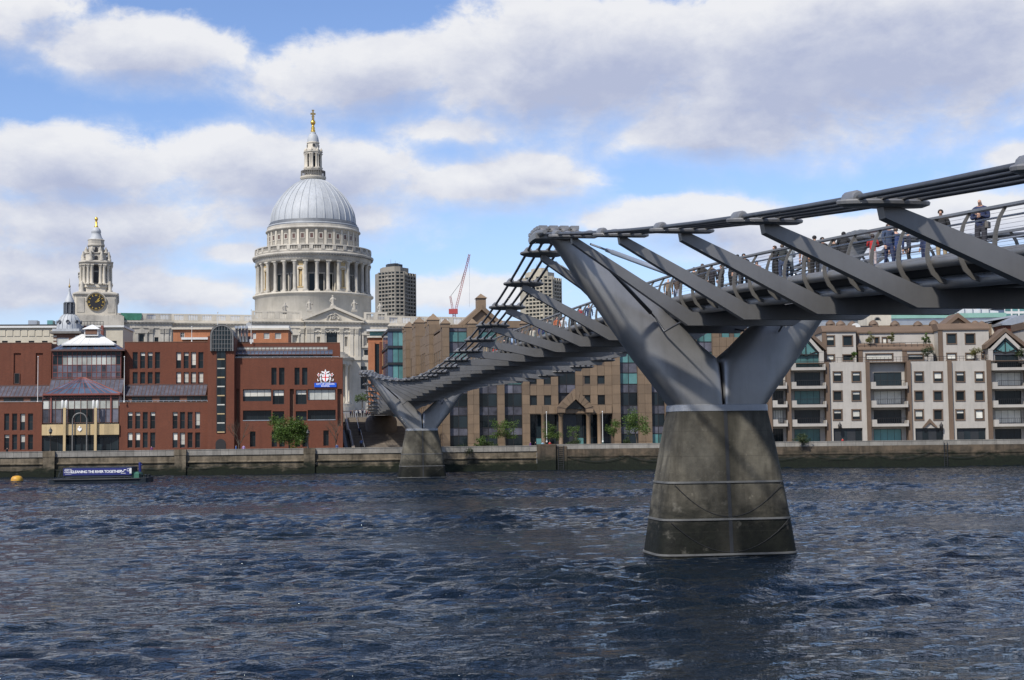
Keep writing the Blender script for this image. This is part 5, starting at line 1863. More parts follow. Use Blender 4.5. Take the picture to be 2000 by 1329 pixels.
def hung_chain(root, base, px0, px1, z0, sag):
    a, b = (wall_pt(px0) - wall_pt(base)).length, (wall_pt(px1) - wall_pt(base)).length
    mb = MB()
    mb.tube([(a + (b - a) * i / 16, -.2, z0 - sag * (1 - (2 * i / 16 - 1) ** 2)) for i in range(17)], .03, 5)
    mb.build('mooring_chain', M['under'], root)
for i in range(7):
    hung_chain(wr, 1046, 1105 + i * 118, 1220 + i * 118, 2.5, 1.0)
for i in range(8):
    hung_chain(wl, -260, -20 + i * 92, 70 + i * 92, 1.9, .7)

# ------------------------------------------------------------------ steps up from the river to the cathedral
stf = Frame('stone_steps', 'broad dark stone steps climbing from the riverside under the bridge end', 'steps', 735, 272, 0.165)
x0, x1 = stf.P(672, 850)[0], stf.P(868, 850)[0]
ns = 30
for i in range(ns):
    z = .18 * 1.35 * i
    y = i * .95 + (4 if i >= 15 else 0)
    MB().box(x0, x1, y, y + 10.0, z - .25, z + .02).build('step', M['step'], stf.root)
for px in (690, 712):
    c = stf.P(px, 850)[0]
    MB().tube([(c, 0, 1.0), (c, 14 * .95, 1 + 14 * .243), (c, 18.3, 1 + 14.5 * .243), (c, 32, 1 + 29 * .243)], .06, 6).build('hand_rail', M['metal'], stf.root)
for px in (676, 690):
    c = stf.P(px, 850)[0]
    MB().prism([(-.5, -1), (-.5, .9), (14 * .95, .9 + 14 * .243), (18, .9 + 14 * .243), (32.5, .9 + 29 * .243), (40, .9 + 29 * .243), (40, -1)], c - .3, c + .3, 0, 'x').build('side_wall', M['metal_dark'] if px == 676 else M['step'], stf.root)

# ------------------------------------------------------------------ brown granite office with glass bays
of = Frame('office_building', 'brown granite office with dark glass bays and gabled entrance behind the bridge', 'building', 1120, 264, 0.165)
oc = of.root
OZ1 = of.P(1430, 641)[1]
rows_y = [862, 849, 834, 810, 793, 768, 751, 729, 709, 688, 668, 648]
def oz(py):
    return of.P(1120, py)[1]
levels = [-.3] + [oz(y) for y in rows_y[1:]] + [OZ1]      # alternating vision / spandrel
def panel_me(w, h):
    w, h = round(w, 2), round(h, 2)
    return cached(('op', w, h), lambda: MB().box(.02, w - .02, -.12, .02, .02, h - .02).mesh('stone_panel', M['office']))
small_panels, small_panes = MB(), MB()      # the many small or hidden pieces, joined as one part each
n_panel = [0]
def put_panel(parent, w, h, x, y, z, single):
    if single and n_panel[0] < 295:
        n_panel[0] += 1
        place('stone_panel', panel_me(w, h), parent, (x, y, z))
    else:
        small_panels.box(x + .02, x + w - .02, y - .12, y + .02, z + .02, z + h - .02)
def stone_strip(px0, px1, z0, z1, dy=0.0, proud=.45, ncol=None, row=1.76, back=3.0, holes=()):
    """granite facing: every panel is a piece of its own over a dark joint backing"""
    a, b = of.P(px0, 800, dy)[0], of.P(px1, 800, dy)[0]
    nc = ncol or max(1, round((b - a) / 1.35))
    nr = max(1, round((z1 - z0) / row))
    w, h = (b - a) / nc, (z1 - z0) / nr
    bk = MB()
    if holes:
        bk.block_holes(a, b, dy - proud, dy + back, z0, z1, holes, .35)
    else:
        bk.box(a + .01, b - .01, dy - proud, dy + back, z0, z1 - .01)
    o = bk.build('pier', M['office_dark'], oc)
    for i in range(nc):
        for j in range(nr):
            cx, cz_ = a + w * (i + .5), z0 + h * (j + .5)
            if any(q[0] - .05 < cx < q[1] + .05 and q[2] - .05 < cz_ < q[3] + .05 for q in holes):
                continue
            put_panel(o, w, h, a + w * i, dy - proud, z0 + h * j, px0 < 1300 and z0 + h * j < oz(700))
    return o
def glass_bay(px0, px1, dy=0.25, z_from=None, ncol=2, teal=()):
    a, b = of.P(px0, 800, dy)[0], of.P(px1, 800, dy)[0]
    w = (b - a) / ncol
    for k in range(len(levels) - 1):
        z0, z1 = levels[k], levels[k + 1]
        if z_from and z1 <= z_from + .1:
            continue
        z0 = max(z0, z_from or -9)
        vision = k % 2 == 0
        fr = MB()
        fr.box(a, b, dy - .06, dy + .1, z1 - .07, z1 + .02).box(a, b, dy - .06, dy + .1, z0, z0 + .06)
        for i in range(ncol + 1):
            c = a + w * i
            fr.box(c - .05, c + .05, dy - .06, dy + .1, z0 + .06, z1 - .07)
        o = fr.build('glazing', M['frame'], oc)
        for i in range(ncol):
            g = ('glass_teal' if k in teal else 'glass') if vision else 'glass_grey'
            MB().box(a + w * i + .05, a + w * (i + 1) - .05, dy, dy + .06, z0 + .06, z1 - .07).build('pane', M[g], o)
    MB().box(a - .2, b + .2, dy + .3, dy + 10, -.3, OZ1 - .1).build('floor_core', M['metal_dark'], oc)
for a, b in ((864, 878), (913, 935.5), (971, 985), (1019.5, 1034)):
    stone_strip(a, b, -.3, OZ1)
for a, b in ((1195, 1211), (1245.6, 1272), (1298, 1318), (1345, 1362)):
    stone_strip(a, b, -.3, OZ1)
glass_bay(878, 913, teal=(8, 10))
glass_bay(935.5, 971, teal=(6, 8, 10))
glass_bay(985, 1019.5, teal=(6, 8))
glass_bay(1211, 1245.6, teal=(6, 8, 10))
glass_bay(1272, 1298, teal=(0, 10))
glass_bay(1318, 1345, teal=(8,))
glass_bay(1362, 1393, teal=(8, 10))
# window walls either side of the entrance, and the end wall
def win_wall(px0, px1, cols, nrow0=4):
    hs = []
    for c0, c1 in cols:
        for k in range(nrow0, len(levels) - 1, 2):
            a, b = of.P(c0, 780)[0], of.P(c1, 780)[0]
            hs.append((a, b, levels[k] + .05, levels[k + 1] - .05))
    z0 = levels[nrow0] - 1.0 if nrow0 else -.3
    stone_strip(px0, px1, levels[3] + .0 if nrow0 else -.3, OZ1, 0, .3, round((of.P(px1, 780)[0] - of.P(px0, 780)[0]) / 1.3), 1.76, 3, hs)
    for q in hs:
        window(oc, q[0], q[1], q[2], q[3], -.12, 1, 1, 'frame', 'glass_teal' if q[2] > levels[7] and random.random() < .6 else 'glass', .09)
win_wall(1034, 1090, [(1034.5, 1051), (1060, 1076)])
win_wall(1124, 1195, [(1141.5, 1158), (1167, 1183)])
win_wall(1393, 1502, [(1411, 1427), (1435, 1452), (1470, 1486)], 0)
glass_bay(1090, 1124, .1, levels[5])
# entrance: gable over round columns and dark glass
ex0, ex1, ez0, ez1 = of.rect(1034, 793, 1195, 808, -.6)
en = MB()
n = 13
lo = MB().box(ex0, ex1, -.5, .4, ez0, ez1).build('entrance_lintel', M['office_dark'], oc)
for i in range(n):
    place('stone_panel', panel_me((ex1 - ex0) / n, ez1 - ez0), lo, (ex0 + (ex1 - ex0) * i / n, -.5, ez0))
ap = of.P(1124, 759.5, -1.6)
fl, fr_ = of.P(1089.5, 795, -1.6), of.P(1158.5, 795, -1.6)
iw = 2.55
zi = of.P(1124, 780, -1.6)[1]
gb = MB()
gb.prism([(fl[0], fl[1] - 1.1), (fl[0] + 1.35, fl[1] - 1.1), (fl[0] + 1.45, fl[1] - .3), (ap[0], zi), (ap[0], ap[1]), (fl[0], fl[1])], -1.75, .3)
gb.prism([(fr_[0], fl[1] - 1.1), (fr_[0], fl[1]), (ap[0], ap[1]), (ap[0], zi), (fr_[0] - 1.45, fl[1] - .3), (fr_[0] - 1.35, fl[1] - 1.1)], -1.75, .3)
go_ = gb.build('entrance_gable', M['office_dark'], oc)
for sg in (-1, 1):
    base = fl if sg < 0 else fr_
    for i in range(4):
        t0, t1 = i / 4 + .012, (i + 1) / 4 - .012
        def mixp(p, q, t):
            return (p[0] + (q[0] - p[0]) * t, p[1] + (q[1] - p[1]) * t)
        o0, o1 = mixp((base[0], fl[1]), ap, t0), mixp((base[0], fl[1]), ap, t1)
        inn0 = (base[0] - sg * 1.42, fl[1] - .35)
        i0, i1 = mixp(inn0, (ap[0], zi), t0), mixp(inn0, (ap[0], zi), t1)
        pts = [o0, i0, i1, o1]
        MB().prism(pts if sg > 0 else pts[::-1], -1.83, -1.745).build('stone_panel', M['office'], go_)
    MB().box(min(base[0], base[0] - sg * 1.35) + .03, max(base[0], base[0] - sg * 1.35) - .03, -1.83, -1.745, fl[1] - 1.07, fl[1] - .4).build('stone_panel', M['office'], go_)
for px in (1061.5, 1095.5, 1149.5, 1171):
    c = of.P(px, 830, -1.0)[0]
    mb = MB()
    mb.lathe([(.48, -.3), (.48, .1), (.41, .2), (.41, ez0 - .3), (.5, ez0 - .2), (.5, ez0)], 16, (c, -.9, 0))
    mb.build('entrance_column', M['office'], oc)
gx0, gx1 = of.P(1034, 830)[0], of.P(1195, 830)[0]
fr = MB()
for i in range(13):
    c = gx0 + (gx1 - gx0) * i / 12
    fr.box(c - .05, c + .05, .9, 1.05, -.3, ez0)
fr.box(gx0, gx1, .9, 1.04, 2.3, 2.4)
eo = fr.build('entrance_glazing', M['frame'], oc)
for i in range(12):
    a, b = gx0 + (gx1 - gx0) * i / 12, gx0 + (gx1 - gx0) * (i + 1) / 12
    for z0, z1 in ((-.3, 2.3), (2.4, ez0)):
        MB().box(a + .05, b - .05, .96, 1.0, z0, z1).build('pane', M['glass_teal' if z0 < 0 and i % 3 == 1 else 'glass'], eo)
MB().prism([(fl[0] + 1.4, fl[1] - .4), (fr_[0] - 1.4, fl[1] - .4), (ap[0], zi)], -.9, -.8).build('gable_glass', M['glass'], oc)
MB().box(gx0, gx1, 1.3, 10, -.3, OZ1 - .1).build('floor_core', M['metal_dark'], oc)
# roof edge and small stone pyramids
rx0, rx1 = of.P(864, 800)[0], of.P(1502, 800)[0]
MB().box(rx0, rx1, .5, 26, OZ1 - .3, OZ1 + .0).build('roof_deck', M['office_dark'], oc)
for px in (871, 924, 978, 1027, 1203, 1258, 1308, 1354, 1450, 1496):
    c = of.P(px, 800)[0]
    mb = MB()
    mb.box(c - .8, c + .8, -.6, 1.0, OZ1, OZ1 + .7).taper(c - .95, c + .95, -.75, 1.15, OZ1 + .7, OZ1 + 1.7, .05)
    mb.build('finial', M['office'], oc)
# west side along the steps, stepping up towards the back
wx = of.P(864, 800)[0]
for k, (y0, y1, h, out) in enumerate(((.6, 14, 25.2, 0), (14.2, 22, 27.6, -.7), (22.2, 40, 26.6, 0), (40.2, 47, 29.2, -.8), (47.2, 62, 27.2, 0), (62.2, 70, 30.0, -.9))):
    h -= PZ
    bl = MB().box(wx + out, wx + 14, y0, y1, -.3, h).build('side_block', M['office_dark'], oc)
    ncol = max(2, round((y1 - y0) / 2.0))
    w = (y1 - y0) / ncol
    nr = 13
    hh = (h + .3) / nr
    for i in range(ncol):
        for j in range(nr):
            win = (y1 - y0 > 10) and i % 2 == 1 and j % 3 != 2 and j < nr - 1
            (small_panes if win else small_panels).box(wx + out - (.03 if win else .12), wx + out + .02, y0 + w * i + .03, y0 + w * (i + 1) - .03, -.3 + hh * j + .03, -.3 + hh * (j + 1) - .03)
    if out:
        for yy in (y0 + 1.2, y1 - 1.2):
            MB().box(wx + out - .25, wx + out + 1.9, yy - 1.1, yy + 1.1, h, h + .9).taper(wx + out - .4, wx + out + 2.05, yy - 1.25, yy + 1.25, h + .9, h + 2.2, .05).build('finial', M['office'], oc)
        # south-facing face of the projecting stair
    n2 = 7
    w2 = (14 - out) / n2
    for i in range(n2):
        for j in range(nr - 5, nr):
            if k:
                small_panels.box(wx + out + w2 * i + .03, wx + out + w2 * (i + 1) - .03, y0 - .12, y0 + .02, -.3 + hh * j + .03, -.3 + hh * (j + 1) - .03)
mark_stuff(small_panels.build('small_stone_panels', M['office'], oc))
mark_stuff(small_panes.build('side_panes', M['glass'], oc))
# gabled attic with chimney seen above the bridge
gy = 17.0
g0, g1 = of.P(903, 650, gy)[0], of.P(978, 650, gy)[0]
ga = of.P(940, 604, gy)
ge = of.P(940, 640, gy)[1]
gm_ = (g0 + g1) / 2
MB().prism([(g0, OZ1 - 1), (g1, OZ1 - 1), (g1, ge), (gm_, ga[1]), (g0, ge)], gy, gy + 9).build('attic_gable', M['office'], oc)
for sg in (-1, 1):
    e = g0 if sg < 0 else g1
    pts = [(e + sg * .5, ge - .3), (gm_, ga[1] - .15), (gm_, ga[1] + .85), (e + sg * .5, ge + .7)]
    MB().prism(pts if sg < 0 else pts[::-1], gy - .7, gy + 9).build('gable_coping', M['office'], oc)
c0 = of.rect(931.5, 583, 948.5, 606, gy)
MB().box(c0[0], c0[1], gy - .5, gy + 2, c0[2], c0[3]).taper(c0[0] - .25, c0[1] + .25, gy - .75, gy + 2.25, c0[3], c0[3] + .95, .05).build('chimney', M['office'], oc)
t0 = of.rect(865, 651, 903, 673, 13)
MB().box(t0[0] - .5, t0[1] + .5, 13, 20, OZ1 - 3, t0[3] + 1.2).build('attic_room', M['office'], oc)
window(oc, *t0, 12.98, 2, 1, 'frame', 'glass_teal', .12)
r0 = of.rect(975, 627, 1065, 660, 20)
MB().box(r0[0], r0[1], 20, 40, OZ1 - 2, r0[3]).build('attic_room', M['office'], oc)

# ------------------------------------------------------------------ white apartments on the right
af = Frame('apartment_block', 'white stone riverside apartments with brown trim, balconies and glazed gables', 'building', 1750, 258, -0.02)
ao = af.root
def az_(py):
    return af.P(1750, py)[1]
ZM = az_(707)      # top of the main front
ZT = az_(645)      # top of the set-back storey
pill = [(1500, 1507), (1537, 1544.5), (1613, 1620.5), (1692, 1699.5), (1772, 1779.5), (1852, 1860), (1928.5, 1936.5), (2006, 2014), (2090, 2098)]
for a, b in pill:
    x0, x1 = af.P(a, 780)[0], af.P(b, 780)[0]
    root = MB().box(x0, x1, -.4, 1.5, -.3, ZM + .1).build('pilaster', M['apt_trim'], ao)
frows = [(725.5, 747), (763, 784), (799.5, 821.5)]
def flat_bay(pa, pb, cols, door, chevron=False):
    x0, x1 = af.P(pa, 780)[0], af.P(pb, 780)[0]
    hs = []
    for c in cols:
        for r_ in frows:
            hs.append(af.rect(c, r_[0], c + 19.0, r_[1]))
    dr = af.rect(door[0], 836.5, door[1], 860)
    dr = (dr[0], dr[1], -.3, dr[3])
    MB().block_holes(x0, x1, 0, 8, -.3, ZM, hs + [dr], .5).build('bay_wall', M['apt'], ao)
    jn = MB()
    for r_ in frows:
        for yy in (r_[0] - 1.2, r_[1] + 1.5):
            z = az_(yy)
            jn.box(x0, x1, -.014, .0, z - .03, z + .03)
    for q in hs:
        w_ = .17
        t = MB()
        t.box(q[0] - .02, q[0] + w_, -.1, .3, q[2], q[3]).box(q[1] - w_, q[1] + .02, -.1, .3, q[2], q[3]).box(q[0] - .02, q[1] + .02, -.1, .3, q[3] - w_, q[3] + .02).box(q[0] - .02, q[1] + .02, -.12, .3, q[2] - .02, q[2] + w_)
        t.build('window_surround', M['apt_trim'], ao)
        window(ao, q[0] + w_, q[1] - w_, q[2] + w_, q[3] - w_, .22, 1, 1, 'frame', 'glass', .1, rs.choice((0, 0, .3, .7, .9)), bm='blind')
    MB().box(dr[0], dr[1], .49, .53, dr[2], dr[3]).build('entrance_shade', M['metal_dark'], ao)
    n = 4
    for i in range(n):
        a = dr[0] + (dr[1] - dr[0]) * i / n
        if i % 2:
            MB().box(a + .1, a + (dr[1] - dr[0]) / n - .1, .44, .48, -.3, dr[3] - .3).build('pane', M['glass'], ao)
    if chevron:
        m_, zt = af.P((door[0] + door[1]) / 2, 818)
        zb = az_(836)
        for sg in (-1, 1):
            pts = [(m_, zt), (m_ + sg * 1.35, zb), (m_ + sg * 1.0, zb), (m_, zt - .75)]
            MB().prism(pts if sg < 0 else pts[::-1], -.3, -.0).build('chevron', M['apt_trim'], ao)
flat_bay(1620.5, 1692, (1626.5, 1663), (1628, 1685))
flat_bay(1779.5, 1852, (1785.5, 1822.5), (1788, 1843), True)
flat_bay(1860, 1928.5, (1866, 1903.5), (1869, 1926))
def balcony_bay(pa, pb, gable=False, wpad=7):
    x0, x1 = af.P(pa, 780)[0], af.P(pb, 780)[0]
    hs = []
    rows = [(727.5, 754), (763.5, 790), (801, 827), (838, 861)]
    if gable:
        rows = [(693, 718)] + rows
    for r_ in rows:
        q = af.rect(pa + wpad, r_[0], pb - wpad - 4, r_[1], 1.5)
        hs.append(q if r_[1] < 850 else (q[0], q[1], -.3, q[3]))
    MB().block_holes(x0, x1, 1.5, 9, -.3, ZM if not gable else az_(690), hs, .3).build('bay_wall', M['apt'], ao)
    for i, q in enumerate(hs):
        window(ao, *q, 1.68, 4, 1, 'frame', 'glass' if rs.random() < .85 else 'glass_teal', .09, rs.choice((0, 0, 1)) if i < len(hs) - 1 else 0, bm='blind')
        if i < len(hs) - 1:
            zf = q[2] - .1
            sl = MB()
            sl.box(x0 + .1, x1 - .1, -1.0, 1.5, zf - .5, zf)
            sl.box(x0 + .1, x0 + .9, -1.0, 1.4, zf, zf + .75).box(x1 - .35, x1 - .1, -1.0, 1.4, zf, zf + .6)
            so_ = sl.build('balcony', M['apt'], ao)
            rl_ = MB()
            rl_.box(x0 + .9, x1 - .35, -.98, -.93, zf + .95, zf + 1.02)
            k = 14
            for j in range(k + 1):
                c = x0 + .9 + (x1 - x0 - 1.25) * j / k
                rl_.box(c - .015, c + .015, -.97, -.94, zf, zf + .95)
            rl_.build('railing', M['frame'], so_)
    if gable:
        m_ = (x0 + x1) / 2
        ap_ = af.P((pa + pb) / 2, 640)[1]
        ft = az_(676)
        zb = az_(690)
        inner = [(x0 + .8, zb), (x1 - .8, zb), (x1 - .8, ft - .6), (m_, ap_ - 1.6), (x0 + .8, ft - .6)]
        MB().prism(inner, 1.3, 5).build('gable_glass', M['glass_teal'], ao)
        fb = MB()
        fb.tube([(m_, 1.2, zb), (m_, 1.2, ap_ - 1.6)], .09, 4).tube([(x0 + .8, 1.2, ft - .6), (m_, 1.2, ft - .6 - .9), (x1 - .8, 1.2, ft - .6)], .1, 4).tube([(x0 + .8, 1.2, zb), (m_, 1.2, ap_ - 2.2), (x1 - .8, 1.2, zb)], .1, 4)
        fb.box(x0 + .8, x1 - .8, 1.15, 1.28, zb - .08, zb + .08)
        for j in range(1, 6):
            c = x0 + .8 + (x1 - x0 - 1.6) * j / 6
            fb.box(c - .04, c + .04, 1.2, 1.28, zb, ft - .8)
        fb.build('gable_bars', M['frame'], ao)
        for sg in (-1, 1):
            e = x0 if sg < 0 else x1
            ins = [(e - sg * .1, ft - .9), (m_, ap_ - .9), (m_, ap_ - 1.7), (e - sg * .9, ft - .9)]
            MB().prism(ins if sg > 0 else ins[::-1], .75, 5).build('gable_lining', M['apt'], ao)
            cop = [(e + sg * .5, ft - .7), (m_, ap_ - .75), (m_, ap_), (e + sg * .5, ft + .1)]
            MB().prism(cop if sg < 0 else cop[::-1], .6, 5).build('gable_coping', M['apt_trim'], ao)
            MB().box(min(e, e - sg * .8), max(e, e - sg * .8), .8, 4, zb - 2, ft - .7).build('gable_pier', M['apt'], ao)
balcony_bay(1507, 1537, wpad=3)
balcony_bay(1544.5, 1613, True)
balcony_bay(1699.5, 1772)
balcony_bay(1936.5, 2006, True)
balcony_bay(2014, 2090)
MB().box(af.P(1500, 780)[0], af.P(2090, 780)[0], .2, 12, ZM - .1, ZM + .02).build('terrace_deck', M['apt_trim'], ao)
# set-back storeys
sb0, sb1 = af.P(1605, 680, 3.5)[0], af.P(1700, 680, 3.5)[0]
def setback(pa, pb, dy, py_top, wins, name='attic_wall'):
    x0, x1 = af.P(pa, 680, dy)[0], af.P(pb, 680, dy)[0]
    zt = af.P((pa + pb) / 2, py_top, dy)[1]
    hs = [af.rect(*w, dy) for w in wins]
    MB().block_holes(x0, x1, dy, dy + 8, ZM, zt, hs, .4).build(name, M['apt'], ao)
    MB().prism([(dy - .25, zt - .1), (dy - .25, zt + .15), (dy + 1.0, zt + 1.2), (dy + 8, zt + 1.2), (dy + 8, zt - .1)], x0 - .2, x1 + .2, 0, 'x').build('roof_coping', M['apt_trim'], ao)
    for q in hs:
        t = MB()
        t.box(q[0], q[0] + .17, dy - .08, dy + .2, q[2], q[3]).box(q[1] - .17, q[1], dy - .08, dy + .2, q[2], q[3]).box(q[0], q[1], dy - .08, dy + .2, q[3] - .17, q[3]).box(q[0], q[1], dy - .1, dy + .2, q[2], q[2] + .17)
        t.build('window_surround', M['apt_trim'], ao)
        window(ao, q[0] + .17, q[1] - .17, q[2] + .17, q[3] - .17, dy + .2, 1, 1, 'frame', 'glass', .1, rs.choice((0, .4, .9)), bm='blind')
    MB().box(x0 - .15, x0 + .6, dy - .12, dy + .3, ZM, zt - .12).build('pilaster', M['apt_trim'], ao)
setback(1608, 1672, 3.4, 648, [(1613, 655, 1631, 677), (1645, 655, 1666, 677), (1613, 692, 1631, 706), (1645, 692, 1666, 706)])
setback(1672, 1835, 6.5, 650, [(1707, 658, 1718, 680), (1722, 658, 1734, 680)])
setback(1678, 1768, 3.6, 683, [(1690, 690, 1745, 705)], 'terrace_wall')
setback(1764, 1822, 3.4, 684, [(1772, 691, 1805, 705)], 'terrace_wall')
setback(1835, 1932, 3.0, 644, [(1848, 651, 1869, 673), (1884, 651, 1905, 673), (1848, 689, 1869, 705), (1885, 689, 1906, 705), (1916, 687, 1924, 702)])
setback(2006, 2095, 3.0, 641, [(2020, 651, 2041, 673)])
rl_ = MB()
x0, x1 = af.P(1620, 700, .3)[0], af.P(1928, 700, .3)[0]
rl_.box(x0, x1, .3, .36, ZM + .85, ZM + .92).box(x0, x1, .31, .35, ZM + .45, ZM + .49)
for j in range(41):
    c = x0 + (x1 - x0) * j / 40
    rl_.box(c - .02, c + .02, .31, .35, ZM, ZM + .85)
rl_.build('terrace_railing', M['frame'], ao)
x0, x1 = af.P(1677, 675, 3.7)[0], af.P(1815, 675, 3.7)[0]
zr = af.P(1745, 670, 3.7)[1]
rl_ = MB()
rl_.box(x0, x1, 3.7, 3.76, zr, zr + .07).box(x0, x1, 3.71, 3.75, zr - .5, zr - .45)
for j in range(13):
    c = x0 + (x1 - x0) * j / 12
    rl_.box(c - .025, c + .025, 3.71, 3.75, zr - 1.1, zr)
rl_.build('terrace_railing', M['frame'], ao)
# roofscape
g = af.rect(1842, 612, 1898, 642, 10)
gm_ = (g[0] + g[1]) / 2
for sg in (-1, 1):
    e = g[0] if sg < 0 else g[1]
    pts = [(e, g[2]), (gm_, g[3] - .9), (gm_, g[3]), (e + sg * .9, g[2])]
    MB().prism(pts if sg < 0 else pts[::-1], 9.3, 16).build('dormer_coping', M['apt_trim'], ao)
MB().prism([(g[0], g[2]), (g[1], g[2]), (gm_, g[3] - .8)], 10, 16).build('dormer', M['office'], ao)
MB().box(af.P(1600, 640, 12)[0], af.P(1935, 640, 12)[0], 11.5, 30, ZM, af.P(1750, 636, 12)[1]).build('roof_block', M['office'], ao)
for i, px in enumerate((1622, 1642, 1665, 1706, 1748, 1793, 1824, 1905, 1918)):
    q, z = af.P(px, 634 + (i % 3), 11)
    mb = MB()
    mb.box(q - .75, q + .75, 10.3, 11.8, z - 2.4, z).lathe([(.95, 0), (.8, .35), (.4, .7), (.05, .85)], 8, (q, 11.05, z))
    mb.build('roof_vent', M['apt_trim'], ao)
q = af.rect(1652, 637, 1704, 646, 9)
MB().box(q[0], q[1], 9, 11, q[2] - .4, q[3]).build('roof_conservatory', M['metal_dark'], ao)
ds = af.P(1671, 641, 8)
mb = MB()
mb.rings([[(r_ * math.cos(t * math.pi / 8), y_, r_ * math.sin(t * math.pi / 8)) for t in range(16)] for r_, y_ in ((.9, -.25), (.7, 0), (.35, .12), (.05, .16))], 0, True)
mb.tube([(0, .1, 0), (0, .4, -1.4)], .06, 5)
mb.build('satellite_dish', M['white'], ao, (ds[0], 8, ds[1]))
for px in (1640.5, 1838.5):
    c, z = af.P(px, 832, -.6)
    mb = MB()
    mb.tube([(0, .6, -.3), (0, 0, -.35), (0, 0, 0)], .05, 5).lathe([(.1, 0), (.3, .2), (.34, .75), (.12, 1.0), (.05, 1.3)], 6)
    mb.build('wall_lantern', M['frame'], ao, (c, -.6, z - .6))
# ------------------------------------------------------------------ buildings behind the school
def simple_building(name, label, px0, px1, py_top, Y, tan=0.1, mat='cream', rows=(), wins=(), depth=14, roof=None, fm='frame', gm='glass', z0=5.0, cornice=True, nx=2, nz=3):
    f = Frame(name, label, 'building', (px0 + px1) / 2, Y, tan, z0)
    x0, x1 = f.P(px0, py_top + 20)[0], f.P(px1, py_top + 20)[0]
    zt = f.P((px0 + px1) / 2, py_top)[1]
    hs = [f.rect(*w) for w in wins]
    MB().block_holes(x0, x1, 0, depth, -1.5, zt, hs, .35).build('wall', M[mat], f.root)
    if cornice:
        MB().box(x0 - .3, x1 + .3, -.5, depth + .3, zt, zt + .45).build('cornice', M['white' if mat in ('cream', 'white') else 'stone'], f.root)
    for q in hs:
        window(f.root, *q, .22, nx, nz, fm, gm, .1)
    return f, x0, x1, zt
f, x0, x1, zt = simple_building('white_stone_office', 'long white stone office with small square windows behind the left school wing', -60, 112, 641, 330, .1, 'cream', wins=[(4 + 26 * i, 666, 15 + 26 * i, 673) for i in range(-2, 4)])
for i in range(12):
    a = x0 + (x1 - x0) * (i + .1) / 12
    MB().box(a, a + (x1 - x0) / 12 * .8, -.12, .05, zt - 1.9, zt - .5).build('panel', M['cream'], f.root)
MB().box(x0, x1, 1, 12, zt + .45, zt + .9).build('roof', M['frame'], f.root)
q = f.rect(55, 626, 72, 636, 5)
MB().box(q[0], q[1], 5, 8, zt + .9, q[3]).build('roof_plant', M['metal'], f.root)
q = f.rect(92, 626, 103, 636, 5)
MB().box(q[0], q[1], 5, 8, zt + .9, q[3]).build('roof_plant', M['glass_teal'], f.root)
f, x0, x1, zt = simple_building('white_stone_court', 'cream stone court building with tall windows seen over the glass entrance', 150, 240, 640, 325, .1, 'cream', wins=[(161, 698, 169, 713), (191, 698, 199, 713), (218, 698, 226, 713), (219, 666, 228, 676)], nz=4)
for px in (164, 197):
    q = f.rect(px, 636, px + 5, 662, -.5)
    MB().box(q[0], q[1], -.6, -.05, q[2], q[3]).build('chimney_flue', M['frame_red'], f.root)
q = f.rect(152, 628, 202, 640, 3)
rl = MB()
rl.box(q[0], q[1], 3, 3.08, q[3] - .1, q[3]).box(q[0], q[1], 3, 3.08, (q[2] + q[3]) / 2, (q[2] + q[3]) / 2 + .08)
for i in range(9):
    c = q[0] + (q[1] - q[0]) * i / 8
    rl.box(c - .04, c + .04, 3, 3.08, q[2], q[3])
rl.build('roof_railing', M['metal_dark'], f.root)
# domed turret
tf = Frame('domed_turret', 'small lead dome and lantern spire on a brown brick turret by the clock tower', 'turret', 128, 318, .1, 5.0)
k = FPX / 318
def tzz(py):
    return tf.P(128, py)[1]
def tl(name, prof, mat, n=16, smooth=True):
    mb = MB()
    mb.lathe([(r_ / k, tzz(y)) for r_, y in prof], n, (0, 3, 0), smooth=smooth)
    return mb.build(name, M[mat], tf.root)
x0, x1, z0, z1 = tf.rect(104, 652, 153, 700)
hs = [tf.rect(111, 660, 134, 690)]
MB().block_holes(x0, x1, 0, 6, -1, z1, hs, .3).build('brick_stage', M['brick_brown'], tf.root)
window(tf.root, *hs[0], .2, 2, 6, 'white', 'glass_pale', .2)
for i in range(7):
    zq = z1 - .4 - i * .75
    for xx in (x0 - .03, x1 - .72):
        MB().box(xx, xx + .75, -.06, .3, zq - .4, zq).build('quoin', M['stone'], tf.root)
MB().box(x0 - .7, x1 + .7, -.7, 6.5, z1, z1 + .5).build('cornice', M['stone_dark'], tf.root)
MB().box(x0 - .2, x1 + .2, -.2, 6, z1 + .5, z1 + 1.1).build('parapet', M['lead'], tf.root)
tl('dome', [(23, 645), (23.5, 640), (22.5, 632), (20, 624), (16, 617), (11.5, 613)], 'lead')
for i in range(16):
    a = 2 * math.pi * i / 16
    mb = MB()
    pr = [(23.5, 644), (23.9, 640), (22.9, 632), (20.4, 624), (16.3, 617), (11.8, 613)]
    mb.tube([(r_ / k * math.cos(a), 3 + r_ / k * math.sin(a), tzz(y)) for r_, y in pr], .07, 5)
    mb.build('dome_rib', M['lead'], tf.root)
for i in range(8):
    a = -math.pi / 2 + 2 * math.pi * (i + .1) / 8
    mb = MB()
    mb.lathe([(.42, 0), (.42, .25), (.28, .25), (.28, .1)], 12)
    o = mb.build('round_dormer', M['lead_dark'], tf.root, (22 / k * math.cos(a), 3 + 22 / k * math.sin(a), tzz(628)))
    o.rotation_euler = (math.pi / 2, 0, a + math.pi / 2)
tl('lantern', [(11.5, 613), (11.5, 611), (8, 610.5), (8, 592), (10.5, 590.5), (10.5, 588.5), (9, 588)], 'lead_dark', 8, False)
for i in range(8):
    a = 2 * math.pi * (i + .5) / 8
    MB().box(-.14, .14, -.14, .14, tzz(611), tzz(590)).build('lantern_post', M['lead_dark'], tf.root, (10 / k * math.cos(a), 3 + 10 / k * math.sin(a), 0))
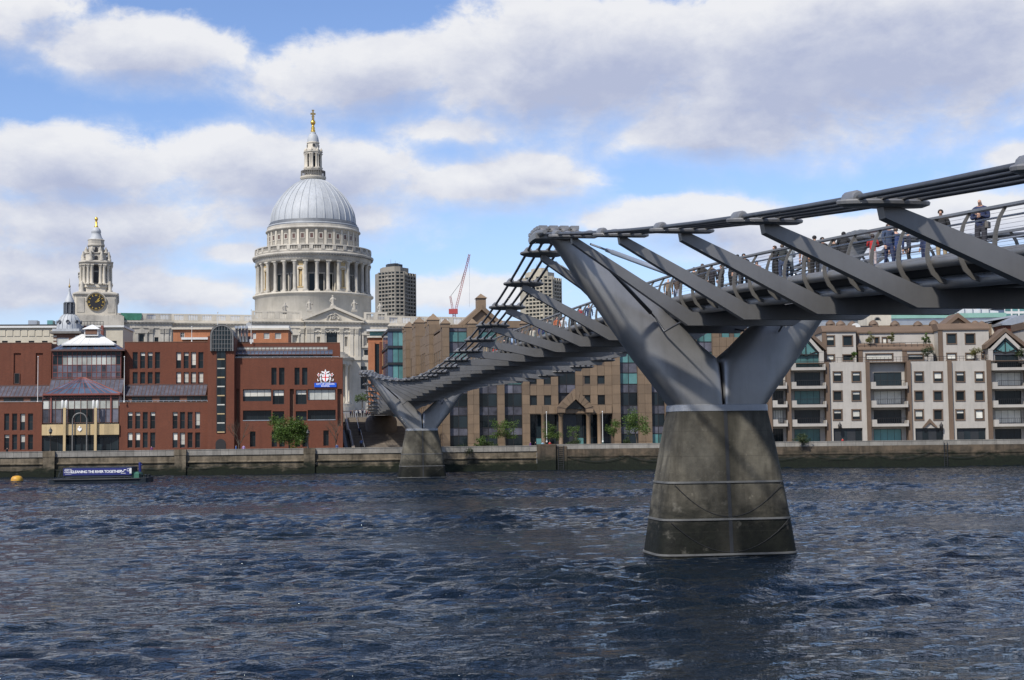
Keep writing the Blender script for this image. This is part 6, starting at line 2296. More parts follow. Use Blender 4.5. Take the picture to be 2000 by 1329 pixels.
tl('cap', [(9.8, 589), (8.5, 584), (5.5, 578), (2.6, 570), (1.6, 564), (2.4, 562), (1.2, 560)], 'lead', 12)
tl('finial', [(1.0, 560), (2.2, 558.5), (2.2, 556.5), (.9, 554), (.5, 550), (.2, 541)], 'gold_dim', 8)

f, x0, x1, zt = simple_building('orange_brick_house', 'orange brick rooftop with white sash windows beside the transept, behind the school', 470, 563, 645, 335, .1, 'brick_orange', wins=[(493, 651, 500, 662), (515, 651, 526, 662), (537, 651, 549, 662)], fm='white', gm='glass_pale')
MB().box(x0 - .2, x1 + .2, -.3, 8, zt + .45, zt + 1.0).build('roof', M['white'], f.root)
f, x0, x1, zt = simple_building('red_brick_house', 'red brick rooftop house behind the school, left of the stair tower', 338, 412, 644, 332, .1, 'brick_orange', wins=[(352, 650, 360, 660)], fm='white')
MB().box(x0 + 2, x1, -1, 0, zt - 2.4, zt - 1.9).build('parapet', M['white'], f.root)

# ------------------------------------------------------------------ offices beyond the steps
f, x0, x1, zt = simple_building('brick_terrace', 'tall narrow red and yellow brick offices with white eaves right of the transept', 719, 760, 660, 372, .1, 'brick_orange', wins=[(733, 672, 741, 745)], depth=20, gm='glass', nx=1, nz=5, z0=8)
for a, b, m_, dy in ((719, 732, 'brick_orange', -.5), (741.5, 747, 'brick', -.4), (747, 760, 'brick_yellow', -1.2)):
    q = f.rect(a, 668, b, 760, dy)
    MB().box(q[0], q[1], dy, 0, -1, q[3] + (1.2 if m_ == 'brick_yellow' else 0)).build('brick_fin', M[m_], f.root)
q = f.rect(722, 648, 757, 660, 1)
MB().box(q[0], q[1], 1, 9, zt, q[3]).build('glazed_attic', M['glass_teal'], f.root)
MB().box(q[0] - .8, q[1] + .8, -.5, 10, q[3], q[3] + .5).build('eaves', M['white'], f.root)
f = Frame('glass_office', 'green glass corner office with dark steel bands between the brick terrace and brown office', 'building', 778, 352, .165, 8)
x0, x1, xm = f.P(757, 700)[0], f.P(799, 700)[0], f.P(784, 700)[0]
zt = f.P(780, 643)[1]
MB().box(x0 + .4, x1, .4, 20, -1, zt).build('core', M['glass_grey'], f.root)
nl = 6
for i in range(nl):
    a, b = zt * i / nl, zt * (i + 1) / nl
    MB().box(x0, x1 + .1, 0, 20.2, b - .55, b).build('floor_band', M['metal_dark'], f.root)
    for j in range(4):
        c, d = x0 + (x1 - x0) * j / 4, x0 + (x1 - x0) * (j + 1) / 4
        MB().box(c + .08, d - .08, .3, .38, a + .05, b - .6).build('pane', M[('glass_blue', 'glass_teal', 'glass_teal', 'glass')[j]], f.root)
    for j in range(6):
        MB().box(x0 + .25, x0 + .35, .5 + j * 3.2, 3.5 + j * 3.2, a + .05, b - .6).build('pane', M['glass_blue'], f.root)

# ------------------------------------------------------------------ distant towers and crane
def barbican(name, label, px0, px1, py_top, Y, mat, cut=()):
    f = Frame(name, label, 'tower', (px0 + px1) / 2, Y, .35, 16)
    k = FPX / Y
    w = (px1 - px0) / k * .5
    zt = f.P((px0 + px1) / 2, py_top)[1]
    zs = f.P((px0 + px1) / 2, py_top + 18)[1]
    d = w * 1.15
    plan = [(-w, -d * .2), (-w * .35, -d), (w * .1, -d), (w * .45, -d * .45), (w, -d * .1), (w, d * .5), (0, d), (-w, d * .6)]
    MB().prism(plan, 0, zs, 0, 'z').build('shaft', M[mat], f.root)
    mid = [(x * .72 - w * .06, y * .72) for x, y in plan]
    MB().prism(mid, zs, zs + (zt - zs) * .6, 0, 'z').build('crown', M[mat], f.root)
    MB().prism([(x * .42 - w * .08, y * .45) for x, y in plan], zs + (zt - zs) * .6, zt, 0, 'z').build('crown_top', M['metal_dark' if mat == 'concrete' else mat], f.root)
    n = round(zs / 3.0)
    edges = [(plan[i], plan[(i + 1) % len(plan)]) for i in (0, 1, 2, 3, 4)]
    for ei, (a, b) in enumerate(edges):
        L = math.hypot(b[0] - a[0], b[1] - a[1])
        ang = math.atan2(b[1] - a[1], b[0] - a[0])
        dark = ei == 2
        bays = max(2, round(L / 3.6))
        for j in range(n):
            z = zs * j / n
            if z < zs * .53:
                continue
            g = MB()
            g.box(.15, L - .15, -.9, .3, 0, 1.05)
            o = g.build('balcony', M[mat], f.root, (a[0], a[1], z))
            o.rotation_euler = (0, 0, ang)
            for i in range(bays):
                if (i + j * 7 + ei) % 17 == 3:
                    continue
                place('pane', cached(('bp', round(L / bays, 2)), lambda: MB().box(.5, L / bays - .5, -.1, .2, 1.2, 2.7).mesh('pane', M['glass'])), o, (L / bays * i, 0, 0))
        for i in range(bays + 1):
            o = MB().box(-.3, .3, -1.05, .2, zs * .53, zs).build('mullion', M[mat], f.root, (a[0] + (b[0] - a[0]) * i / bays, a[1] + (b[1] - a[1]) * i / bays, 0))
            o.rotation_euler = (0, 0, ang)
    for i in range(3):
        MB().tube([(-w * .3 + i * w * .25, 0, zt), (-w * .3 + i * w * .25, 0, zt + 4 - i)], .15, 4).build('mast', M['metal'], f.root)
    return f
barbican('tower_block', 'brown concrete tower block with balconies just right of the great dome', 739, 812, 517, 1150, 'concrete')
barbican('tower_block', 'pale concrete tower block seen between the near pier and its cables', 1025, 1099, 526, 1180, 'concrete_pale')
cf_ = Frame('tower_crane', 'red lattice luffing crane on the skyline between the two tower blocks', 'crane', 887, 900, 0, 16)
def lattice(a, b, w, n, mat, name):
    a, b = Vector(a), Vector(b)
    d = (b - a).normalized()
    u = d.cross(Vector((0, 1, 0))).normalized() * w
    v = Vector((0, 1, 0)) * w
    mb = MB()
    cs = [u + v, u - v, -u - v, -u + v]
    for c in cs:
        mb.tube([a + c, b + c * .6], w * .16, 4)
    for i in range(n):
        p, q = a + (b - a) * i / n, a + (b - a) * (i + 1) / n
        for j in range(4):
            mb.tube([p + cs[j], q + cs[(j + 1) % 4]], w * .11, 3)
    return mb.build(name, mat, cf_.root)
def cp(px, py):
    x, z = cf_.P(px, py)
    return (x, 0, z)
j0, j1 = cp(890, 606), cp(917, 497)
lattice(j0, j1, .62, 26, M['crane'], 'jib')
lattice((cp(887, 606)[0], 0, 0), cp(887, 606), 1.0, 30, M['crane'], 'mast')
lattice(cp(884, 604), cp(879.5, 579), .55, 7, M['crane'], 'a_frame')
MB().tube([cp(880, 579), cp(900, 552), cp(915, 503)], .12, 4).build('luffing_rope', M['metal_dark'], cf_.root)
MB().tube([cp(917, 499), cp(917, 600)], .07, 4).build('hoist_rope', M['metal'], cf_.root)
c = cp(886, 612)
MB().box(c[0] - 3.0, c[0] + 2.6, -1.5, 1.5, c[2] - .5, c[2] + 2.6).build('machine_deck', M['crane'], cf_.root)

# ------------------------------------------------------------------ skyline behind the apartments
f, x0, x1, zt = simple_building('grey_hall', 'long low grey metal roof with green edge behind the apartments', 1590, 1965, 614, 330, 0, 'metal', depth=40, cornice=False, z0=6)
rs_ = MB()
zc2 = f.P(1780, 601)[1]
rs_.rings([[(x0 + (x1 - x0) * .35 + (x1 - x0) * .62 * i / 20, y, zt + (zc2 - zt) * math.sin(math.pi * (.12 + .76 * i / 20)) * s) for i in range(21)] for y, s in ((1, .0), (1.05, 1.0), (38, 1.0), (38.1, 0))], 0, True, closed=False)
rs_.build('barrel_roof', M['lead'], f.root)
MB().box(x0, x1, -.4, 1, zt - 1.0, zt + .05).build('gutter', M['copper'], f.root)
for i in range(14):
    c = x0 + (x1 - x0) * (.36 + .6 * i / 14)
    MB().box(c - .06, c + .06, .5, .62, zt, zt + 1.6).build('roof_post', M['metal'], f.root)
f, x0, x1, zt = simple_building('stone_church_wall', 'pale stone church wall with arched window above the apartment roofs', 1693, 1741, 610, 318, 0, 'stone', depth=8, cornice=True, z0=6, wins=[])
q = f.rect(1707, 620, 1720, 631)
o = MB().arch((q[0] + q[1]) / 2, q[2] + .6, (q[1] - q[0]) / 2, (q[1] - q[0]) / 2 - .2, -.15, .1, 10).build('arched_window', M['stone_dark'], f.root)
MB().arch((q[0] + q[1]) / 2, q[2] + .6, (q[1] - q[0]) / 2 - .2, .01, -.05, .05, 10).build('pane', M['glass'], o)
f = Frame('glass_tower_office', 'white framed glass office block at the far right edge above the roofs', 'building', 1995, 420, .05, 10)
x0, x1, zt = f.P(1962, 620)[0], f.P(2060, 620)[0], f.P(1995, 592)[1]
MB().box(x0, x1, 0, 18, 0, zt).build('wall', M['white'], f.root)
for i in range(7):
    for j in range(12):
        a = x0 + (x1 - x0) * i / 7
        place('window', cached('gto', lambda: MB().box(.25, (x1 - x0) / 7 - .25, -.05, .1, .4, zt / 12 - .35).mesh('window', M['glass_teal'])), f.root, (a, 0, zt * j / 12))
f, x0, x1, zt = simple_building('dark_glass_block', 'dark blue glass plant block left of the white framed office', 1942, 1962, 604, 400, 0, 'glass_blue', depth=8, cornice=False, z0=10)
MB().box(x0, x1, -.1, 8.1, zt - .2, zt + .2).build('roof', M['metal_dark'], f.root)
f = Frame('brick_arched_hall', 'red brick hall with shallow grey curved roof behind the right gable', 'building', 1990, 300, 0, 6)
x0, x1 = f.P(1960, 630)[0], f.P(2060, 630)[0]
z0_, z1_ = f.P(1990, 640)[1], f.P(2010, 622)[1]
MB().box(x0, x1, 0, 16, -1, z0_ + .8).build('wall', M['brick'], f.root)
rr = MB()
rr.rings([[(x0 - .5 + (x1 - x0 + 1) * i / 16, y, z0_ + .8 + (z1_ - z0_) * math.sin(math.pi * i / 16) + .1) for i in range(17)] + [(x1 + .5, y, z0_ + .5), (x0 - .5, y, z0_ + .5)] for y in (-.6, 17)], 0, False)
rr.build('curved_roof', M['metal'], f.root)
# the walkway roof slope with blue-grey sheets at right
f, x0, x1, zt = simple_building('pale_roof_house', 'low building with pale sloping sheet roof between gable and glass office', 1905, 1975, 634, 306, 0, 'stone', depth=10, cornice=False, z0=6)
MB().prism([(x0 - 1, zt), (x1 + 1, zt + 1.6), (x1 + 1, zt + 2.0), (x0 - 1, zt + .4)], -1, 11).build('roof', M['metal'], f.root)
# ------------------------------------------------------------------ trees and plants
def ground_pt(px, py, Y):
    p = at(px, py, Y)
    return Vector((p.x, Y, PZ))
def tree(name, label, base, height, crown_r, leaf='leaf', n=1800, seed=1, trunk=.12, lsz=.22, crown_z=.62, squash=.8, limbs=7, group=None, clear=.25):
    """tapered trunk, limbs and a leafy crown of small leaf faces gathered in clumps"""
    rn = random.Random(seed)
    root = thing(name, label, 'tree' if height > 2.6 else 'shrub', base, 0, group)
    wood = MB()
    top = Vector((rn.uniform(-.15, .15) * height, rn.uniform(-.1, .1) * height, height * crown_z))
    pts = [Vector((0, 0, -.3)), Vector((top.x * .2, top.y * .2, height * .25)), Vector((top.x * .6, top.y * .6, height * .45)), top]
    wood.tube(pts, [trunk * 1.25, trunk, trunk * .8, trunk * .45], 7)
    clumps = []
    for i in range(limbs):
        a = 2 * math.pi * i / limbs + rn.uniform(-.4, .4)
        rr = crown_r * rn.uniform(.45, .95)
        e = Vector((math.cos(a) * rr, math.sin(a) * rr, height * (crown_z + rn.uniform(-.25, .3))))
        s0 = pts[1] + (pts[3] - pts[1]) * rn.uniform(.15, .9)
        m = s0 + (e - s0) * .5 + Vector((0, 0, .08 * height))
        wood.tube([s0, m, e], [trunk * .45, trunk * .3, trunk * .12], 5)
        clumps.append((e, crown_r * rn.uniform(.28, .48)))
        for j in range(3):
            e2 = m + (e - m) * rn.uniform(.3, 1) + Vector((rn.uniform(-1, 1), rn.uniform(-1, 1), rn.uniform(-.4, 1))) * crown_r * .38
            wood.tube([m + (e - m) * .4, e2], [trunk * .2, trunk * .06], 4)
            clumps.append((e2, crown_r * rn.uniform(.2, .36)))
    clumps.append((Vector((top.x, top.y, height * .9)), crown_r * .4))
    clumps.append((top, crown_r * .5))
    wood.build('trunk', M['bark'], root)
    if leaf:
        lv = MB()
        tot = sum(r ** 2 for _, r in clumps)
        for c, r in clumps:
            for k in range(int(1.7 * n * r ** 2 / tot)):
                d = Vector((rn.gauss(0, 1), rn.gauss(0, 1), rn.gauss(0, squash)))
                d = d.normalized() * r * rn.uniform(.35, 1.08) if d.length > .01 else d
                p = c + d
                if p.z < height * clear:
                    continue
                u = Vector((rn.uniform(-1, 1), rn.uniform(-1, 1), rn.uniform(-.6, .6))).normalized()
                v = u.cross(Vector((rn.uniform(-1, 1), rn.uniform(-1, 1), rn.uniform(-1, 1)))).normalized()
                s = lsz * rn.uniform(.6, 1.25)
                lv.add([p - u * s * .5, p + v * s * .32, p + u * s * .5, p - v * s * .32], [(0, 1, 2, 3)])
        lv.build('crown', M[leaf], root)
    return root
def bare_tree(label, base, height, seed, group=None):
    rn = random.Random(seed)
    root = thing('bare_tree', label, 'tree', base, 0, group)
    mb, tw = MB(), MB()
    def grow(m, p, d, l, r, lev):
        q = p + d * l
        m.tube([p, p + d * l * .5 + Vector((rn.uniform(-.05, .05), 0, 0)) * l, q], [r, r * .8, r * .6], 5 if lev < 2 else 3)
        if lev >= 5:
            return
        for i in range(3 if lev < 4 else 2):
            nd = (d + Vector((rn.uniform(-.65, .65), rn.uniform(-.65, .65), rn.uniform(-.05, .45)))).normalized()
            grow(mb if lev < 1 else tw, p + d * l * rn.uniform(.6, 1.0), nd, l * rn.uniform(.6, .82), r * .58, lev + 1)
    grow(mb, Vector((0, 0, -.2)), Vector((0, 0, 1)), height * .33, height * .016, 0)
    mb.build('trunk', M['bark'], root)
    tw.build('crown', M['bark'], root)
    return root
tree('round_tree', 'rounded green tree in front of the darker right wing of the school', ground_pt(566, 870, 259), 6.3, 3.3, 'leaf', 6500, 3, .16, .28, .58, .85, 11, clear=.06)
bare_tree('bare leafless tree against the school beside the stair tower', ground_pt(467, 870, 260), 8.5, 4)
bare_tree('bare leafless tree at the school corner next to the steps', ground_pt(656, 868, 260), 8.0, 9)
tree('slender_tree', 'light green young tree standing between dark glass bays left of the office entrance', ground_pt(987, 866, 257), 5.4, 2.5, 'leaf', 1300, 12, .1, .24, .66, .55, 8, clear=.42)
tree('slender_tree', 'thin green tree by the white flagpole left of the entrance gable', ground_pt(1076, 864, 257), 5.4, 1.7, 'leaf', 900, 14, .08, .22, .6, 1.0, 7)
tree('slender_tree', 'sparse sapling in front of the dark entrance glass under the gable', ground_pt(1120, 864, 257), 4.4, 1.3, 'leaf', 420, 15, .06, .2, .6, 1.0, 6)
tree('slender_tree', 'thin green tree right of the white flagpole beside the entrance', ground_pt(1199, 862, 257), 5.6, 1.5, 'leaf', 800, 17, .08, .22, .6, 1.1, 7)
tree('slender_tree', 'tallest leafy young tree, against the glass bay left of the near pier', ground_pt(1245, 862, 256), 7.6, 2.4, 'leaf', 1900, 18, .1, .24, .62, .9, 9, clear=.33)
tree('small_shrub', 'small dark green bush at the foot of the tallest young tree', ground_pt(1225, 862, 256), 2.4, .9, 'leaf_dark', 500, 19, .05, .2, .5, 1, 6, clear=0)
tree('small_shrub', 'bright green bush on the river wall beside the far pier', Vector((wall_pt(938).x, wall_pt(938).y + .6, 3.6)), 2.5, 1.3, 'leaf', 1200, 20, .06, .2, .5, .8, 7, clear=-.2)
tree('small_shrub', 'low green bush trailing over the parapet right of the far pier', Vector((wall_pt(952).x, wall_pt(952).y + .1, 3.5)), 1.6, 1.3, 'leaf_dark', 900, 22, .05, .2, .5, .6, 7, clear=-.4)
tree('hanging_shrub', 'dark ivy bush hanging down the river wall just right of the far pier', Vector((wall_pt(907).x, wall_pt(907).y - .15, 2.3)), 2.2, 1.7, 'leaf_dark', 1900, 21, .06, .2, .5, .8, 8, clear=-.5)
tree('hanging_shrub', 'grey green bush growing from the river wall beside the near pier', Vector((wall_pt(1562).x, wall_pt(1562).y - .1, 3.4)), 2.6, 1.4, 'leaf_dark', 900, 23, .05, .2, .5, .8, 8, clear=-.3)
tree('small_shrub', 'dark green shrub behind the parapet in front of the entrance glass', ground_pt(1121, 866, 255.5), 1.9, 1.2, 'leaf_dark', 700, 24, .05, .2, .5, .7, 7, clear=0)
p = at(708, 790, 318)
tree('small_tree', 'small bright green tree at the top of the steps before the cathedral portico', Vector((p.x, 318, p.z - .5)), 2.9, 1.5, 'leaf', 900, 25, .08, .2, .6, .7, 7)
for (px, py, dy, h, r_, lf, lab) in ((1700, 679, 4.2, 3.2, .95, 'leaf_dry', 'olive potted bush on the upper roof terrace of the apartments'),
                                     (1741, 679, 4.4, 3.0, .7, 'leaf_dry', 'thin dry potted shrub right of the dark terrace doors'),
                                     (1809, 679, 4.4, 3.0, .7, 'leaf', 'spiky green potted palm at the right end of the roof terrace'),
                                     (1812, 706, 1.4, 2.9, 1.2, 'leaf_dark', 'dark green terrace bush against the lower set-back windows'),
                                     (1906, 706, 1.4, 2.6, 1.0, 'leaf_dry', 'olive terrace bush near the right glazed gable'),
                                     (1668, 706, 1.4, 1.8, .6, 'leaf', 'small green terrace bush near the left set-back windows'),
                                     (1994, 706, .6, 2.6, 1.0, 'leaf_dark', 'dark balcony shrub at the right edge of the picture')):
    x, z = af.P(px, py, dy)
    w = af.root.matrix_basis @ Vector((x, dy, z - .1))
    tree('potted_shrub', lab, w, h, r_, lf, 500, px, .05, .2, .55, .9, 6, clear=.05)

# ------------------------------------------------------------------ poles and lamps
def pole(px, py_top, py_base, Y, label, r=.07):
    a, b = at(px, py_base, Y), at(px, py_top, Y)
    mb = MB()
    mb.tube([(0, 0, 0), (0, 0, (b.z - a.z) * .5), (0, 0, b.z - a.z)], [r, r * .85, r * .6], 8)
    mb.lathe([(.02, 0), (r * 1.6, .08), (r * 1.6, .2), (.02, .28)], 8, (0, 0, b.z - a.z))
    mb.lathe([(r * 2.2, 0), (r * 2.0, .25), (r, .3)], 8)
    tag(mb.build('flagpole', M['white'], None, (a.x, Y, a.z)), label, 'flagpole')
pole(73.5, 699, 787, 263.5, 'white flagpole on the terrace left of the glazed school entrance')
pole(242.5, 699, 786, 264.5, 'white flagpole at the corner right of the glazed school entrance')
pole(425, 612, 657, 266, 'white flagpole standing on top of the school stair tower')
pole(490.5, 607, 672, 274, 'thin white mast on the roof of the right school wing')
pole(374.5, 640, 669, 276, 'short white mast on the roof of the middle school wing')
pole(1068, 807, 864, 256.5, 'white flagpole left of the office entrance gable')
pole(1177.5, 806, 864, 257, 'white flagpole right of the office entrance gable')
def lamp_post(px, Y, h, label):
    b = ground_pt(px, 870, Y)
    root = thing('lamp_post', label, 'lamp post', b)
    mb = MB()
    mb.lathe([(.42, 0), (.45, .15), (.3, .3), (.34, .7), (.22, .95), (.14, 1.2), (.1, 1.6), (.07, h * .72), (.12, h * .73), (.06, h * .76), (.06, h * .8)], 10)
    mb.box(-.4, .4, -.03, .03, h * .70, h * .72)
    mb.build('post', M['frame'], root)
    ln = MB()
    ln.lathe([(.1, h * .8), (.2, h * .81), (.34, h * .92), (.36, h * .93), (.14, h * .985), (.05, h * 1.02), (.02, h * 1.06)], 8)
    ln.build('lantern', M['metal_dark'], root)
    gl_ = MB()
    gl_.lathe([(.215, h * .825), (.335, h * .915)], 8)
    gl_.build('globe', M['glass_pale'], root)
lamp_post(98.5, 252.5, 5.0, 'black ornate lamp post on the embankment before the school entrance')
lamp_post(601.5, 256.5, 4.2, 'black lamp post right of the rounded green tree by the school')

# ------------------------------------------------------------------ barge and buoy
Yb = 2800 * H / 78.0
b0 = at(195, 942, Yb)
bg = thing('barge', 'low dark moored debris barge carrying a long blue banner with white lettering', 'barge', (b0.x, Yb, 0), .02)
kb = FPX / Yb
def bpx(px):
    return (px - 195) / kb
hull = MB()
xs_ = [bpx(97), bpx(103), bpx(115), bpx(275), bpx(290), bpx(294)]
hull.rings([[(x, y, z) for y, z in ((-w, t), (-w * .9, -.3), (w * .9, -.3), (w, t))] for x, w, t in ((xs_[0], .6, .42), (xs_[1], 1.7, .5), (xs_[2], 2.2, .56), (xs_[3], 2.2, .6), (xs_[4], 2.0, .66), (xs_[5], 1.6, .7))], 0, False)
hull.build('hull', M['hull'], bg)
MB().box(xs_[2], xs_[3], -2.0, 2.0, .6, .66).build('deck', M['metal_dark'], bg)
rb = MB()
rb.tube([(xs_[0], -.65, .45), (xs_[2], -2.25, .5), (xs_[3], -2.25, .55), (xs_[5], -1.65, .65)], .09, 6)
rb.build('rubbing_strake', M['metal_dark'], bg)
bz = [at(195, y, Yb - 2).z for y in (928.5, 914.5)]
bx0_, bx1_ = bpx(132), bpx(263)
MB().box(bx0_, bx1_, -2.02, -1.94, bz[0], bz[1]).build('banner', M['barge_blue'], bg)
MB().box(bx0_ + .3, bx1_ - .1, -1.9, 1.9, bz[0] - .3, bz[1] + .12).build('debris_cage', M['hull'], bg)
for i in range(11):
    c = bx0_ + (bx1_ - bx0_) * i / 10
    MB().box(c - .04, c + .04, -1.93, -1.86, .6, bz[1] + .15).build('cage_post', M['metal_dark'], bg)
cz_b = (bz[0] + bz[1]) / 2
tx = (bpx(152) + bpx(238)) / 2
place('lettering', text_mesh('lettering', 'CLEANING THE RIVER TOGETHER', .52, M['sign_white'], .004, .008, spacing=.9), bg, (tx, -2.035, cz_b - .02))
place('lettering', text_mesh('lettering', 'PORT OF', .26, M['sign_white'], .004, .004), bg, (bpx(141.5), -2.035, cz_b + .22))
place('lettering', text_mesh('lettering', 'LONDON', .27, M['sign_white'], .004, .004), bg, (bpx(141.5), -2.035, cz_b - .05))
MB().box(bpx(135.5), bpx(148), -2.04, -2.02, cz_b - .33, cz_b - .29).box(bpx(135.5), bpx(148), -2.04, -2.02, cz_b + .37, cz_b + .40).build('logo_rule', M['sign_white'], bg)
lg = MB()      # small white bird-like mark
c = bpx(247)
lg.tube([(c - .32, -2.03, cz_b + .2), (c - .12, -2.03, cz_b - .1), (c + .1, -2.03, cz_b - .02), (c + .12, -2.03, cz_b + .2), (c + .36, -2.03, cz_b + .22)], .055, 5)
lg.box(c - .34, c + .34, -2.04, -2.02, cz_b - .3, cz_b - .25)
lg.build('logo_mark', M['sign_white'], bg)
rg_ = MB()
rg_.rings([[(bpx(256.5) + r_ * math.cos(t * math.pi / 8), y_, cz_b + .2 + r_ * math.sin(t * math.pi / 8)) for t in range(16)] for r_, y_ in ((.2, -2.02), (.2, -2.035), (.15, -2.035), (.15, -2.02))], 0, False, cap=False)
rg_.build('logo_ring', M['sign_white'], bg)
MB().box(bpx(259), bpx(263), -2.1, -1.95, bz[0] + .2, bz[1] - .05).build('banner_end', M['white'], bg)
mb = MB()
for i in range(6):
    x = bpx(120) + i * .22
    mb.tube([(x, -1.7, .6), (x + .35, -1.7, bz[1] - .1)], .03, 4)
mb.tube([(bpx(120), -1.7, .65), (bpx(128), -1.7, bz[1])], .05, 4)
mb.build('ramp_grille', M['hull'], bg)
MB().box(bpx(258), bpx(276), -1.7, .8, .6, 1.25).taper(bpx(258), bpx(276), -1.7, .8, 1.25, 1.5, .7).build('winch_house', M['green_paint'], bg)
MB().tube([(bpx(272), .2, .6), (bpx(272), .2, 2.85)], .2, 8).tube([(bpx(272), .2, 2.5), (bpx(276), .2, 2.5)], .08, 5).build('post', M['barge_blue'], bg)
for i in range(4):
    MB().lathe([(.14, .6), (.14, .95), (.2, .98), (.2, 1.1)], 8, (bpx(280) + i * .3, -1.2 + (i % 2) * .8, 0)).build('bollard', M['hull'], bg)
Yu = 2800 * H / 76.0
u0 = at(33, 940, Yu)
bu = thing('mooring_buoy', 'round rusty yellow mooring buoy floating left of the barge', 'buoy', (u0.x, Yu, 0))
mb = MB()
mb.lathe([(.3, -.5), (.75, -.3), (.86, .05), (.86, .45), (.78, .72), (.55, .92), (.2, 1.0)], 20)
mb.build('float', M['buoy'], bu)
mb = MB()
mb.rings([[((.17 + .045 * math.cos(v)) * math.cos(t), .045 * math.sin(v), 1.1 + (.17 + .045 * math.cos(v)) * math.sin(t)) for v in [2 * math.pi * j / 6 for j in range(6)]] for t in [2 * math.pi * i / 14 for i in range(15)]], 0, True, cap=False)
mb.build('mooring_ring', M['metal_dark'], bu)
mb = MB()
mb.lathe([(.865, .1), (.90, .12), (.90, .22), (.865, .24)], 20)
mb.build('fender_ring', M['metal_dark'], bu)
# ------------------------------------------------------------------ people
_pm = {}
def cloth(c, rough=.85):
    k = tuple(round(v, 3) for v in c)
    if k not in _pm:
        _pm[k] = material('cloth', c, rough, 0, .25, 6.0)
    return _pm[k]
SKIN = {'a': material('skin_fair', (0.46, 0.27, 0.19), .55, 0, .1, 8.0), 'b': material('skin_tan', (0.33, 0.19, 0.125), .55, 0, .1, 8.0), 'c': material('skin_dark', (0.12, 0.065, 0.04), .55, 0, .1, 8.0)}
def hand_into(verts, faces, mats, wrist, d, side, Hh, mi):
    """palm, four unequal bent fingers and a thumb"""
    d = d.normalized()
    s = d.cross(Vector((0, 1, 0)))
    s = s.normalized() if s.length > .1 else Vector((1, 0, 0))
    n = s.cross(d).normalized()
    def bx_(o, a, l, w, t):
        b = a.cross(n).normalized()
        i = len(verts)
        for e, k in ((0, 1.0), (l, .75)):
            for u, v in ((-w, -t), (w, -t), (w, t), (-w, t)):
                verts.append(o + a * e + b * u * k + n * v * k)
        for f in ((0, 3, 2, 1), (4, 5, 6, 7), (0, 1, 5, 4), (1, 2, 6, 5), (2, 3, 7, 6), (3, 0, 4, 7)):
            faces.append(tuple(q + i for q in f))
            mats.append(mi)
    p = wrist + d * .005 * Hh
    bx_(p, d, .052 * Hh, .022 * Hh, .009 * Hh)
    for i, l in enumerate((.036, .043, .04, .03)):
        o = p + d * .05 * Hh + s * (-.0165 + .011 * i) * Hh
        bx_(o, d, l * .55 * Hh, .005 * Hh, .005 * Hh)
        bx_(o + d * l * .53 * Hh, (d + n * .6).normalized(), l * .5 * Hh, .0045 * Hh, .0045 * Hh)
    bx_(p + d * .015 * Hh - s * .02 * Hh * side, (d - s * .9 * side).normalized(), .035 * Hh, .006 * Hh, .006 * Hh)

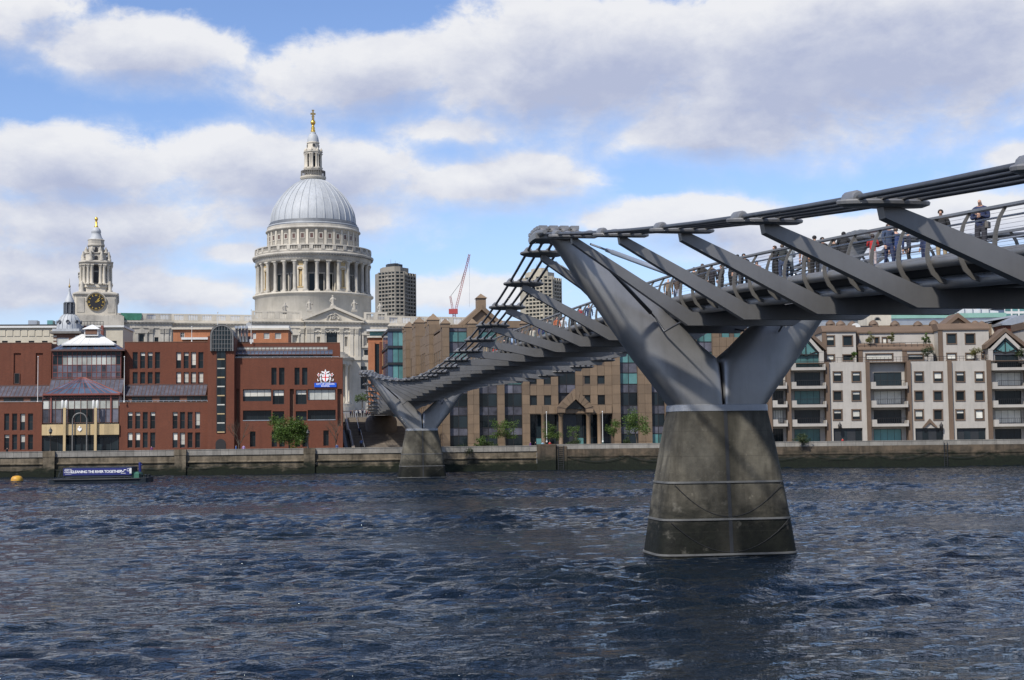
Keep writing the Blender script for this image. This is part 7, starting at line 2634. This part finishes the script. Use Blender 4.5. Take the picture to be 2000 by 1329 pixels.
QUEUE = []
def person(label, loc, rz, Hh=1.72, pose='stand', top=(.02, .02, .025), bottom=(.03, .035, .05), hair=(.02, .015, .01), style='short', skin='a', sleeves=True, bulk=1.0, group=None, bag=None, simple=False):
    """one continuous body grown over a posed skeleton; hair, eyes and bag as parts"""
    a = {'stand': .02, 'walk': .105, 'rail': .03, 'fold': .02, 'phone': .03}[pose]
    J = {}
    J['pelvis'] = (0, 0, .52); J['waist'] = (0, .004, .61); J['chest'] = (0, -.006, .725); J['neckb'] = (0, .004, .815)
    J['neckt'] = (0, -.006, .858); J['head'] = (0, -.016, .905); J['top'] = (0, -.008, .952); J['nose'] = (0, -.075, .902)
    lean = .05 if pose == 'rail' else 0
    for s, sg, ph in (('L', 1, 1), ('R', -1, -1)):
        J['hip' + s] = (.053 * sg, 0, .505)
        if ph > 0:
            J['knee' + s] = (.057 * sg, -a * .62 - .008, .288); J['ank' + s] = (.056 * sg, -a * .9, .05); J['toe' + s] = (.064 * sg, -a * .9 - .085, .02)
        else:
            J['knee' + s] = (.057 * sg, a * .15 - .01, .285); J['ank' + s] = (.058 * sg, a, .055 + a * .12); J['toe' + s] = (.066 * sg, a - .08, .02)
        J['sho' + s] = (.108 * sg, .004, .79)
        if pose == 'walk':
            J['elb' + s] = (.138 * sg, .02 + ph * .05, .64); J['wri' + s] = (.135 * sg, -.03 + ph * .085, .505)
        elif pose == 'rail':
            J['elb' + s] = (.14 * sg, -.075, .665); J['wri' + s] = (.085 * sg, -.20, .69)
        elif pose == 'fold':
            J['elb' + s] = (.138 * sg, -.01, .64); J['wri' + s] = (.03 * sg, -.105, .67 + .015 * ph)
        elif pose == 'phone':
            J['elb' + s] = (.135 * sg, -.03, .645); J['wri' + s] = ((.05 * sg, -.16, .74) if sg > 0 else (.14 * sg, -.03, .51))
        else:
            J['elb' + s] = (.137 * sg, .015, .64); J['wri' + s] = (.14 * sg, -.025, .505)
    for k in ('chest', 'neckb', 'neckt', 'head', 'top', 'nose', 'shoL', 'shoR', 'waist'):
        x, y, z = J[k]
        J[k] = (x, y - lean * (z - .52) / .4, z)
    rad = {'pelvis': (.088, .068), 'waist': (.078, .058), 'chest': (.098, .066), 'neckb': (.05, .042), 'neckt': (.029, .031), 'head': (.044, .054), 'top': (.03, .037), 'nose': (.008, .008)}
    for s in 'LR':
        rad.update({'hip' + s: (.058, .058), 'knee' + s: (.038, .038), 'ank' + s: (.025, .026), 'toe' + s: (.022, .016), 'sho' + s: (.044, .042), 'elb' + s: (.031, .031), 'wri' + s: (.02, .02)})
    bones = [('pelvis', 'waist', 1), ('waist', 'chest', 1), ('chest', 'neckb', 1), ('neckb', 'neckt', 0), ('neckt', 'head', 0), ('head', 'top', 0), ('head', 'nose', 0)]
    for s in 'LR':
        bones += [('pelvis', 'hip' + s, 2), ('hip' + s, 'knee' + s, 2), ('knee' + s, 'ank' + s, 2), ('ank' + s, 'toe' + s, 3), ('neckb', 'sho' + s, 1), ('sho' + s, 'elb' + s, 1), ('elb' + s, 'wri' + s, 1 if sleeves else 0)]
    names = list(J)
    me = bpy.data.meshes.new('skeleton')
    me.from_pydata([Vector(J[n]) * Hh for n in names], [(names.index(p), names.index(q)) for p, q, _ in bones], [])
    ob = bpy.data.objects.new('skeleton', me)
    COL.objects.link(ob)
    sm = ob.modifiers.new('Skin', 'SKIN')
    sm.use_smooth_shade = True
    for i, n in enumerate(names):
        b = bulk if n not in ('head', 'top', 'neckt', 'nose', 'wriL', 'wriR') else 1.0
        sv = me.skin_vertices[0].data[i]
        sv.radius = (rad[n][0] * Hh * b, rad[n][1] * Hh * b)
        sv.use_root = n == 'pelvis'
    ss = ob.modifiers.new('Sub', 'SUBSURF')
    ss.levels = 1
    QUEUE.append((ob, dict(J=J, bones=bones, label=label, loc=loc, rz=rz, Hh=Hh, top=top, bottom=bottom, hair=hair, style=style, skin=skin, sleeves=sleeves, group=group, bag=bag, simple=simple)))

def finish_person(ob, dg, J, bones, label, loc, rz, Hh, top, bottom, hair, style, skin, sleeves, group, bag, simple):
    ev = bpy.data.meshes.new_from_object(ob.evaluated_get(dg))
    vs = [v.co.copy() for v in ev.vertices]
    fs = [tuple(p.vertices) for p in ev.polygons]
    segs = [(Vector(J[p]) * Hh, Vector(J[q]) * Hh, m) for p, q, m in bones]
    ms = []
    for f in fs:
        c = sum((vs[i] for i in f), Vector()) / len(f)
        best, bm_ = 1e9, 0
        for p, q, m in segs:
            d = q - p
            t = max(0, min(1, (c - p).dot(d) / d.length_squared))
            e = (p + d * t - c).length
            if e < best:
                best, bm_ = e, m
        if bm_ == 0 and c.z < .8 * Hh and sleeves and abs(c.x) < .07 * Hh:
            bm_ = 1
        if bm_ == 2 and c.z < .035 * Hh:
            bm_ = 3
        ms.append(bm_)
    if not simple:
        for s, sg in (('L', 1), ('R', -1)):
            w, e = Vector(J['wri' + s]) * Hh, Vector(J['elb' + s]) * Hh
            hand_into(vs, fs, ms, w, w - e, sg, Hh, 0)
    bpy.data.meshes.remove(ev)
    me = bpy.data.meshes.new('person_body')
    me.from_pydata(vs, [], fs)
    for m_ in (SKIN[skin], cloth(top), cloth(bottom), cloth((.03, .028, .027))):
        me.materials.append(m_)
    me.polygons.foreach_set('material_index', ms)
    me.polygons.foreach_set('use_smooth', [True] * len(fs))
    me.update()
    o = place('person', me, None, loc, rz)
    tag(o, label, 'person', group)
    if style != 'bald':
        hc = Vector(J['head']) * Hh + Vector((0, .008, .018)) * Hh
        rx, ry, rzz = .048 * Hh, .058 * Hh, .052 * Hh
        mb = MB()
        rg = []
        low = {'short': -.35, 'cap': .1, 'long': -.6}[style]
        for i in range(8):
            z = 1 - (1 - low) * i / 7
            k = math.sqrt(max(1 - z * z, .0)) + .02
            ring = []
            for t in range(14):
                th = 2 * math.pi * t / 14
                x, y = math.cos(th), math.sin(th)
                pull = 1.0
                if y < -.25 and z < .35:     # leave the face open
                    pull = .72
                ring.append(hc + Vector((rx * k * x, ry * k * y * pull, rzz * z)))
            rg.append(ring)
        if style == 'long':
            for dz, kk in ((-1.2, .95), (-2.0, .9), (-2.5, .6)):
                rg.append([hc + Vector((rx * kk * math.cos(2 * math.pi * t / 14), ry * (.55 * kk * math.sin(2 * math.pi * t / 14) + .45), rzz * dz)) for t in range(14)])
        mb.rings(rg)
        mb.build('hair', cloth(hair, .6), o)
    if not simple:
        ey = MB()
        for sg in (-1, 1):
            ey.lathe([(.001, -.006), (.006, 0), (.001, .006)], 6, tuple((Vector(J['head']) + Vector((.019 * sg, -.052, .006))) * Hh))
        ey.build('eyes', cloth((.01, .01, .01)), o)
    if bag:
        st = MB()
        c = Vector(J['chest']) * Hh
        st.tube([c + Vector((-.09, -.03, .075)) * Hh, c + Vector((0, -.078, -.02)) * Hh, c + Vector((.1, -.03, -.16)) * Hh, c + Vector((.02, .08, -.06)) * Hh, c + Vector((-.085, .045, .08)) * Hh], .009 * Hh, 5)
        st.box(.085 * Hh, .14 * Hh, -.07 * Hh, .06 * Hh, .48 * Hh, .58 * Hh)
        st.build('shoulder_bag', cloth(bag), o)
    return o

def project(p):
    d = CAMR.transposed() @ (Vector(p) - Vector((0, 0, H)))
    return 1000 + FPX * d.x / -d.z, 664.5 - FPX * d.y / -d.z
def solve_s(px, L):
    lo, hi = -60.0, 140.0
    for _ in range(50):
        m = (lo + hi) / 2
        if project(bw(L, m, deck_z(m) + 1.2))[0] > px:
            lo = m
        else:
            hi = m
    return (lo + hi) / 2
NAVY, BLACK, GREY, KHAKI, WHITE, RED = (.015, .025, .075), (.012, .012, .014), (.30, .33, .35), (.34, .26, .16), (.62, .62, .62), (.45, .02, .02)
JEAN, BROWN = (.04, .06, .12), (.07, .045, .03)
on_bridge = [
    (1915, -1.45, -35, 1.80, 'fold', NAVY, (.03, .03, .04), BLACK, 'bald', 'a', 1.15, 'bald man in navy jacket with a shoulder strap at the bridge rail, far right', (.12, .11, .10)),
    (1838, -1.0, -20, 1.80, 'stand', BLACK, KHAKI, (.03, .018, .01), 'short', 'a', 1.15, 'dark haired man in black coat and khaki trousers on the bridge', None),
    (1806, .3, -75, 1.68, 'stand', NAVY, NAVY, BLACK, 'long', 'b', 1.05, 'woman in navy in profile beside the man in khaki trousers', None),
    (1774, -.9, -95, 1.32, 'stand', (.02, .025, .045), BLACK, (.03, .018, .01), 'short', 'a', .95, 'boy in a dark top sideways on the bridge, shorter than his neighbours', None),
    (1750, -.2, 170, 1.66, 'stand', (.02, .04, .13), NAVY, BROWN, 'short', 'a', 1.1, 'person in bright navy seen from behind next to the boy', None),
    (1704, -1.2, 160, 1.40, 'rail', RED, (.45, .38, .38), (.03, .015, .01), 'long', 'b', .95, 'curly haired child in a red cardigan on the bridge', None),
    (1629, -.3, 150, 1.72, 'walk', BLACK, BLACK, BLACK, 'short', 'b', 1.1, 'walker all in black just right of the white trousers', None),
    (1606, -.8, 10, 1.74, 'walk', BLACK, WHITE, BLACK, 'short', 'a', 1.1, 'walker in black jacket and white trousers on the bridge', None),
    (1575, -1.1, 175, 1.80, 'stand', NAVY, (.06, .055, .05), BROWN, 'bald', 'a', 1.1, 'balding man in navy t-shirt with bare arms seen from behind', None),
    (1541, -.9, 178, 1.76, 'rail', GREY, (.06, .075, .09), GREY, 'cap', 'a', 1.15, 'person in a pale grey hoodie seen from behind at the rail', None),
    (1514, -1.3, -60, 1.70, 'fold', BLACK, BLACK, (.05, .025, .015), 'long', 'a', 1.05, 'long haired woman in black with arms crossed at the bridge rail', None),
    (1478, .3, 0, 1.60, 'walk', (.35, .2, .18), JEAN, BLACK, 'long', 'a', 1.0, 'walker in a pinkish top half hidden behind a slanting arm', None),
    (1453, -.8, -5, 1.80, 'walk', BLACK, (.03, .03, .035), BLACK, 'short', 'a', 1.1, 'tall man in a dark jacket left of the woman in black', None),
    (1428, -1.0, 120, 1.72, 'rail', BLACK, BLACK, BLACK, 'long', 'b', 1.2, 'stout person in a black jacket bending over the rail', None),
    (1409, -.9, -60, 1.52, 'phone', BLACK, BLACK, (.03, .02, .015), 'short', 'a', 1.0, 'short man with a camera between two black jackets', None),
    (1390, -.8, 150, 1.70, 'stand', (.015, .014, .02), BLACK, BLACK, 'cap', 'b', 1.2, 'person in a dark hooded coat right of the black haired man', None),
    (1356, -.9, -15, 1.78, 'stand', (.05, .055, .055), (.05, .05, .06), BLACK, 'short', 'a', 1.1, 'black haired man in a charcoal jacket facing the river', None),
    (1322, -.6, 175, 1.76, 'walk', BROWN, (.30, .32, .40), BROWN, 'short', 'a', 1.1, 'walker in a brown jacket and pale jeans seen from behind', None),
    (1305, -1.1, 160, 1.58, 'stand', (.20, .14, .09), BROWN, BROWN, 'bald', 'a', 1.05, 'older balding person in a tan top low by the rail', None),
    (1262, -.5, 0, 1.66, 'walk', (.02, .05, .05), BLACK, BROWN, 'short', 'a', 1.0, 'walker in dark green near the top of the near pier', None),
    (1372, -1.2, 160, 1.74, 'stand', (.02, .018, .016), BLACK, BROWN, 'short', 'a', 1.15, 'person in near black right beside the charcoal jacket man', None),
    (1441, -1.3, -30, 1.70, 'stand', BLACK, (.05, .05, .055), BLACK, 'long', 'a', 1.1, 'dark clothed woman between the stout person and the tall man', None),
    (1528, -1.4, 170, 1.68, 'rail', (.025, .03, .03), JEAN, BROWN, 'short', 'a', 1.1, 'person in dark green black between the grey hoodie and the long haired woman', None),
    (1591, -1.3, 150, 1.76, 'stand', NAVY, BLACK, BLACK, 'short', 'b', 1.15, 'dark navy figure just right of the man in a t-shirt', None),
    (1648, -1.2, 165, 1.70, 'rail', BLACK, BLACK, BLACK, 'short', 'a', 1.1, 'black clad figure by the rail left of the far pier head', None),
    (1735, -1.3, 10, 1.62, 'walk', (.03, .05, .10), NAVY, BROWN, 'short', 'a', 1.0, 'person in slate blue between the red cardigan and the bright navy back', None),
]
for (px, L, ang, hh, pose, top, bot, hair, style, sk, bulk, lab, bag) in on_bridge:
    s = solve_s(px, L)
    person(lab, bw(L, s, deck_z(s) + .022), R(ang), hh, pose, top, bot, hair, style, sk, 't-shirt' not in lab, bulk, 'people crossing the footbridge', bag)
rn = random.Random(21)
far = [(1150, 'navy', NAVY), (1134, 'red', RED), (1118, 'black', BLACK), (1100, 'white', WHITE), (1088, 'orange', (.5, .14, .05)), (1070, 'grey', GREY), (1057, 'dark blue', (.02, .04, .16)), (1041, 'cream', (.55, .5, .4)),
       (1020, 'dark brown', BROWN), (1001, 'pale blue', (.3, .42, .6)), (985, 'charcoal', (.04, .04, .045)), (968, 'scarlet', (.5, .05, .03)), (950, 'tan', KHAKI)]
for i, (px, cn, c) in enumerate(far):
    L = -.9 + .3 * (i % 4)
    s = solve_s(px, L)
    person('distant walker in %s behind the curved rails of the middle span' % cn, bw(L, s, deck_z(s) + .022), R(rn.choice((0, 180)) + rn.uniform(-20, 20)), rn.uniform(1.6, 1.85), 'walk' if i % 2 else 'stand', c, rn.choice((BLACK, JEAN, KHAKI)), (.03, .02, .012), 'short', 'a', True, 1.05, 'people crossing the footbridge', simple=True)
# people on the embankment, seen over the parapet
bank = [(14, 'dark jacket at the far left end of the embankment', BLACK, 253), (296, 'purple top beside the school entrance', (.12, .03, .12), 256), (461, 'blue top by the foot of the stair tower', (.05, .12, .35), 258),
        (476, 'lilac top right of the blue one near the bare tree', (.3, .22, .45), 258), (658, 'blue suit at the school corner by the steps', (.04, .08, .2), 258), (1036, 'purple coat behind the parapet left of the flagpole', (.10, .03, .16), 256),
        (1046, 'black coat next to the purple coat', BLACK, 256), (1074, 'red jacket right of the white flagpole by the office', RED, 256), (1060, 'pale blue shirt beside the white flagpole', (.25, .4, .55), 257), (1646, 'red top in the dark apartment entrance', RED, 255.5)]
for i, (px, lab, c, Y) in enumerate(bank):
    person('small figure in a ' + lab, ground_pt(px, 870, Y), R(rn.uniform(0, 360)), 1.75, 'walk' if i % 2 else 'stand', c, rn.choice((BLACK, JEAN)), (.03, .02, .012), 'short', 'a', True, 1.05, 'people on the embankment', simple=True)
m4 = Matrix.Translation(stf.o) @ Matrix.Rotation(stf.a, 4, 'Z')
for i, (px, st_, lab, c) in enumerate(((706, 3, 'blue and white jacket low on the dark steps', (.1, .18, .4)), (702.5, 13, 'dark blue coat halfway up the dark steps', (.02, .035, .09)))):
    x = stf.P(px, 850, st_ * .95)[0]
    person('figure in a ' + lab, m4 @ Vector((x, st_ * .95 + .5, st_ * .243 + .03)), R(180 if i else 0), 1.75, 'walk', c, BLACK, BLACK, 'short', 'a', True, 1.05, simple=True)
for i in range(9):
    x = stf.P(684 + i * 3.9, 805, 36)[0]
    person('tiny figure in the crowd at the head of the steps, number %s from the left' % ('one', 'two', 'three', 'four', 'five', 'six', 'seven', 'eight', 'nine')[i], m4 @ Vector((x, 34 + rn.uniform(-1.5, 2), 29 * .243 + .03)), R(rn.uniform(0, 360)), rn.uniform(1.6, 1.85), 'stand', rn.choice((BLACK, NAVY, RED, WHITE, BROWN, GREY)), BLACK, BLACK, 'short', 'a', True, 1.05, 'crowd at the head of the steps', simple=True)

bpy.context.view_layer.update()
dg_ = bpy.context.evaluated_depsgraph_get()
for ob, kw in QUEUE:
    finish_person(ob, dg_, **kw)
for ob, kw in QUEUE:
    bpy.data.objects.remove(ob)
